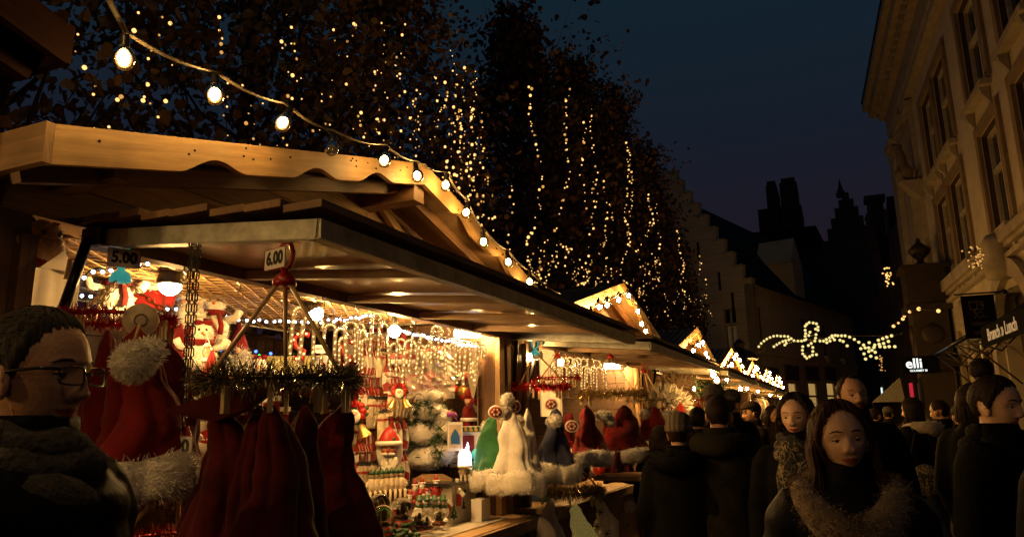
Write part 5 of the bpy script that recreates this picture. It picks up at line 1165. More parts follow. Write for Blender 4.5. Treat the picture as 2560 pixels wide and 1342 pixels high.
# Santa ornament with two bells
for px, py, xx, lb, sc in ((885, 1050, -2.9, 'red bow Santa with two gold bells beside the dark caps', 1.15), (998, 990, -2.62, 'small Santa with two gold bells under the upper right rod', .8)):
    p = at(px, py, x=xx); t = thing('bell_ornament', lb, 'ornament', p, rotz=rz_cam(p)); t.scale = (sc,) * 3
    for sx in (-1, 1): MB().lathe([(.004, 0), (.02, -.012), (.026, -.045), (.042, -.075), (.044, -.08)], 14, (sx * .034, 0, -.02), rot=Matrix.Rotation(sx * -.4, 3, 'Y')).build('bell', 'gold', t); 
    MB().ball((0, -.01, .02), (.035, .02, .04), 10, 8, 0, .06).build('beard', 'white_paint', t); MB().ball((0, -.022, .035), (.02, .012, .014), 8, 6).build('face', 'skin_paint', t)
    q = MB()
    for k in range(9): a = k * .7; q.ball((math.cos(a) * .05, .012, .05 + math.sin(a) * .045), (.022, .008, .022), 7, 5, 0, .15)
    q.tube([(0, 0, .09), (0, 0, .16)], .006, 4); q.build('bow', 'red_gloss', t)
    q = MB()
    for k in range(7): a = k * .95 + .3; q.ball((math.cos(a) * .068, .018, .05 + math.sin(a) * .06), (.016, .006, .014), 6, 5, 0, .2)
    tag(q.build('holly', 'green_paint', t), kind='stuff')
# cellophane bag of wreaths
p = at(1068, 935, x=-2.62); t = thing('wreath_bag', 'clear crackling bag of wreaths with holly and red rings', 'wreath', p, rotz=rz_cam(p))
vs = []; fs = []; n = 14
for i in range(n + 1):
    for j in range(n + 1):
        vs.append((-.19 + .38 * i / n, -.05 + random.uniform(-.016, .016), .17 - .34 * j / n))
for i in range(n):
    for j in range(n): fs.append((i * (n + 1) + j, i * (n + 1) + j + 1, (i + 1) * (n + 1) + j + 1, (i + 1) * (n + 1) + j))
MB().add(vs, fs).build('film', 'cellophane', t)
for x, z in ((-.09, -.06), (.03, -.04), (.06, -.06)): o_ = MB().ring((0, 0, 0), .055, .010, 24, 6).ring((0, 0, .012), .05, .008, 24, 6).build('red_hoop', 'red_gloss', t); o_.rotation_euler = (R(90), 0, .3); o_.location = (x, 0, z)
q = MB(); q2 = MB()
for k in range(60):
    a = random.uniform(0, 1); p_ = (-.06 + .22 * a + random.gauss(0, .02), random.uniform(-.02, .02), .09 - .1 * a + random.gauss(0, .03)); q.ball(p_, (.018, .008, .010), 5, 4, 0, .3)
    if k % 4 == 0: q2.ball((p_[0], p_[1] - .02, p_[2]), .008, 6, 5)
q.build('holly', 'green_paint', t); q2.build('berries', 'red_gloss', t)
p = at(1115, 942, x=-2.5); t = thing('price_card', 'small hand lettered white card on the wreath bag', 'price tag', p, rotz=rz_cam(p)); MB().box((0, 0, 0), (.045, .002, .05)).build('card', 'card_white', t); lettering('5,\u00b0\u00b0', .022, 'ink', t, (0, -.002, .008), (R(90), 0, 0), .0003, .0004); lettering('2 voor', .011, 'ink', t, (0, -.002, -.014), (R(90), 0, 0), .0003)
# shelf trays of folded red and white goods over the bag
for px, py, lb in ((1085, 885, 'red and white folded cloth pile over the wreath bag'), (1005, 905, 'red and white folded cloth pile left of the wreath bag')):
    p = at(px, py, x=-2.7); t = thing('folded_cloth', lb, 'cloth', p, rotz=rz_cam(p)); MB().box((0, 0, 0), (.19, .12, .03)).build('lower_cloth', 'white_paint', t); MB().box((0, -.005, .035), (.18, .12, .036)).build('upper_cloth', 'red_paint', t)
# lit diamond lantern and climbing Santa
p = at(1182, 935, x=-2.36); t = thing('diamond_lantern', 'pale lit diamond shaped paper lantern near the far post', 'lantern', p); MB().lathe([(.004, .17), (.045, .03), (.05, .0), (.004, -.18)], 6, smooth=False).build('shade', 'cane_glass', t); MB().ball((0, 0, .02), .012, 8, 6).ball((.01, 0, -.04), .01, 8, 6).ball((0, 0, .08), .01, 8, 6).build('lamps', 'cane_dot', t); MB().ring((0, 0, .01), .048, .003, 6, 4).build('frame', 'gold', t)
p = at(1172, 1032, x=-2.42); t = thing('climbing_santa', 'small Santa in red climbing a rope below the diamond lantern', 'toy', p, rotz=rz_cam(p) + 1.0)
MB().ball((0, 0, .0), (.05, .045, .06), 12, 8).build('body', 'velvet_red', t); MB().ring((0, 0, -.045), .05, .014, 14, 6).build('coat_trim', 'fur_white', t); MB().ball((0, 0, .085), .034, 10, 8).build('head', 'skin_paint', t); MB().lathe([(.036, 0), (.025, .04), (.006, .075)], 10, (0, 0, .10)).build('hat', 'velvet_red', t); MB().ball((0, -.02, .065), (.03, .02, .03), 8, 6, 0, .1).build('beard', 'fur_white', t)
for sx in (-1, 1): MB().tube([(sx * .03, 0, -.06), (sx * .032, -.01, -.13)], [.024, .02], 8).build('leg', 'velvet_red', t); MB().tube([(sx * .045, -.02, .03), (sx * .04, -.07, .10)], .016, 8).build('arm', 'velvet_red', t); MB().ball((sx * .032, -.02, -.145), (.02, .035, .016), 8, 6).build('boot', 'black_plastic', t)
MB().tube([(0, -.075, -.2), (0, -.075, .3)], .004, 5).build('rope', 'cord_jute', t)
# snow covered fir
p = at(1075, 1172, x=-2.62); t = thing('frosted_tree', 'bushy artificial tree flocked with white cotton snow', 'christmas tree', p)
MB().tube([(0, 0, 0), (0, 0, .5)], [.02, .008], 8).build('trunk', 'bark', t); MB().lathe([(.06, 0), (.05, .02), (.02, .03)], 12).build('base', 'oak_brown', t)
for (x, z, r_) in ((-.15, .09, .10), (-.02, .07, .11), (.11, .10, .10), (-.17, .23, .09), (-.02, .24, .11), (.12, .26, .09), (-.1, .37, .09), (.03, .39, .095), (.11, .35, .075), (-.03, .50, .065), (.07, .49, .06)):
    q = MB().ball((x * .8, random.uniform(-.06, .02), z), (r_, r_ * .9, r_ * .72), 18, 13, 0, .11); q.fuzz((x * .8, -.02, z), (r_, r_, r_ * .72), 420, .02, .005); q.build('snow_clump', 'fur_white', t)
q = MB()
for k in range(420): a = random.random() * 6.28; z = random.uniform(.02, .46); r_ = .12 * (1 - z * 1.2) + .02; c = Vector((math.cos(a) * r_, math.sin(a) * r_, z)); q.hairs([c], [(math.cos(a), math.sin(a), -.2)], .055, .008)
q.build('needles', 'green_fir', t); q = MB()
for k in range(22):
    c = Vector((random.uniform(-.15, .16), -.105, random.uniform(.06, .46))); q.hairs([c] * 26, [(random.gauss(0, .6), -.7, random.gauss(-.2, .5)) for _ in range(26)], .05, .006)
tag(q.build('sprigs', 'green_fir', t), kind='stuff')
p = at(1125, 1035, x=-2.45); t = thing('purple_bird', 'small purple feather bird clipped on the frosted tree', 'ornament', p); MB().ball((0, 0, 0), (.022, .03, .02), 10, 7).tube([(0, 0, .01), (.03, .01, -.02), (.05, .02, -.05)], [.014, .012, .004], 6, flat=.4).tube([(0, 0, 0), (.045, 0, .005), (.06, 0, -.012)], [.012, .01, .003], 6, flat=.4).build('feathers', 'purple', t)
# poster cards and lit toys by the post
def poster(px, py, xx, w, h, lb, m, deco):
    p = at(px, py, x=xx); t = thing('toy_box', lb, 'box', p, rotz=rz_cam(p) + .1); MB().box((0, .02, 0), (w, .04, h)).build('carton', m, t); deco(t, w, h); return t
def deco1(t, w, h): MB().box((0, -.002, 0), (w * .8, .003, h * .8)).build('print', 'ivory', t); MB().prism([(-.03, -.05), (.03, -.05), (.03, 0), (.015, .03), (0, .05), (-.015, .03), (-.03, 0)], (0, -.004, .0), (1, 0, 0), (0, 0, 1), .002).build('castle_print', 'blue_paint', t)
def deco2(t, w, h):
    MB().box((-.02, -.002, -.02), (w * .62, .003, h * .6)).build('print', 'red_paint', t)
    for x in (-.035, .0, .035): MB().prism([(-.012, 0), (.012, 0), (.012, .012), (.004, .012), (.004, .03), (-.012, .03)], (x, -.004, h * .34), (1, 0, 0), (0, 0, 1), .002).build('boot_print', 'gold_paint', t)
    MB().box((0, -.003, h * .40), (w * .9, .003, h * .15)).build('band', 'green_paint', t)
poster(1138, 1090, -2.40, .10, .19, 'tall pale toy carton left of the red printed one', 'card_white', deco1); poster(1178, 1105, -2.36, .13, .22, 'red and green printed toy carton beside the post', 'card_white', deco2)
p = at(1193, 1135, x=-2.30); t = thing('glitter_ball', 'turquoise glowing globe figure by the post', 'ornament', p); MB().ball((0, 0, 0), .040, 14, 10).build('globe', 'teal', t); MB().lathe([(.03, -.055), (.024, -.04), (.02, -.03)], 12).build('foot', 'teal', t); MB().ball((0, 0, .055), (.014, .012, .026), 8, 6).build('figure', 'skin_paint', t)
p = at(1162, 1150, x=-2.32); t = thing('lit_castle', 'small brightly glowing white castle ornament', 'ornament', p); mat('castle_glow', (.8, .8, .85), .5, emis=(.85, .80, 1), est=2.6)
q = MB()
for x, h, r_ in ((-.035, .06, .014), (-.015, .075, .016), (.008, .085, .015), (.022, .12, .010), (.036, .06, .013)): q.lathe([(r_, -.03), (r_, h - .035), (r_ * 1.15, h - .03), (.001, h)], 8, (x, 0, 0))
q.box((0, 0, -.015), (.085, .03, .045)); q.build('towers', 'castle_glow', t); MB().lathe([(.05, -.045), (.048, -.032)], 14).build('base', 'white_paint', t)
p = at(1100, 1120, x=-2.45)
t = thing('wooden_tree', 'slatted pale wooden fir shape beside the frosted tree', 'ornament', at(1143, 1140, x=-2.46), rotz=rz_cam(p)); q = MB()
for k in range(8): w = .10 - .011 * k; MB().box((0, 0, -.06 + k * .03), (w, .02, .022)).build('slat', 'pine', t)
MB().tube([(0, .015, -.08), (0, .015, .18)], .006, 6).build('stem', 'oak_brown', t)
# ------------------------------------------------------------------ the counter display: steps, figurines, globes
CZ = .975
t = thing('display_step', 'white cloth covered step behind the figurines', 'display step', (-2.62, 4.40, CZ)); MB().box((0, 0, .12), (.62, .34, .24)).build('cloth_cover', 'cloth_white', t); MB().box((0, -.02, .248), (.64, .38, .012)).build('shelf_top', 'black_plastic', t)
t = thing('white_box', 'plain white box standing at the counter end by the post', 'box', (-2.22, 4.46, CZ)); MB().box((0, 0, .07), (.075, .13, .14)).build('carton', 'card_white', t); MB().box((0, 0, .1415), (.078, .133, .003)).build('lid', 'card_white', t)
t = thing('counter_cloth', 'white tablecloth on the counter under the snow globes', 'tablecloth', (-2.3, 3.75, CZ)); MB().box((-.06, 0, .002), (.50, 1.75, .006)).build('cloth', 'cloth_white', t)
t = thing('wooden_chair_toy', 'pale wooden doll bench behind the figurines', 'toy furniture', at(1080, 1245, x=-2.5)); 
o = t; MB().prism([(-.13, 0), (.13, 0), (.13, .12), (.07, .15), (-.07, .15), (-.13, .12)], (0, .05, 0), (1, 0, 0), (0, 0, 1), .014).build('back', 'pine', t); MB().box((0, 0, .03), (.24, .1, .015)).build('seat', 'pine', t)
for sx in (-1, 1): MB().box((sx * .12, 0, .04), (.02, .10, .09)).build('side', 'pine', t)
t.rotation_euler = (0, 0, .5)
def figurine(kind):
    nm = {'santa': 'santa_figurine', 'snowman': 'snowman_figurine', 'house': 'snowy_house', 'fir': 'small_fir', 'sitter': 'seated_figurine', 'globe': 'snow_globe', 'jar': 'glass_ball'}[kind]
    t = thing(nm, '', 'figurine' if kind in ('santa', 'snowman', 'sitter') else {'house': 'ornament', 'fir': 'ornament', 'globe': 'snow globe', 'jar': 'ornament'}[kind]); B = lambda n, m, q: q.build(n, m, t)
    if kind == 'santa':
        B('coat', 'red_paint', MB().lathe([(.034, 0), (.036, .03), (.026, .07), (.014, .085)], 12)); B('trim', 'white_paint', MB().ring((0, 0, .006), .034, .008, 14, 5)); B('head', 'skin_paint', MB().ball((0, 0, .098), .019, 10, 7)); B('beard', 'white_paint', MB().ball((0, -.014, .086), (.018, .012, .022), 8, 6)); B('hat', 'red_paint', MB().lathe([(.021, 0), (.013, .02), (.003, .04)], 10, (0, 0, .108))); B('hat_trim', 'white_paint', MB().ring((0, 0, .109), .019, .006, 12, 5))
        for sx in (-1, 1): B('arm', 'red_paint', MB().tube([(sx * .024, 0, .072), (sx * .036, -.016, .05)], .010, 6))
    elif kind == 'snowman':
        B('body', 'white_paint', MB().ball((0, 0, .034), (.036, .034, .036), 12, 8)); B('head', 'white_paint', MB().ball((0, 0, .086), .023, 12, 8)); B('scarf', 'green_paint', MB().ring((0, 0, .067), .022, .008, 14, 5)); B('hat', 'green_paint', MB().lathe([(.03, 0), (.03, .004), (.019, .006), (.017, .03), (.002, .032)], 12, (0, 0, .100))); B('nose', 'orange', MB().tube([(0, -.02, .086), (0, -.04, .084)], [.005, .001], 6)); B('eyes', 'ink', MB().ball((-.009, -.02, .093), .003, 5, 4).ball((.009, -.02, .093), .003, 5, 4))
        for sx in (-1, 1): B('arm', 'bark', MB().tube([(sx * .03, 0, .045), (sx * .055, -.01, .065)], .003, 5))
    elif kind == 'house':
        B('walls', 'red_paint', MB().prism([(-.045, 0), (.045, 0), (.045, .05), (0, .09), (-.045, .05)], (0, .04, 0), (1, 0, 0), (0, 0, 1), .08)); B('snow_roof', 'white_paint', MB().beam((-.056, 0, .048), (.002, 0, .1), .10, .016, (-1, 0, 1)).beam((.056, 0, .048), (-.002, 0, .1), .10, .016, (1, 0, 1)).ball((-.03, -.045, .07), (.02, .008, .012), 7, 5).ball((.028, -.045, .07), (.02, .008, .014), 7, 5)); B('door', 'oak_brown', MB().box((0, -.042, .022), (.022, .004, .044))); B('window', 'lamp_dim', MB().box((.0, -.042, .062), (.012, .004, .012))); B('chimney', 'white_paint', MB().box((.025, .01, .10), (.018, .018, .04)))
    elif kind == 'fir':
        B('branches', 'green_fir', MB().lathe([(.03, .015), (.012, .05), (.024, .045), (.009, .08), (.017, .075), (.001, .12)], 9)); B('stem', 'bark', MB().tube([(0, 0, 0), (0, 0, .02)], .006, 6)); B('snow', 'white_paint', MB().ball((0, -.015, .05), (.012, .008, .005), 6, 4).ball((.01, -.008, .085), (.008, .006, .004), 6, 4))
    elif kind == 'sitter':
        B('body', 'ivory', MB().lathe([(.022, 0), (.026, .02), (.018, .055), (.010, .065)], 10)); B('head', 'ivory', MB().ball((0, 0, .08), .016, 9, 7)); B('cap', 'green_paint', MB().lathe([(.017, 0), (.011, .012), (.002, .03)], 9, (0, 0, .085)))
        for sx in (-1, 1): B('leg', 'ivory', MB().tube([(sx * .01, -.01, .008), (sx * .012, -.04, .006), (sx * .012, -.045, -.07)], .007, 6)); B('boot', 'black_plastic', MB().ball((sx * .012, -.05, -.078), (.008, .014, .008), 7, 5)); B('arm', 'ivory', MB().tube([(sx * .018, 0, .05), (sx * .026, -.02, .025)], .006, 6))
    elif kind == 'globe':
        B('base', 'red_paint', MB().lathe([(.046, 0), (.048, .012), (.042, .024), (.036, .03)], 14)); B('glass', 'clear_glass', MB().ball((0, 0, .072), .048, 16, 11)); B('scene', 'gold_paint', MB().ball((0, 0, .045), (.028, .028, .014), 8, 5, 0, .1).ball((.006, 0, .075), (.010, .010, .022), 7, 6).ball((-.012, .0, .065), (.008, .008, .014), 7, 6)); B('snow', 'white_paint', MB().lathe([(.03, .032), (.028, .042), (.002, .046)], 10))
        q = MB()
        for k in range(9): a = k * .7; q.ball((math.cos(a) * .047, math.sin(a) * .047, .016), (.012, .012, .009), 6, 4, 0, .2)
        B('holly_ring', 'green_paint', q)
    else:
        B('ball', 'gold', MB().ball((0, 0, .035), .036, 14, 10, 0, .0)); B('cap', 'white_paint', MB().lathe([(.010, .068), (.010, .076), (.003, .08)], 8)); B('band', 'white_paint', MB().ring((0, 0, .035), .035, .004, 16, 5))
    return t
mat('lamp_dim', (.6, .4, .15), .5, emis=(1, .6, .2), est=.8)
FG = {k: Stock(figurine(k)) for k in ('santa', 'snowman', 'house', 'fir', 'sitter', 'globe', 'jar')}
GF = {'santa': 'Santa figurines on the counter', 'snowman': 'snowman figurines on the counter', 'house': 'snowy toy houses', 'fir': 'small toy firs', 'sitter': 'seated figurines with dangling legs', 'globe': 'snow globes', 'jar': 'gold balls on the counter'}
def fig(kind, px, py, label, z=None, x=None, sc=1.0, turn=0.0):
    p = at(px, py, x=x) if x is not None else at(px, py, z=z)
    return FG[kind].put(p, rz_cam(p) + turn, label, GF[kind], sc)
# seven sitters on a dark shelf edge
p0 = at(935, 1232, x=-2.62); p1 = at(1010, 1225, x=-2.50)
t = thing('shelf_block', 'dark shelf block that the row of seated figurines sits on', 'shelf', (p0 + p1) / 2 + Vector((-.03, .06, -.05)), rotz=math.atan2((p1 - p0).y, (p1 - p0).x)); MB().box((0, 0, 0), ((p1 - p0).length + .1, .1, .095)).build('block', 'oak_brown', t)
for k in range(7):
    c = p0.lerp(p1, k / 6); FG['sitter'].put(c + Vector((-.02, .0, .0)), rz_cam(c) + .2, 'pale seated figurine, %s in the row on the dark block' % ['leftmost', 'second from the left', 'third from the left', 'middle one', 'third from the right', 'second from the right', 'rightmost'][k], GF['sitter'], 1.25)
for i, (px, py, lb) in enumerate(((1158, 1190, 'seated figurine on the step under the glowing castle'), (1178, 1188, 'middle seated figurine in red below the printed toy carton'), (1196, 1192, 'seated figurine with dark boots nearest the post'))):
    fig('sitter', px, py, lb, x=-2.34 - .02 * i, sc=1.1)
sh = CZ + .256
fig('house', 1055, 1165, 'red toy house with a snowy roof in front of the frosted tree', z=sh, sc=1.0); fig('house', 1018, 1160, 'red toy house at the left end of the shelf', z=sh, sc=.95, turn=.5); fig('snowman', 1105, 1172, 'tall white snowman in a dark hat right of the toy house', z=sh, sc=1.1)
fig('santa', 1073, 1177, 'small red nutcracker like Santa between the toy house and the snowman', z=sh, sc=.62); fig('fir', 1043, 1178, 'tiny fir left of the toy house', z=sh, sc=.6); fig('fir', 1128, 1175, 'dark small fir right of the tall snowman', z=sh, sc=.7)
for i, (px, py) in enumerate(((1128, 1182), (1140, 1180), (1150, 1178))): fig('jar', px, py, ['small red gold ball at the left of three on the shelf', 'middle small gold ball on the shelf', 'small gold ball nearest the glowing castle'][i], z=sh, sc=.32)
low = [('santa', 1038, 1256, 'Santa figurine at the left of the doll bench', -2.40, .95), ('santa', 1055, 1250, 'Santa figurine with a card standing on the doll bench', -2.42, .95), ('santa', 1090, 1245, 'Santa figurine alone at the right of the doll bench', -2.42, 1.0), ('house', 1130, 1262, 'big red toy house with a steep snowy roof by the white box', -2.36, 1.35), ('house', 1058, 1275, 'red toy house behind the front snowmen', -2.38, .9), ('house', 1110, 1278, 'red toy house at the right of the front snowmen', -2.36, .9), ('snowman', 1048, 1292, 'leftmost of the front snowmen with green hats', -2.33, .95), ('snowman', 1068, 1292, 'front snowman with a red back, second of the row', -2.33, 1.0), ('snowman', 1086, 1290, 'front snowman third of the row', -2.33, .95), ('snowman', 1108, 1294, 'rightmost of the front snowmen with green hats', -2.30, 1.05), ('fir', 1155, 1275, 'small fir to the right of the big toy house', -2.32, .9), ('fir', 1135, 1298, 'small fir in front of the big toy house', -2.28, .8), ('santa', 1025, 1275, 'Santa figurine half hidden by the snow globes', -2.4, .8)]
for k, px, py, lb, xx, sc in low: fig(k, px, py, lb, x=xx, sc=sc)
for px, py, xx, sc, lb in ((955, 1335, -2.24, 1.25, 'frontmost clear snow globe beside the dark caps'), (948, 1300, -2.36, 1.2, 'snow globe behind the frontmost one'), (1003, 1318, -2.28, 1.35, 'large snow globe with a gold scene in the middle'), (1045, 1325, -2.24, .95, 'snow globe with pale rosy filling right of the large one'), (1065, 1322, -2.22, .7, 'small snow globe near the counter edge'), (1098, 1312, -2.20, .75, 'small snow globe with a red base farthest along the counter')):
    fig('globe', px, py, lb, x=xx, sc=sc)
for px, py, xx, sc, lb in ((1075, 1312, -2.26, .9, 'icy white ball in the row before the front snowmen'), (1112, 1305, -2.24, .8, 'icy white ball at the right before the front snowmen'), (1050, 1308, -2.3, .9, 'icy white ball at the left before the front snowmen')):
    p = at(px, py, x=xx); t = thing('ice_ball', lb, 'ornament', p); MB().ball((0, 0, 0), .034 * sc, 14, 10).build('ball', 'bulb_glass' if 0 else 'white_paint', t); MB().ball((0, 0, -.03 * sc), (.03, .03, .008), 10, 5).build('snow_foot', 'white_paint', t)
q = MB(); t = thing('holly_cluster', 'dark glossy holly heap at the foot of the snow globes', 'ornament', at(1000, 1345, x=-2.2))
for k in range(70): q.ball((random.gauss(0, .05), random.gauss(0, .06), random.gauss(0, .02)), (.02, .02, .012), 6, 4, 0, .25)
q.build('leaves', 'green_fir', t)
# ------------------------------------------------------------------ goods of the farther huts
t = thing('fir_garland', 'green fir garland with gold bulbs draped along the third hut', 'garland', at(1780, 945, x=-2.1)); o = wloc(t); q = MB(); q2 = MB()
a, b = at(1680, 935, x=-2.1) - o, at(1800, 972, x=-2.1) - o
for k in range(1500): c = a.lerp(b, random.random()) + Vector((random.gauss(0, .06), random.gauss(0, .05), random.gauss(0, .10))); q.hairs([c], [(random.gauss(0, 1), random.gauss(0, 1), random.gauss(0, 1))], .12, .02)
for k in range(26): q2.ball(a.lerp(b, random.random()) + Vector((random.gauss(.06, .03), random.gauss(0, .05), random.gauss(0, .12))), .03, 7, 5)
q.build('needles', 'green_fir', t); q2.build('baubles', 'gold', t)
a = at(1640, 965, x=-2.25); b = at(1790, 990, x=-2.25)
for i, (px, py, xx, s_, m, lb) in enumerate(((1692, 968, -1.95, 1.3, 'fur_tan', 'tall shaggy tan fur hat at the third hut'), (1680, 1010, -1.9, 1.1, 'fur_white', 'cream fur hat under the shaggy tan one'), (1655, 1000, -2.0, .9, 'fur_grey', 'grey fur hat left of the shaggy tan one'))):
    t = thing('fur_hat', lb, 'hat', at(px, py, x=xx)); q = MB().ball((0, 0, 0), (.15 * s_, .13 * s_, .13 * s_), 12, 8, 0, .08); q.fuzz((0, 0, 0), (.15 * s_, .13 * s_, .13 * s_), 700, .11, .02, 0, .5); q.build('fur', m, t)
    MB().ring((0, 0, -.11 * s_), .12 * s_, .03, 16, 6).build('brim', 'velvet_dark', t)
rd = at(1735, 1000, x=-1.85); carousel('dark red tinsel ring hanging over the crowd at the third hut', rd, .34, .34, 'tinsel_red', thick=.06, n=500, turn=.5, hubm='black_plastic')
for px, xx, lb in ((1700, -1.75, 'red hat left on the third hut ring'), (1745, -1.65, 'red hat right on the third hut ring')): hat('red', at(px, 1005, x=xx), lb, 'red hats of the third hut', 1.0, 1.1)
t = thing('clothes_rail', 'rail of pale knitted clothes at the farthest huts', 'clothes rail', at(1905, 1015, x=-1.9)); q = MB().tube([(0, -1.4, .22), (0, 1.8, .22)], .03, 6); q.build('rail', 'iron', t)
for k in range(6):
    c = MB().lathe([(.05, .2), (.22, .10), (.24, -.3), (.26, -.8)], 10, (0, -1.2 + k * .5, 0), 0, .35, 1); c.build('garment', ['cloth_white', 'fur_tan', 'fur_white'][k % 3], t)
t = thing('counter_shelf', 'pale folding counter leaf sticking out by the crowd at the second hut', 'shelf', at(1590, 1190, x=-1.55)); MB().box((0, 0, 0), (.55, .5, .035)).build('board', 'pine', t); MB().tube([(.2, .1, 0), (.22, .1, -1.0)], .018, 6).build('prop', 'iron', t)
t = thing('blue_tub', 'blue plastic tub of toys on the second hut counter', 'box', at(1345, 1235, x=-2.35)); MB().box((0, 0, .0), (.3, .3, .22)).build('tub', 'blue_paint', t); MB().box((0, 0, .115), (.32, .32, .012)).build('rim', 'blue_paint', t)
for k, (px, py, c_, lb) in enumerate(((1455, 1185, 'red_gloss', 'large red bauble under the double trimmed hat'), (1500, 1175, 'red_gloss', 'red bauble in the shade under the red hats'))):
    t = thing('hanging_bauble', lb, 'bauble', at(px, py, x=-2.0)); MB().ball((0, 0, 0), .06, 14, 10).build('ball', c_, t); MB().lathe([(.014, .056), (.014, .07), (.004, .075)], 8).build('cap', 'gold', t)
t = thing('white_backdrop', 'pale paper backdrop inside the second hut behind the candy canes', 'panel', at(1410, 960, x=-3.2)); MB().box((0, 0, 0), (.02, 1.6, .8)).build('sheet', 'card_white', t)
mini_string('cool white mini lights at the top of the second hut', [at(1315, 890, x=-3.4), at(1400, 905, x=-3.4), at(1480, 912, x=-3.2)], 16, ['fairy_cool'], .013)
# lantern on a hut post and old street lantern
t = thing('street_lantern', 'dark lantern head standing above the fifth hut roof', 'lamp', at(1858, 985, y=21)); MB().lathe([(.3, 0), (.42, .9), (.5, .95), (.3, 1.15), (.12, 1.25), (.16, 1.38), (.05, 1.5)], 6, (0, 0, .0), smooth=False).build('lantern_head', 'black_metal', t); MB().tube([(0, 0, 0), (0, 0, -wloc(t).z)], .06, 8).build('post', 'black_metal', t)
# ================================================================== TREES
LEAF = np.array([(0, 0, 0), (.36, .18, .10), (.30, .66, .08), (0, 1.0, -.06), (-.30, .66, .08), (-.36, .18, .10)], float)
def tree(y, x, h, rad, nleaf, lsize, label, mats, top=.12, base=2.7, nbr=46, seed=0, lean=0):
    r = np.random.default_rng(seed); random.seed(seed)
    t = thing('lime_tree', label, 'tree', (x, y, 0), 'trees strung with fairy lights behind the huts')
    q = MB(); q.tube([(0, 0, 0), (.05, 0, h * .3), (-.04, .05, h * .6), (0, 0, h * .93)], [.22, .16, .09, .02], 9)
    q.build('trunk', 'bark', t)
    br = MB(); tips = []
    prof = lambda u: rad * (math.sin(math.pi * min(1, (u * .9 + .12))) ** .6 * (1 - .25 * u) + .0) * (1 if u < .75 else (1 - (u - .75) / .25 * (1 - top)))
    for k in range(nbr):
        u = (k + .5) / nbr; z0 = base * .85 + (h - base) * u * .85; a = r.uniform(0, 6.283); R_ = prof(min(.99, u + .1)) * r.uniform(.75, 1.12); rise = r.uniform(.5, 1.5) * (1.0 - .3 * u) + .5
        p1 = Vector((math.cos(a) * R_, math.sin(a) * R_, min(h * 1.02, z0 + rise))); p0 = Vector((0, 0, z0)); pm = p0.lerp(p1, .5) + Vector((0, 0, -.15 * rise))
        br.tube([p0, pm, p1], [.035, .02, .006], 4, 0, False); tips.append(p1)
        for m in range(3):
            s_ = p0.lerp(p1, r.uniform(.4, .9)); e = s_ + Vector((r.normal(0, .35), r.normal(0, .35), r.uniform(.2, .8))); br.tube([s_, s_.lerp(e, .5) + Vector((r.normal(0, .05), r.normal(0, .05), 0)), e], [.012, .008, .003], 3, 0, False); tips.append(e)
    for k in range(16):                                             # bare shoots above the crown
        a = r.uniform(0, 6.283); R_ = rad * r.uniform(.1, .8); zb = h * r.uniform(.78, .93); e = Vector((math.cos(a) * R_ * 1.2, math.sin(a) * R_ * 1.2, zb + r.uniform(.5, 1.3)))
        br.tube([(math.cos(a) * R_ * .6, math.sin(a) * R_ * .6, zb - .6), e], [.012, .003], 3, 0, False); tips.append(e)
    br.build('limbs', 'bark', t)
    # leaves: clumps spread through the crown, denser towards the skin
    nc = max(60, nleaf // 28); u = r.uniform(0, 1, nc) ** .9; a = r.uniform(0, 6.283, nc); k = r.uniform(.25, 1, nc) ** .5
    pr = np.array([prof(v) for v in u]); C = np.stack([np.cos(a) * pr * k, np.sin(a) * pr * k, base + (h - base) * u], 1)
    C = np.concatenate([C, np.array([tuple(p) for p in tips])]); idx = r.integers(0, len(C), nleaf); pos = C[idx] + r.normal(0, 1, (nleaf, 3)) * np.array([.26, .26, .22]) * (lsize / .14) ** .5
    d = r.normal(0, 1, (nleaf, 3)); d[:, 2] -= .5; d /= np.linalg.norm(d, axis=1)[:, None]
    w = np.cross(d, r.normal(0, 1, (nleaf, 3))); w /= np.linalg.norm(w, axis=1)[:, None]; n = np.cross(w, d); sz = lsize * r.uniform(.6, 1.25, nleaf)
    V = pos[:, None, :] + sz[:, None, None] * (LEAF[None, :, 0, None] * w[:, None, :] + LEAF[None, :, 1, None] * d[:, None, :] + LEAF[None, :, 2, None] * n[:, None, :] * r.uniform(.3, 2.2, nleaf)[:, None, None])
    V = V.reshape(-1, 3); b = np.arange(nleaf)[:, None] * 6; Fq = np.concatenate([b + np.array([[0, 1, 2, 3]]), b + np.array([[0, 3, 4, 5]])], 1).reshape(-1, 4)
    me = bpy.data.meshes.new('crown'); me.vertices.add(len(V)); me.vertices.foreach_set('co', V.ravel()); me.loops.add(Fq.size); me.loops.foreach_set('vertex_index', Fq.ravel().astype(np.int32)); me.polygons.add(len(Fq)); me.polygons.foreach_set('loop_start', np.arange(0, Fq.size, 4, dtype=np.int32))
    for m in mats: me.materials.append(MATS[m])
    me.polygons.foreach_set('material_index', np.repeat(r.integers(0, len(mats), nleaf), 2).astype(np.int32)); me.update(calc_edges=True); me.validate()
    link('crown', me, t); return t
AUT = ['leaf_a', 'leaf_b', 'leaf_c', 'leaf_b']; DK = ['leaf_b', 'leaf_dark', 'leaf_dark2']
tree(3.6, -6.6, 9.0, 2.0, 5600, .12, 'nearest autumn lime tree, its brown leaves filling the upper left corner', AUT, .6, 2.4, 60, 1)
tree(6.6, -6.6, 9.5, 2.0, 9000, .12, 'autumn lime tree straight above the nearest hut', AUT, .6, 2.4, 60, 2)
tree(9.9, -6.7, 10.2, 1.9, 10000, .12, 'autumn lime tree over the peak of the nearest hut', AUT + ['leaf_dark'], .5, 2.4, 60, 3)
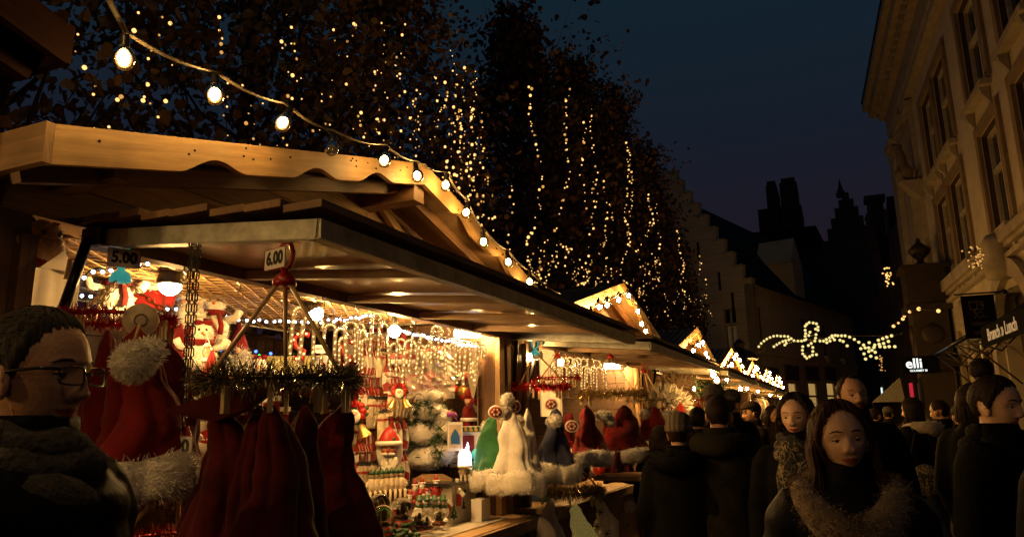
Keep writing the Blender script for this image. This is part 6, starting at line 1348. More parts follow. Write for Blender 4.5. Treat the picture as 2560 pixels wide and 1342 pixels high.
for i, (y, x, h, rad, n, lb) in enumerate(((14.1, -6.0, 10.6, 1.55, 6500, 'dark pointed lime tree standing clear against the sky'), (18.0, -6.0, 11.4, 1.55, 5600, 'dark lime tree just right of the clear pointed one'), (21.8, -6.0, 12.2, 1.5, 5200, 'tall dark lime tree above the second hut gable'), (26.2, -6.0, 11.8, 1.5, 4600, 'dark lime tree with a dense column of lights'), (29.6, -6.3, 10.2, 1.35, 4200, 'dark lime tree second from the stepped gable'), (33.0, -6.5, 9.0, 1.3, 4000, 'last dark lime tree, in front of the stepped gable'))):
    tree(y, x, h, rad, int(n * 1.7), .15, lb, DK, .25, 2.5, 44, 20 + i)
# ------------------------------------------------------------------ fairy lights
random.seed(77)
def strand(px0, py0, px1, py1, xx, n, label, group, r=.018, wob=.035, big=.35):
    a, b = at(px0, py0, x=xx), at(px1, py1, x=xx); t = thing('fairy_light_strand', label, 'string light', a, group)
    k = 12; ph = random.random() * 6; pp = []
    for i in range(k + 1):
        f = i / k; pp.append((b - a) * f + Vector((wob * math.sin(f * 7 + ph) * 1.2, wob * 1.5 * math.sin(f * 5 + ph * 2), 0)))
    r *= .85; n = max(2, int(n * .78)); MB().tube(pp, .004, 3, 0, False).build('wire', 'cable', t); q = MB(); q2 = MB()
    for i in range(n):
        f = min(.999, random.random() if i % 5 == 0 else (i + random.random()) / n) * k; j = int(f); c = pp[j].lerp(pp[j + 1], f - j) + Vector((random.gauss(0, .02), random.gauss(0, .03), random.uniform(-.04, .04)))
        rr = r * (random.uniform(.9, 1.35) if random.random() < big else random.uniform(.35, .8))
        (q if random.random() < .62 else q2).ball(c, rr, 6, 5)
    for m_, qq in (('fairy_warm', q), ('fairy_dim', q2)):
        if qq.v: tag(qq.build('bulbs', m_, t), kind='stuff')
lbA = 'sparse strand of tiny gold lights in the autumn lime trees, %s'; gA = 'light strands in the autumn trees'
for i, (x, y0, y1, n, xx) in enumerate(sorted(((215, 30, 300, 7, -4.9), (335, 20, 130, 5, -4.9), (378, 10, 335, 12, -4.8), (300, 90, 330, 6, -5), (555, 5, 330, 14, -4.8), (440, 60, 250, 5, -5), (735, 10, 280, 13, -4.7), (720, 60, 360, 12, -4.6), (790, 180, 350, 7, -4.9), (640, 200, 360, 6, -5), (875, 30, 340, 10, -4.7), (840, 50, 320, 9, -5), (905, 240, 400, 10, -4.6), (940, 130, 390, 16, -4.6), (960, 40, 330, 14, -4.7), (1010, 5, 360, 14, -4.8), (1000, 100, 370, 15, -5), (1040, 190, 400, 16, -4.7), (1050, 260, 400, 14, -4.9), (260, 290, 335, 2, -5), (700, 330, 365, 5, -4.6), (980, 300, 400, 10, -5), (1085, 150, 420, 15, -4.8), (890, 10, 120, 5, -4.8), (600, 120, 330, 6, -5)))):
    strand(x, y0, x + random.uniform(-22, 18), y1, xx, n, lbA % nth(i, 25), gA, .017)
lbB = 'dense strand of gold lights past the peak of the nearest hut, %s'; gB = 'light strands beside the nearest hut peak'
for i, (x, y0, y1, n) in enumerate(sorted(((1135, 100, 470, 26), (1145, 160, 500, 26), (1165, 150, 540, 34), (1175, 170, 500, 30), (1187, 155, 520, 28), (1205, 250, 560, 20), (1120, 180, 450, 20), (1155, 250, 520, 22), (1215, 330, 640, 12), (1230, 400, 700, 10), (1105, 240, 430, 14), (1195, 390, 640, 14)))):
    strand(x, y0, x + random.uniform(-14, 12), y1, -4.5, n, lbB % nth(i, 12), gB, .021)
lbC = 'long strand of gold lights down the dark lime trees, %s'; gC = 'light strands in the dark trees'
for i, (x0, y0, x1, y1, n, xx) in enumerate(sorted(((1323, 195, 1350, 480, 26, -4.5), (1350, 480, 1315, 650, 16, -4.5), (1420, 215, 1412, 470, 26, -4.5), (1412, 470, 1345, 690, 18, -4.5), (1455, 290, 1462, 520, 20, -4.5), (1478, 250, 1490, 540, 26, -4.5), (1490, 430, 1465, 690, 20, -4.5), (1508, 430, 1518, 650, 18, -4.5), (1570, 350, 1566, 560, 36, -4.5), (1577, 380, 1575, 620, 36, -4.5), (1575, 560, 1550, 700, 16, -4.5), (1622, 480, 1632, 570, 18, -4.5), (1632, 540, 1590, 640, 12, -4.5), (1642, 490, 1650, 700, 20, -4.5), (1690, 575, 1708, 660, 18, -4.5), (1706, 650, 1707, 740, 20, -4.5), (1750, 630, 1748, 690, 9, -4.5), (1763, 690, 1768, 780, 9, -4.5), (1275, 430, 1270, 640, 12, -4.5), (1290, 640, 1300, 720, 8, -4.5), (1530, 480, 1525, 600, 8, -4.5)))):
    strand(x0, y0, x1, y1, xx, n, lbC % nth(i, 21), gC, .026)
lbD = 'tangled low strand of gold lights over the hut roofs, %s'; gD = 'low light strands over the hut roofs'
for i in range(34):
    x = 1285 + i * 14.3 + random.uniform(-8, 8); y0 = 590 + random.uniform(0, 110) + max(0, (x - 1500)) * .22; strand(x, y0, x + random.uniform(-25, 25), min(840, y0 + random.uniform(50, 130)), -4.4 - random.random() * .5, random.randint(10, 17), lbD % nth(i, 34), gD, .019, .10)
# ================================================================== PEOPLE
mat('skin', (.46, .25, .14), .5, 0, .10, 14, .15, 120); mat('skin_pale', (.56, .335, .215), .48, 0, .08, 14, .12, 120); mat('lips', (.36, .075, .06), .4, 0, .1); mat('eye_white', (.55, .5, .45), .2, 0, .05); mat('iris', (.02, .014, .01), .1)
def hair_mat(n, c, sc=1):
    m, nt, b = _base(n); N = nt.nodes; L = nt.links; tc = N.new('ShaderNodeTexCoord'); mp = N.new('ShaderNodeMapping'); mp.inputs['Scale'].default_value = (90, 90, 5); L.new(tc.outputs['Object'], mp.inputs[0])
    nz = N.new('ShaderNodeTexNoise'); nz.inputs['Scale'].default_value = 2.5; nz.inputs['Detail'].default_value = 4; L.new(mp.outputs[0], nz.inputs['Vector']); rp = N.new('ShaderNodeValToRGB'); rp.color_ramp.elements[0].position = .35; rp.color_ramp.elements[1].position = .65
    rp.color_ramp.elements[0].color = (*[v * .5 for v in c], 1); rp.color_ramp.elements[1].color = (*[v * 1.4 for v in c], 1); L.new(nz.outputs['Fac'], rp.inputs[0]); L.new(rp.outputs[0], b.inputs['Base Color']); b.inputs['Roughness'].default_value = .65; b.inputs['Specular IOR Level'].default_value = .14
    bp = N.new('ShaderNodeBump'); bp.inputs['Strength'].default_value = .5; bp.inputs['Distance'].default_value = .004; L.new(nz.outputs['Fac'], bp.inputs['Height']); L.new(bp.outputs[0], b.inputs['Normal'])
hair_mat('hair_dark', (.018, .010, .007)); hair_mat('hair_brown', (.022, .011, .007)); hair_mat('hair_auburn', (.032, .012, .008)); hair_mat('hair_grey', (.03, .026, .02))
mat('coat_black', (.0045, .0042, .004), .85, 0, .4, 12, .5, 60, spec=.06); mat('coat_nylon', (.007, .0065, .006), .55, 0, .4, 8, .5, 25, spec=.07); mat('coat_olive', (.018, .015, .009), .85, 0, .4, 12, .5, 60, spec=.06); mat('coat_brown', (.016, .011, .007), .85, 0, .4, 12, .5, 60, spec=.06); mat('coat_navy', (.007, .0075, .010), .8, 0, .3, 12, .5, 60, spec=.12)
mat('knit_grey', (.075, .065, .05), .95, 0, .5, 40, 1, 90); mat('fur_collar', (.17, .11, .06), .95, 0, .35, 25, .8, 180, .3); mat('fur_cream', (.36, .29, .19), .95, 0, .3, 25, .8, 180, .3); mat('trousers', (.014, .014, .017), .85, 0, .3, 12, .4, 60); mat('shoe', (.015, .012, .01), .45)
m_, nt_, b_ = _base('scarf_print'); N = nt_.nodes; L = nt_.links; tc = N.new('ShaderNodeTexCoord'); vo = N.new('ShaderNodeTexVoronoi'); vo.feature = 'DISTANCE_TO_EDGE'; vo.inputs['Scale'].default_value = 10; dn = N.new('ShaderNodeTexNoise'); dn.inputs['Scale'].default_value = 7; dn.inputs['Detail'].default_value = 3; dm = N.new('ShaderNodeMixRGB'); dm.inputs[0].default_value = .22; L.new(tc.outputs['Object'], dm.inputs[1]); L.new(dn.outputs['Color'], dm.inputs[2]); L.new(dm.outputs[0], vo.inputs['Vector']); rp = N.new('ShaderNodeValToRGB'); rp.color_ramp.interpolation = 'EASE'; rp.color_ramp.elements[0].color = (.20, .15, .08, 1); rp.color_ramp.elements[0].position = .025; rp.color_ramp.elements[1].color = (.008, .0075, .007, 1); rp.color_ramp.elements[1].position = .06; ma = N.new('ShaderNodeMath'); ma.operation = 'MULTIPLY_ADD'; sn = N.new('ShaderNodeTexNoise'); sn.inputs['Scale'].default_value = 16; L.new(tc.outputs['Object'], sn.inputs['Vector']); ma.inputs[1].default_value = .16; L.new(sn.outputs['Fac'], ma.inputs[0]); sb = N.new('ShaderNodeMath'); sb.operation = 'SUBTRACT'; sb.inputs[1].default_value = .075; L.new(vo.outputs['Distance'], ma.inputs[2]); L.new(ma.outputs[0], sb.inputs[0]); L.new(sb.outputs[0], rp.inputs[0]); L.new(rp.outputs[0], b_.inputs['Base Color']); b_.inputs['Roughness'].default_value = .9
m_, nt_, b_ = _base('knit_stripe'); N = nt_.nodes; L = nt_.links; tc = N.new('ShaderNodeTexCoord'); wv = N.new('ShaderNodeTexWave'); wv.inputs['Scale'].default_value = 9; wv.inputs['Distortion'].default_value = 1.2; L.new(tc.outputs['Object'], wv.inputs['Vector']); rp = N.new('ShaderNodeValToRGB'); rp.color_ramp.elements[0].color = (.06, .045, .03, 1); rp.color_ramp.elements[1].color = (.17, .13, .085, 1); L.new(wv.outputs['Fac'], rp.inputs[0]); L.new(rp.outputs[0], b_.inputs['Base Color']); b_.inputs['Roughness'].default_value = .95
def G(x, s): return np.exp(-(x / s) ** 2 / 2)
def head_grid(nc, nr, fem=0.0, jaw=1.0, nose=1.0):
    """head about the eye point: x right, y forward, z up; returns points, azimuth, elevation"""
    tt = np.linspace(-1, 1, nc, endpoint=False); a = math.pi * (tt * .55 + .45 * tt ** 3)      # columns crowd to the face
    ee = np.linspace(-math.pi / 2, math.pi / 2, nr + 1); ee = ee + .16 * np.sin(2 * ee) * 0; A, E = np.meshgrid(a, ee)
    dx, dy, dz = np.sin(A) * np.cos(E), np.cos(A) * np.cos(E), np.sin(E)
    lo = np.clip(-dz, 0, 1); x = .077 * dx * (1 - (.30 + .05 * fem) * lo ** 1.6 * jaw); y = .098 * dy - .012; z = np.where(dz > 0, .028 + dz * .096, .028 + dz * (.146 - .006 * fem))
    y = np.where((dy < 0), y * (1 - .42 * lo ** 1.2), y * (1 - .06 * lo ** 2)); y = y + np.where(dy > 0, .006 * lo, 0) + .018 * lo ** 2 * (dy < 0)
    fr = np.clip(dy, 0, 1) ** 1.5
    s = np.sign(x)
    y += fr * (-.013 * G(np.abs(x) - .033, .014) * G(z + .002, .011) + .005 * G(z - .021, .007) * (np.abs(x) < .055) * (1 - .6 * fem) - .004 * G(x, .012) * G(z - .012, .010))
    zt = np.clip((.010 - z) / .050, 0, 1); amp = np.where((z < .012) & (z > -.050), .005 + .019 * zt ** 1.2, 0) * np.clip((z + .052) / .008, 0, 1)
    y += fr * nose * amp * G(x, .0075 + .0055 * zt) + fr * .007 * G(np.abs(x) - .0125, .0055) * G(z + .037, .006)
    zl = z - (5.5 + 2.5 * fem) * x * x
    y += fr * (.0065 * G(zl + .064, .0045) * G(x, .017) + .0075 * G(zl + .075, .005) * G(x, .015) - .004 * G(zl + .0695, .002) * G(x, .023) - .003 * G(z + .084, .005) * G(x, .02))
    x = x * (1 + fem * (.03 + .06 * G(z + .03, .05)))
    y += fr * .009 * G(z + .102, .013) * G(x, .018) + fr * .004 * G(np.abs(x) - .045, .016) * G(z + .024, .016)
    return np.stack([x, y, z], -1), A, E
def add_grid(mb, P, keep=None, mi=0, mif=None, close=True):
    nr, nc = P.shape[:2]; vs = [tuple(p) for p in P.reshape(-1, 3)]; o = len(mb.v); mb.v += vs
    for i in range(nr - 1):
        for j in range(nc if close else nc - 1):
            k = (j + 1) % nc
            if keep is not None and not (keep[i, j] and keep[i, k] and keep[i + 1, j] and keep[i + 1, k]): continue
            mb.f.append([o + i * nc + j, o + i * nc + k, o + (i + 1) * nc + k, o + (i + 1) * nc + j]); mb.sm.append(True); mb.uv.append([(0.0, 0.0)] * 4)
            mb.mi.append(mif(P[i, j]) if mif else mi)
def limbs(mb, pose, k=1.0, hands=True):
    """arms, legs, torso as tapering solids, to be fused"""
    rings = [(.94, .155, .115, 0), (1.04, .15, .11, 0), (1.16, .14, .105, .005), (1.30, .17, .12, .0), (1.40, .18, .11, -.01), (1.455, .13, .085, -.015), (1.49, .07, .06, -.02)]
    vs = []; n = 20
    for z, rx, ry, yo in rings:
        for j in range(n): a = 2 * math.pi * j / n; vs.append((math.cos(a) * rx * k, math.sin(a) * ry * k + yo, z))
    fs = [(i * n + j, i * n + (j + 1) % n, (i + 1) * n + (j + 1) % n, (i + 1) * n + j) for i in range(len(rings) - 1) for j in range(n)] + [tuple(range(n - 1, -1, -1)), tuple((len(rings) - 1) * n + j for j in range(n))]
    mb.add(vs, fs, 0, True)
    for s_ in (-1, 1):
        sw = pose.get('stride', .0) * s_; ar = pose.get('arm', 0) * (1 if s_ > 0 else pose.get('arm2', 1))
        sh = Vector((s_ * .165, -.01, 1.405)); el = Vector((s_ * .23, -.03 + ar * .10, 1.12)); wr = Vector((s_ * (.23 - .12 * ar), .06 + ar * .24, .90 + ar * .22))
        mb.tube([sh + Vector((-s_ * .05, 0, .01)), sh, sh.lerp(el, .5), el, el.lerp(wr, .5), wr], [r * k for r in (.06, .066, .052, .045, .042, .032)], 12)
        hip = Vector((s_ * .085, 0, .95)); kn = Vector((s_ * .09, .03 + sw * .18, .50)); an = Vector((s_ * .09, -.02 + sw * .30, .09))
        mb.tube([hip, hip.lerp(kn, .4), kn, kn.lerp(an, .4), an], [r * k for r in (.09, .08, .056, .052, .036)], 12); mb.tube([an + Vector((0, -.05, -.05)), an + Vector((0, .05, -.05)), an + Vector((0, .17, -.06))], [.04, .042, .03], 10)
        if hands:
            d = (wr - el).normalized(); mb.tube([wr - d * .02, wr + d * .05, wr + d * .085], [.028, .036, .034], 8, flat=.6)
            for f, l in enumerate((.07, .08, .075, .058)):
                b0 = wr + d * .08 + Vector((0, (f - 1.5) * .018, 0)); mb.tube([b0, b0 + d * l * .55, b0 + d * l + Vector((-s_ * .012, .0, 0))], [.0095, .0085, .006], 6)
            mb.tube([wr + d * .02 + Vector((0, .025, 0)), wr + d * .06 + Vector((-s_ * .01, .05, 0)), wr + d * .09 + Vector((-s_ * .015, .052, 0))], [.012, .011, .008], 6)
def jacket(pose, k, length, puff, seg):
    mb = MB(); n = 24; vs = []; zz = np.linspace(length, 1.50, 26); 
    for z in zz:
        u = (z - .94) / .55; rx = np.interp(z, [.5, .94, 1.1, 1.28, 1.40, 1.45, 1.50], [.215, .195, .18, .205, .205, .165, .085]); ry = np.interp(z, [.5, .94, 1.1, 1.28, 1.40, 1.45, 1.50], [.165, .15, .145, .155, .14, .12, .08])
        q = 1 + puff * (abs(math.sin(z * math.pi / seg)) - .5)
        for j in range(n): a = 2 * math.pi * j / n; vs.append((math.cos(a) * rx * k * q, math.sin(a) * ry * k * q - .01, z))
    m = len(zz); fs = [(i * n + j, i * n + (j + 1) % n, (i + 1) * n + (j + 1) % n, (i + 1) * n + j) for i in range(m - 1) for j in range(n)] + [tuple(range(n - 1, -1, -1)), tuple((m - 1) * n + j for j in range(n))]
    mb.add(vs, fs, 0, True)
    for s_ in (-1, 1):
        ar = pose.get('arm', 0) * (1 if s_ > 0 else pose.get('arm2', 1)); sh = Vector((s_ * .175, -.01, 1.395)); el = Vector((s_ * .245, -.03 + ar * .10, 1.12)); wr = Vector((s_ * (.24 - .12 * ar), .06 + ar * .24, .91 + ar * .22)); pts = []; rs = []
        for i in range(25):
            f = i / 24; p = sh.lerp(el, f * 2) if f < .5 else el.lerp(wr, f * 2 - 1); pts.append(p); rs.append((.092 - .035 * f) * k * (1 + puff * (abs(math.sin(f * .62 * math.pi / seg)) - .5)))
        mb.tube([sh - Vector((s_ * .08, 0, -.01))] + pts, [.08] + rs, 14)
    mb.tube([(0, -.02, 1.44), (0, -.02, 1.56)], [.095 * k, .088 * k], 16)
    return mb
_BODY = {}
def person(label, eyept, eyez=None, face=0, hp=0, hy=0, hr=0, skin='skin', hair='short', hm='hair_dark', coat='coat_black', length=.78, puff=.0, seg=.1, k=1.0, fem=0, detail=True, pose=None, scarf=None, collar=None, hat=None, glasses=False, lid=.25, beard=False, jaw=1.0, nose=1.0, group=None, hood=False, trousers='trousers', belt=None):
    """face: heading in degrees (0 = +Y); hp/hy/hr: head pitch, yaw, roll"""
    pose = pose or {}; sc = eyept.z / 1.63
    rz = R(face); ey = Vector((0, .075, 1.63)) * sc; off = Matrix.Rotation(rz, 3, 'Z') @ Vector((0, .05 * sc, 0))
    t = thing('person', label, 'person', (eyept.x - off.x, eyept.y - off.y, 0), group, rz); t.scale = (sc,) * 3
    HM = Matrix.Translation((0, .01, 1.63)) @ Matrix.Rotation(R(hy), 4, 'Z') @ Matrix.Rotation(R(-hp), 4, 'X') @ Matrix.Rotation(R(hr), 4, 'Y')
    nc, nr = (124, 108) if detail else (44, 38)
    P, A, E = head_grid(nc, nr, fem, jaw, nose); Pw = (np.c_[P.reshape(-1, 3), np.ones(P.shape[0] * P.shape[1])] @ np.array(HM).T)[:, :3].reshape(P.shape)
    key = (pose.get('arm', 0), pose.get('arm2', 1), pose.get('stride', 0))
    if key not in _BODY: b0 = MB(); limbs(b0, pose); _BODY[key] = remesh(b0, .02 if detail else .028, 'fused', ['skin'])
    body = MB(); me = _BODY[key]; body.add([tuple(v.co) for v in me.vertices], [tuple(p.vertices) for p in me.polygons], 0, True)
    c0 = HM @ Vector((0, -.03, -.07)); body.tube([c0 + Vector((0, 0, .03)), c0.lerp(Vector((0, -.02, 1.47)), .5), (0, -.02, 1.44)], [.054, .054, .07], 18)
    lipz = lambda p: 1 if (p[1] > .05 and abs(p[0]) < .0265 and abs(p[2] - 7 * p[0] ** 2 + .0695) < (.0098 if p[2] - 7 * p[0] ** 2 < -.0695 else .0078 - .0015 * math.cos(abs(p[0]) * 400)) * (1 - (p[0] / .0265) ** 2)) else 0
    mi = [lipz(p) for p in P.reshape(-1, 3)]; o = len(body.f); add_grid(body, Pw)
    cnt = 0
    for i in range(nr):
        for j in range(nc): body.mi[o + cnt] = mi[i * nc + j]; cnt += 1
    for s_ in (-1, 1):                                              # ears
        M_ = HM.to_3x3() @ Matrix.Rotation(s_ * -.25, 3, 'Z'); body.ball(HM @ Vector((s_ * .077, -.012, -.012)), (.010, .019, .032), 10, 8, 0, 0, M_); body.ball(HM @ Vector((s_ * .080, -.018, -.004)), (.007, .022, .026), 10, 8, 0, 0, M_)
    body.build('body', [skin, 'lips'], t)
    if detail:
        for s_ in (-1, 1):
            q = MB(); c = Vector((s_ * .032, .0588, -.001)); n0 = len(q.f); q.ball((0, 0, 0), .0125, 16, 16)
            rot = Matrix.Rotation(R(-90), 3, 'X')
            q.v = [tuple(HM @ (c + rot @ Vector(v))) for v in q.v]
            for fi, f in enumerate(q.f):
                i = fi // 16; mid = sum((Vector(MBV) for MBV in ()), Vector()); q.mi[fi] = 1 if i >= 13 else 0
            q.build('eye', ['eye_white', 'iris'], t)
            l = MB(); vs = []; n_ = 14
            for i in range(9):                                       # upper lid, drawn down by lid
                th_ = R(75) - (R(75) - R(28 - 60 * lid)) * i / 8
                for j in range(n_): ph = R(-80 + 160 * j / (n_ - 1)); rr = .0134; vs.append(HM @ (c + Vector((math.sin(ph) * math.cos(th_) * rr * 1.05, math.cos(ph) * math.cos(th_) * rr, math.sin(th_) * rr))))
            l.add(vs, [(i * n_ + j, (i + 1) * n_ + j, (i + 1) * n_ + j + 1, i * n_ + j + 1) for i in range(8) for j in range(n_ - 1)], 0, True); lw = vs[8 * n_:]
            l.tube(lw, .0018, 5, 1); l.build('eyelid', [skin, 'hair_dark'], t)
            b = MB(); bz = .024 if not fem else .026; pts = [HM @ Vector((s_ * x, y, z)) for x, y, z in ((.014, .083, bz - .003), (.028, .081, bz + .002), (.042, .074, bz + .002), (.052, .064, bz - .003))]; b.tube(pts, [.0036, .0050, .0042, .0018], 6, flat=.6); b.build('eyebrow', hm, t)
    # hair shell
    az = np.abs(A); z = P[..., 2]; front = az < R(62)
    if hair != 'none':
        HL_ = {'short': ((0, .088), (30, .084), (50, .070), (62, .045), (74, .005), (84, -.012), (90, .0), (98, .022), (112, .02), (122, -.03), (135, -.075), (180, -.085)),
               'receding': ((0, .100), (18, .100), (35, .115), (48, .11), (60, .07), (72, .03), (82, -.01), (90, .0), (98, .022), (112, .02), (122, -.03), (135, -.07), (180, -.08)),
               'updo': ((0, .088), (35, .080), (55, .055), (70, .02), (80, -.02), (86, -.03), (92, .0), (100, .02), (112, .015), (125, -.04), (180, -.07))}.get(hair, ((0, .098), (30, .086), (50, .045), (62, .0), (68, -.06), (74, -.13), (180, -.13)))
        low = np.interp(np.degrees(az), [v[0] for v in HL_], [v[1] for v in HL_])
        low = low + .004 * np.sin(A * 31) + .003 * np.sin(A * 57 + 1); keep = z > low; th = np.clip((z - low) / .035, .06, 1) ** .7 * {'short': .011, 'receding': .010, 'updo': .014}.get(hair, .022)
        cen = np.array((0, -.012, .028)); nrm = (P - cen); nrm /= np.linalg.norm(nrm, axis=-1, keepdims=True) + 1e-9
        nz = (np.sin(A * 23 + z * 90) + np.sin(A * 41 - z * 55)) * .0012; H = P + nrm * (th + nz)[..., None]; Hw = (np.c_[H.reshape(-1, 3), np.ones(H.shape[0] * H.shape[1])] @ np.array(HM).T)[:, :3].reshape(H.shape)
        hb = MB(); add_grid(hb, Hw, keep)
        if hair in ('long', 'bob'):
            ks = np.argwhere(keep & (z > .0)); fp = []; fn = []
            for _ in range(260): i, j = ks[random.randrange(len(ks))]; fp.append(Hw[i, j]); fn.append(HM.to_3x3() @ (Vector(nrm[i, j]) * .55 + Vector((nrm[i, j][0] * .4, -.2, -.9))))
            hb.hairs(fp, fn, .05, .0012, 0, .22)
        if hair in ('long', 'bob'):
            n = 640 if hair == 'long' else 420
            for i in range(n):
                s_ = 1 if i % 2 else -1; a0 = random.uniform(R(64), R(178)); zr = random.uniform(.02, .10); start = Vector((s_ * math.sin(a0) * .084, math.cos(a0) * .098 - .012, zr)); st = HM @ start
                out = Vector((s_ * math.sin(max(a0, R(60))), math.cos(max(a0, R(55))) * .8, 0)); rr = random.uniform(.095, .118); mid = HM @ Vector((out.x * rr, out.y * rr * 1.08 - .015, -.02)); mid2 = HM @ Vector((out.x * rr * .98, out.y * rr - .02, -.10))
                if hair == 'bob': pts = [st, mid, mid2, mid2.lerp(HM @ Vector((out.x * .07, out.y * .075 - .02, -.145)), .8)]; rs = [.004, .005, .0045, .0015]
                else:
                    ex = Vector((out.x * random.uniform(.12, .19), out.y * .11 + random.uniform(-.02, .06) - .01, random.uniform(-.38, -.24))); pts = [st, mid, mid2, mid2.lerp(HM @ ex, .55) + Vector((random.gauss(0, .012), random.gauss(0, .01), 0)), HM @ ex]; rs = [.004, .005, .005, .004, .001]
                hb.tube(pts, rs, 6)
            hb.build('hair', [hm], t)
        else:
            pts = []; nn = []
            ks = np.argwhere(keep)
            for _ in range(500 if detail else 120):
                i, j = ks[random.randrange(len(ks))]; pts.append(Hw[i, j]); v = HM.to_3x3() @ Vector(nrm[i, j]); back = HM.to_3x3() @ Vector((0, -.9, -.35)); nn.append(v * .35 + back)
            hb.hairs(pts, nn, .018, .0022, 0, .12)
            if hair == 'updo':
                hb.ball(HM @ Vector((0, -.06, .165)), (.05, .05, .048), 14, 10, 0, .06); hb.fuzz(HM @ Vector((0, -.06, .165)), 0.05, 500, .007, .003); hb.tube([HM @ Vector((0, -.04, .10)), HM @ Vector((0, -.06, .14))], [.05, .03], 10)
            hb.build('hair', [hm], t)
    if beard:
        q = MB(); bm = (z < -.05) & (az < R(75)) & ~((np.abs(P[..., 0]) < .026) & (z > -.08) & (z < -.058)); bb = P + (P - np.array((0, -.01, .0))) / .11 * .004; Bw = (np.c_[bb.reshape(-1, 3), np.ones(bb.shape[0] * bb.shape[1])] @ np.array(HM).T)[:, :3].reshape(bb.shape); add_grid(q, Bw, bm); q.build('beard', hm, t)
    if glasses:
        q = MB()
        for s_ in (-1, 1):
            c = Vector((s_ * .034, .094, -.004)); q.tube([HM @ (c + Vector((.027 * math.copysign(abs(math.cos(a)) ** .5, math.cos(a)), -.010 * abs(math.cos(a)) * (1 if s_ * math.cos(a) > 0 else 0), .0165 * math.copysign(abs(math.sin(a)) ** .5, math.sin(a))))) for a in np.linspace(0, 2 * math.pi, 29)], .0022, 5)
            q.tube([HM @ Vector((s_ * .060, .086, .008)), HM @ Vector((s_ * .082, .06, .009)), HM @ Vector((s_ * .085, -.01, .006)), HM @ Vector((s_ * .084, -.035, -.015))], [.0035, .0036, .003, .002], 6)
        q.tube([HM @ Vector((-.009, .098, 0)), HM @ Vector((0, .103, .003)), HM @ Vector((.009, .098, 0))], .002, 5); g_ = q.build('glasses', 'glasses_frame', t)
        for s_ in (-1, 1): c = Vector((s_ * .034, .0935, -.004)); MB().add([HM @ (c + Vector((.026 * math.cos(a), -.004, .0155 * math.sin(a)))) for a in np.linspace(0, 2 * math.pi, 16, endpoint=False)], [tuple(range(16))]).build('lens', 'lens', g_)
    vx = .013 if detail else .024
    jm = remesh(jacket(pose, k, length, puff, seg), vx, 'jacket', [coat], 2); link('jacket', jm, t)
    q = MB()
    for s_ in (-1, 1): sw = pose.get('stride', 0) * s_; q.tube([(s_ * .09, 0, .97), (s_ * .09, .02 + sw * .1, .72), (s_ * .09, .03 + sw * .18, .5), (s_ * .09, .0 + sw * .25, .28), (s_ * .09, -.02 + sw * .30, .10)], [.115, .098, .078, .072, .066], 12)
    q.build('trousers', trousers, t); 
    for s_ in (-1, 1): sw = pose.get('stride', 0) * s_; MB().ball((s_ * .09, .05 + sw * .30, .045), (.052, .145, .046), 12, 7).build('shoe', 'shoe', t)
    if scarf:
        q = MB(); c = HM @ Vector((0, -.03, -.15))
        for i, (z0, r0, r1) in enumerate(((-.01, .098, .036), (.025, .092, .030), (-.05, .115, .040))): q.tube([c + Vector((math.cos(a) * r0, math.sin(a) * r0 * 1.02 + .01, z0 + .02 * math.sin(a + i) - .018 * math.sin(a) + .006 * math.sin(5 * a + i))) for a in np.linspace(0, 2 * math.pi, 25)], [r1 * (1 + .12 * math.sin(a * 4 + i * 2)) for a in np.linspace(0, 2 * math.pi, 25)], 10)
        if scarf != 'knit_grey': q.tube([c + Vector((.03, .11, -.03)), c + Vector((.04, .17, -.16)), c + Vector((.03, .18, -.36))], [.05, .07, .06], 10, flat=.5); q.tube([c + Vector((-.04, .11, -.04)), c + Vector((-.06, .17, -.18)), c + Vector((-.05, .17, -.34))], [.05, .07, .06], 10, flat=.5)
        q.build('scarf', scarf, t)
    if collar:
        q = MB(); P_ = []; N_ = []; pts = []
        for a in np.linspace(R(62), R(478 - 0), 40):
            fr = max(0, math.sin(a)); pts.append(Vector((math.cos(a) * (.120 + .035 * (1 - abs(fr - .45))), math.sin(a) * (.105 + .06 * fr) - .01, 1.47 - .15 * fr ** 2)))
        rs = [.036 + .026 * max(0, math.sin(a)) for a in np.linspace(R(62), R(478), 40)]; q.tube(pts, rs, 14)
        for v in list(q.v):
            for _ in range(26): P_.append(Vector(v) + Vector((random.gauss(0, .008), random.gauss(0, .008), random.gauss(0, .008)))); cc = min(pts, key=lambda p: (p - Vector(v)).length); N_.append((Vector(v) - cc).normalized() + Vector((0, 0, -.35)))
        q.hairs(P_, N_, .015, .0022, 0, .4); q.build('fur_collar', collar, t)
        MB().tube([(0, .155, 1.38), (0, .165, 1.2), (0, .16, .95)], .006, 5).build('zip', 'chrome', t)
    if hood:
        q = MB(); q.tube([(.10, .06, 1.47), (.16, -.06, 1.47), (.10, -.17, 1.46), (0, -.20, 1.44), (-.10, -.17, 1.46), (-.16, -.06, 1.47), (-.10, .06, 1.47)], [.03, .055, .07, .075, .07, .055, .03], 10); 
        if isinstance(hood, str):
            pp_ = [Vector(v) for v in q.v]; q.hairs(pp_ * 5, [(p - Vector((0, -.05, 1.46))).normalized() for p in pp_] * 5, .035, .005, 0, .5)
        q.build('hood', hood if isinstance(hood, str) else coat, t)
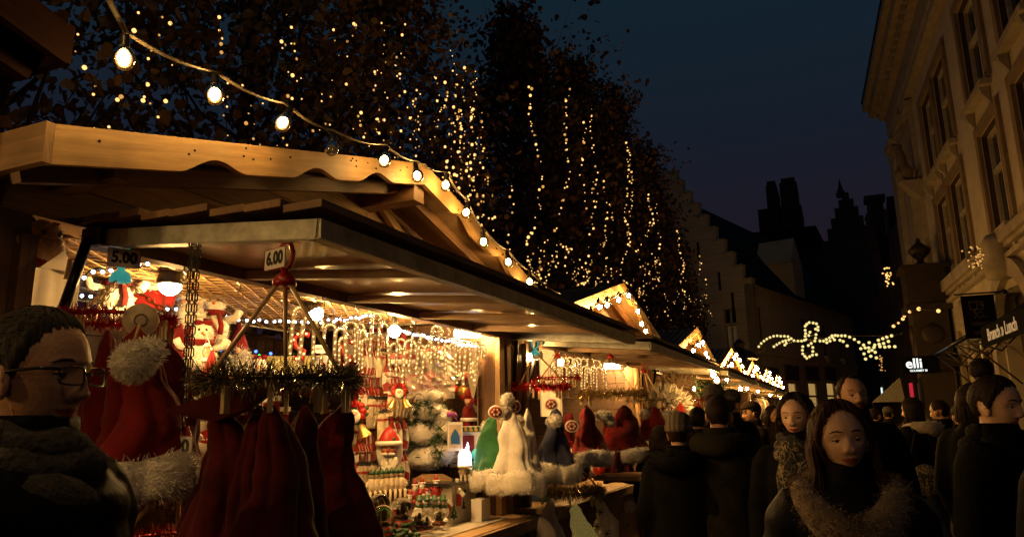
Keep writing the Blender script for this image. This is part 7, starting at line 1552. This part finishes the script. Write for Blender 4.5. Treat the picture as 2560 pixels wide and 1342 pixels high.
    if hat:
        q = MB()
        if hat == 'beanie': q.lathe([(.098, .035), (.102, .05), (.10, .09), (.085, .128), (.05, .152), (.012, .16)], 20, HM @ Vector((0, -.012, 0)), 0, .90, 1.06); q.lathe([(.10, .02), (.108, .03), (.108, .06), (.10, .068)], 20, HM @ Vector((0, -.012, 0)), 0, .90, 1.06); q.build('beanie', 'knit_stripe', t)
        elif hat == 'cap': q.lathe([(.10, .05), (.104, .07), (.09, .11), (.05, .135), (.01, .14)], 18, HM @ Vector((0, -.01, 0)), 0, .88, 1.08); q.ball(HM @ Vector((0, .10, .055)), (.065, .045, .008), 12, 6); q.build('cap', 'coat_brown', t)
        elif hat == 'hood_up':
            q.ball(HM @ Vector((0, -.035, .01)), (.125, .13, .155), 18, 12, 0, .015); q.build('hood', coat, t)
        else: q.ball(HM @ Vector((0, -.015, .075)), (.10, .11, .085), 16, 10); q.build('hat', 'knit_grey', t)
    return t
mat('glasses_frame', (.03, .022, .014), .25, 0, .2, coat=.5)
m_ = bpy.data.materials.new('lens'); m_.use_nodes = True; N = m_.node_tree.nodes; N.clear(); tr = N.new('ShaderNodeBsdfTransparent'); gl_ = N.new('ShaderNodeBsdfGlossy'); gl_.inputs['Roughness'].default_value = .02; mx = N.new('ShaderNodeMixShader'); mx.inputs[0].default_value = .06; o_ = N.new('ShaderNodeOutputMaterial'); L = m_.node_tree.links; L.new(tr.outputs[0], mx.inputs[1]); L.new(gl_.outputs[0], mx.inputs[2]); L.new(mx.outputs[0], o_.inputs[0]); MATS['lens'] = m_
def eyes(px, py, s): d = ray(px, py); return EYE + d * s
def facing(p, off):
    """heading so the face points at the camera, turned off degrees to the viewer's right"""
    d = EYE - p; return math.degrees(math.atan2(d.y, d.x)) - 90 + off
random.seed(4)
p = eyes(150, 942, .00079); person('man in dark glasses, knit scarf and padded jacket at the left edge', p, face=facing(p, 52), hair='short', hm='hair_grey', coat='coat_nylon', puff=.10, seg=.09, k=1.12, scarf='knit_grey', glasses=True, jaw=.75, hp=-2, lid=.28, hy=0)
p = eyes(2108, 1103, .00128); person('young woman with long hair and a big fur collar, eyes lowered', p, face=facing(p, 6), hp=-6, hy=8, hr=4, skin='skin_pale', hair='long', hm='hair_auburn', coat='coat_nylon', puff=.10, seg=.1, k=1.0, fem=1, collar='fur_collar', lid=.42, nose=.55)
p = eyes(1986, 1044, .0022); person('dark haired woman in a black and cream printed scarf', p, face=facing(p, -12), hp=-2, hy=-6, skin='skin_pale', hair='bob', hm='hair_dark', coat='coat_black', fem=1, scarf='scarf_print', lid=.35, nose=.65)
p = eyes(2138, 992, .0025); person('tall bearded man in a dark coat looking down', p, face=facing(p, 16), hp=-10, hy=6, hair='receding', hm='hair_brown', coat='coat_black', k=1.05, beard=True, lid=.5)
p = eyes(2522, 1015, .00175); person('woman with a dark topknot in profile in a black coat at the right edge', p, face=facing(p, 62), hp=2, skin='skin_pale', hair='updo', hm='hair_dark', coat='coat_black', k=1.05, fem=1, scarf='coat_black', lid=.4)
p = eyes(1800, 1040, .0026); person('short haired man seen from behind in an olive hooded jacket', p, face=facing(p, 172), hair='short', hm='hair_dark', coat='coat_olive', k=1.25, hood=True, detail=False, length=.7)
p = eyes(1703, 1085, .0026); person('person in a striped knit beanie and dark hooded coat seen from behind', p, face=facing(p, 165), hair='short', hm='hair_dark', coat='coat_black', k=1.1, hood='coat_black', hat='beanie', detail=False)
p = eyes(1868, 1033, .0046); person('elderly man in a flat cap turned to the lit hut', p, face=facing(p, -70), hair='short', hm='hair_grey', coat='coat_brown', hat='cap', detail=True, scarf=None)
p = eyes(1835, 1012, .0042); person('person in a dark cap behind the short haired man', p, face=facing(p, 150), hair='short', hm='hair_dark', coat='coat_black', hat='round', detail=False)
p = eyes(1790, 1000, .0042); person('taller person with a fur cap beyond the short haired man', p, face=facing(p, 160), hair='short', hm='hair_brown', coat='coat_brown', hat='round', detail=False)
p = eyes(1938, 1040, .0052); person('person with pale face beside the woman in the printed scarf', p, face=facing(p, 40), hair='bob', hm='hair_dark', coat='coat_brown', fem=1, detail=True)
p = eyes(2268, 1028, .0042); person('dark haired woman in a coat with a cream fur hood walking away', p, face=facing(p, -112), hair='bob', hm='hair_dark', coat='coat_black', fem=1, hood='fur_cream', detail=True, pose={'stride': 1.0}, k=1.1)
p = eyes(2338, 1030, .0044); person('person in a long dark coat right of the cream fur hood', p, face=facing(p, -120), hair='short', hm='hair_dark', coat='coat_black', k=1.1, detail=False, pose={'stride': .8}, length=.6)
p = eyes(2447, 1012, .0027); person('small woman with a ponytail hidden behind the woman with the topknot', p, face=facing(p, 150), hair='bob', hm='hair_brown', coat='coat_black', fem=1, detail=False)
p = eyes(2760, 1035, .0014); person('shadowy person in a black coat cut off by the right edge', p, face=facing(p, 150), hair='short', hm='hair_dark', coat='coat_navy', k=1.15, detail=False)
p = eyes(2030, 1036, .0075); person('small distant person below the lit windows of the gabled house', p, face=facing(p, 20), hair='short', hm='hair_dark', coat='coat_navy', detail=False)
p = eyes(2190, 1040, .0062); person('distant person by the pale canopy', p, face=facing(p, 160), hair='short', hm='hair_dark', coat='coat_navy', detail=False)
p = eyes(2222, 1036, .0075); person('distant person in a grey knit hat by the pale canopy', p, face=facing(p, 170), hair='short', hm='hair_dark', coat='coat_brown', hat='round', detail=False)
for px, py, k_, off, hr_, ct, lb in ((1748, 1052, .0037, 168, 'short', 'coat_navy', 'person seen from behind between the striped beanie and the olive jacket'), (1890, 1058, .0056, 140, 'bob', 'coat_black', 'dark haired person right of the flat cap'), (1918, 1050, .0064, 165, 'short', 'coat_brown', 'small dark figure before the white clothes rail'), (1960, 1052, .0074, 175, 'short', 'coat_navy', 'distant figure left of the lit ground floor windows'), (2078, 1050, .0062, 150, 'bob', 'coat_black', 'distant figure between the bearded man and the printed scarf'), (2395, 1042, .0041, -150, 'short', 'coat_black', 'dark figure walking by the shop front arms'), (2420, 1060, .0052, 160, 'bob', 'coat_navy', 'shorter dark figure close to the ochre wall'), (1660, 1100, .0034, 150, 'bob', 'coat_black', 'dark figure half hidden left of the striped beanie')):
    p = eyes(px, py, k_); person(lb, p, face=facing(p, off), hair=hr_, hm='hair_dark', coat=ct, k=1.08, detail=False)
# patterned bag carried low beside the walking woman
p = at(2318, 1200, y=8.0); t = thing('shoulder_bag', 'black and cream patterned bag carried beside the woman with the cream hood', 'bag', p); MB().ball((0, 0, 0), (.13, .07, .15), 14, 9, 0, .04).build('bag_body', 'scarf_print', t); MB().tube([(-.12, 0, .16), (-.05, 0, .42), (.05, 0, .42), (.12, 0, .16)], .014, 6).build('strap', 'coat_black', t)
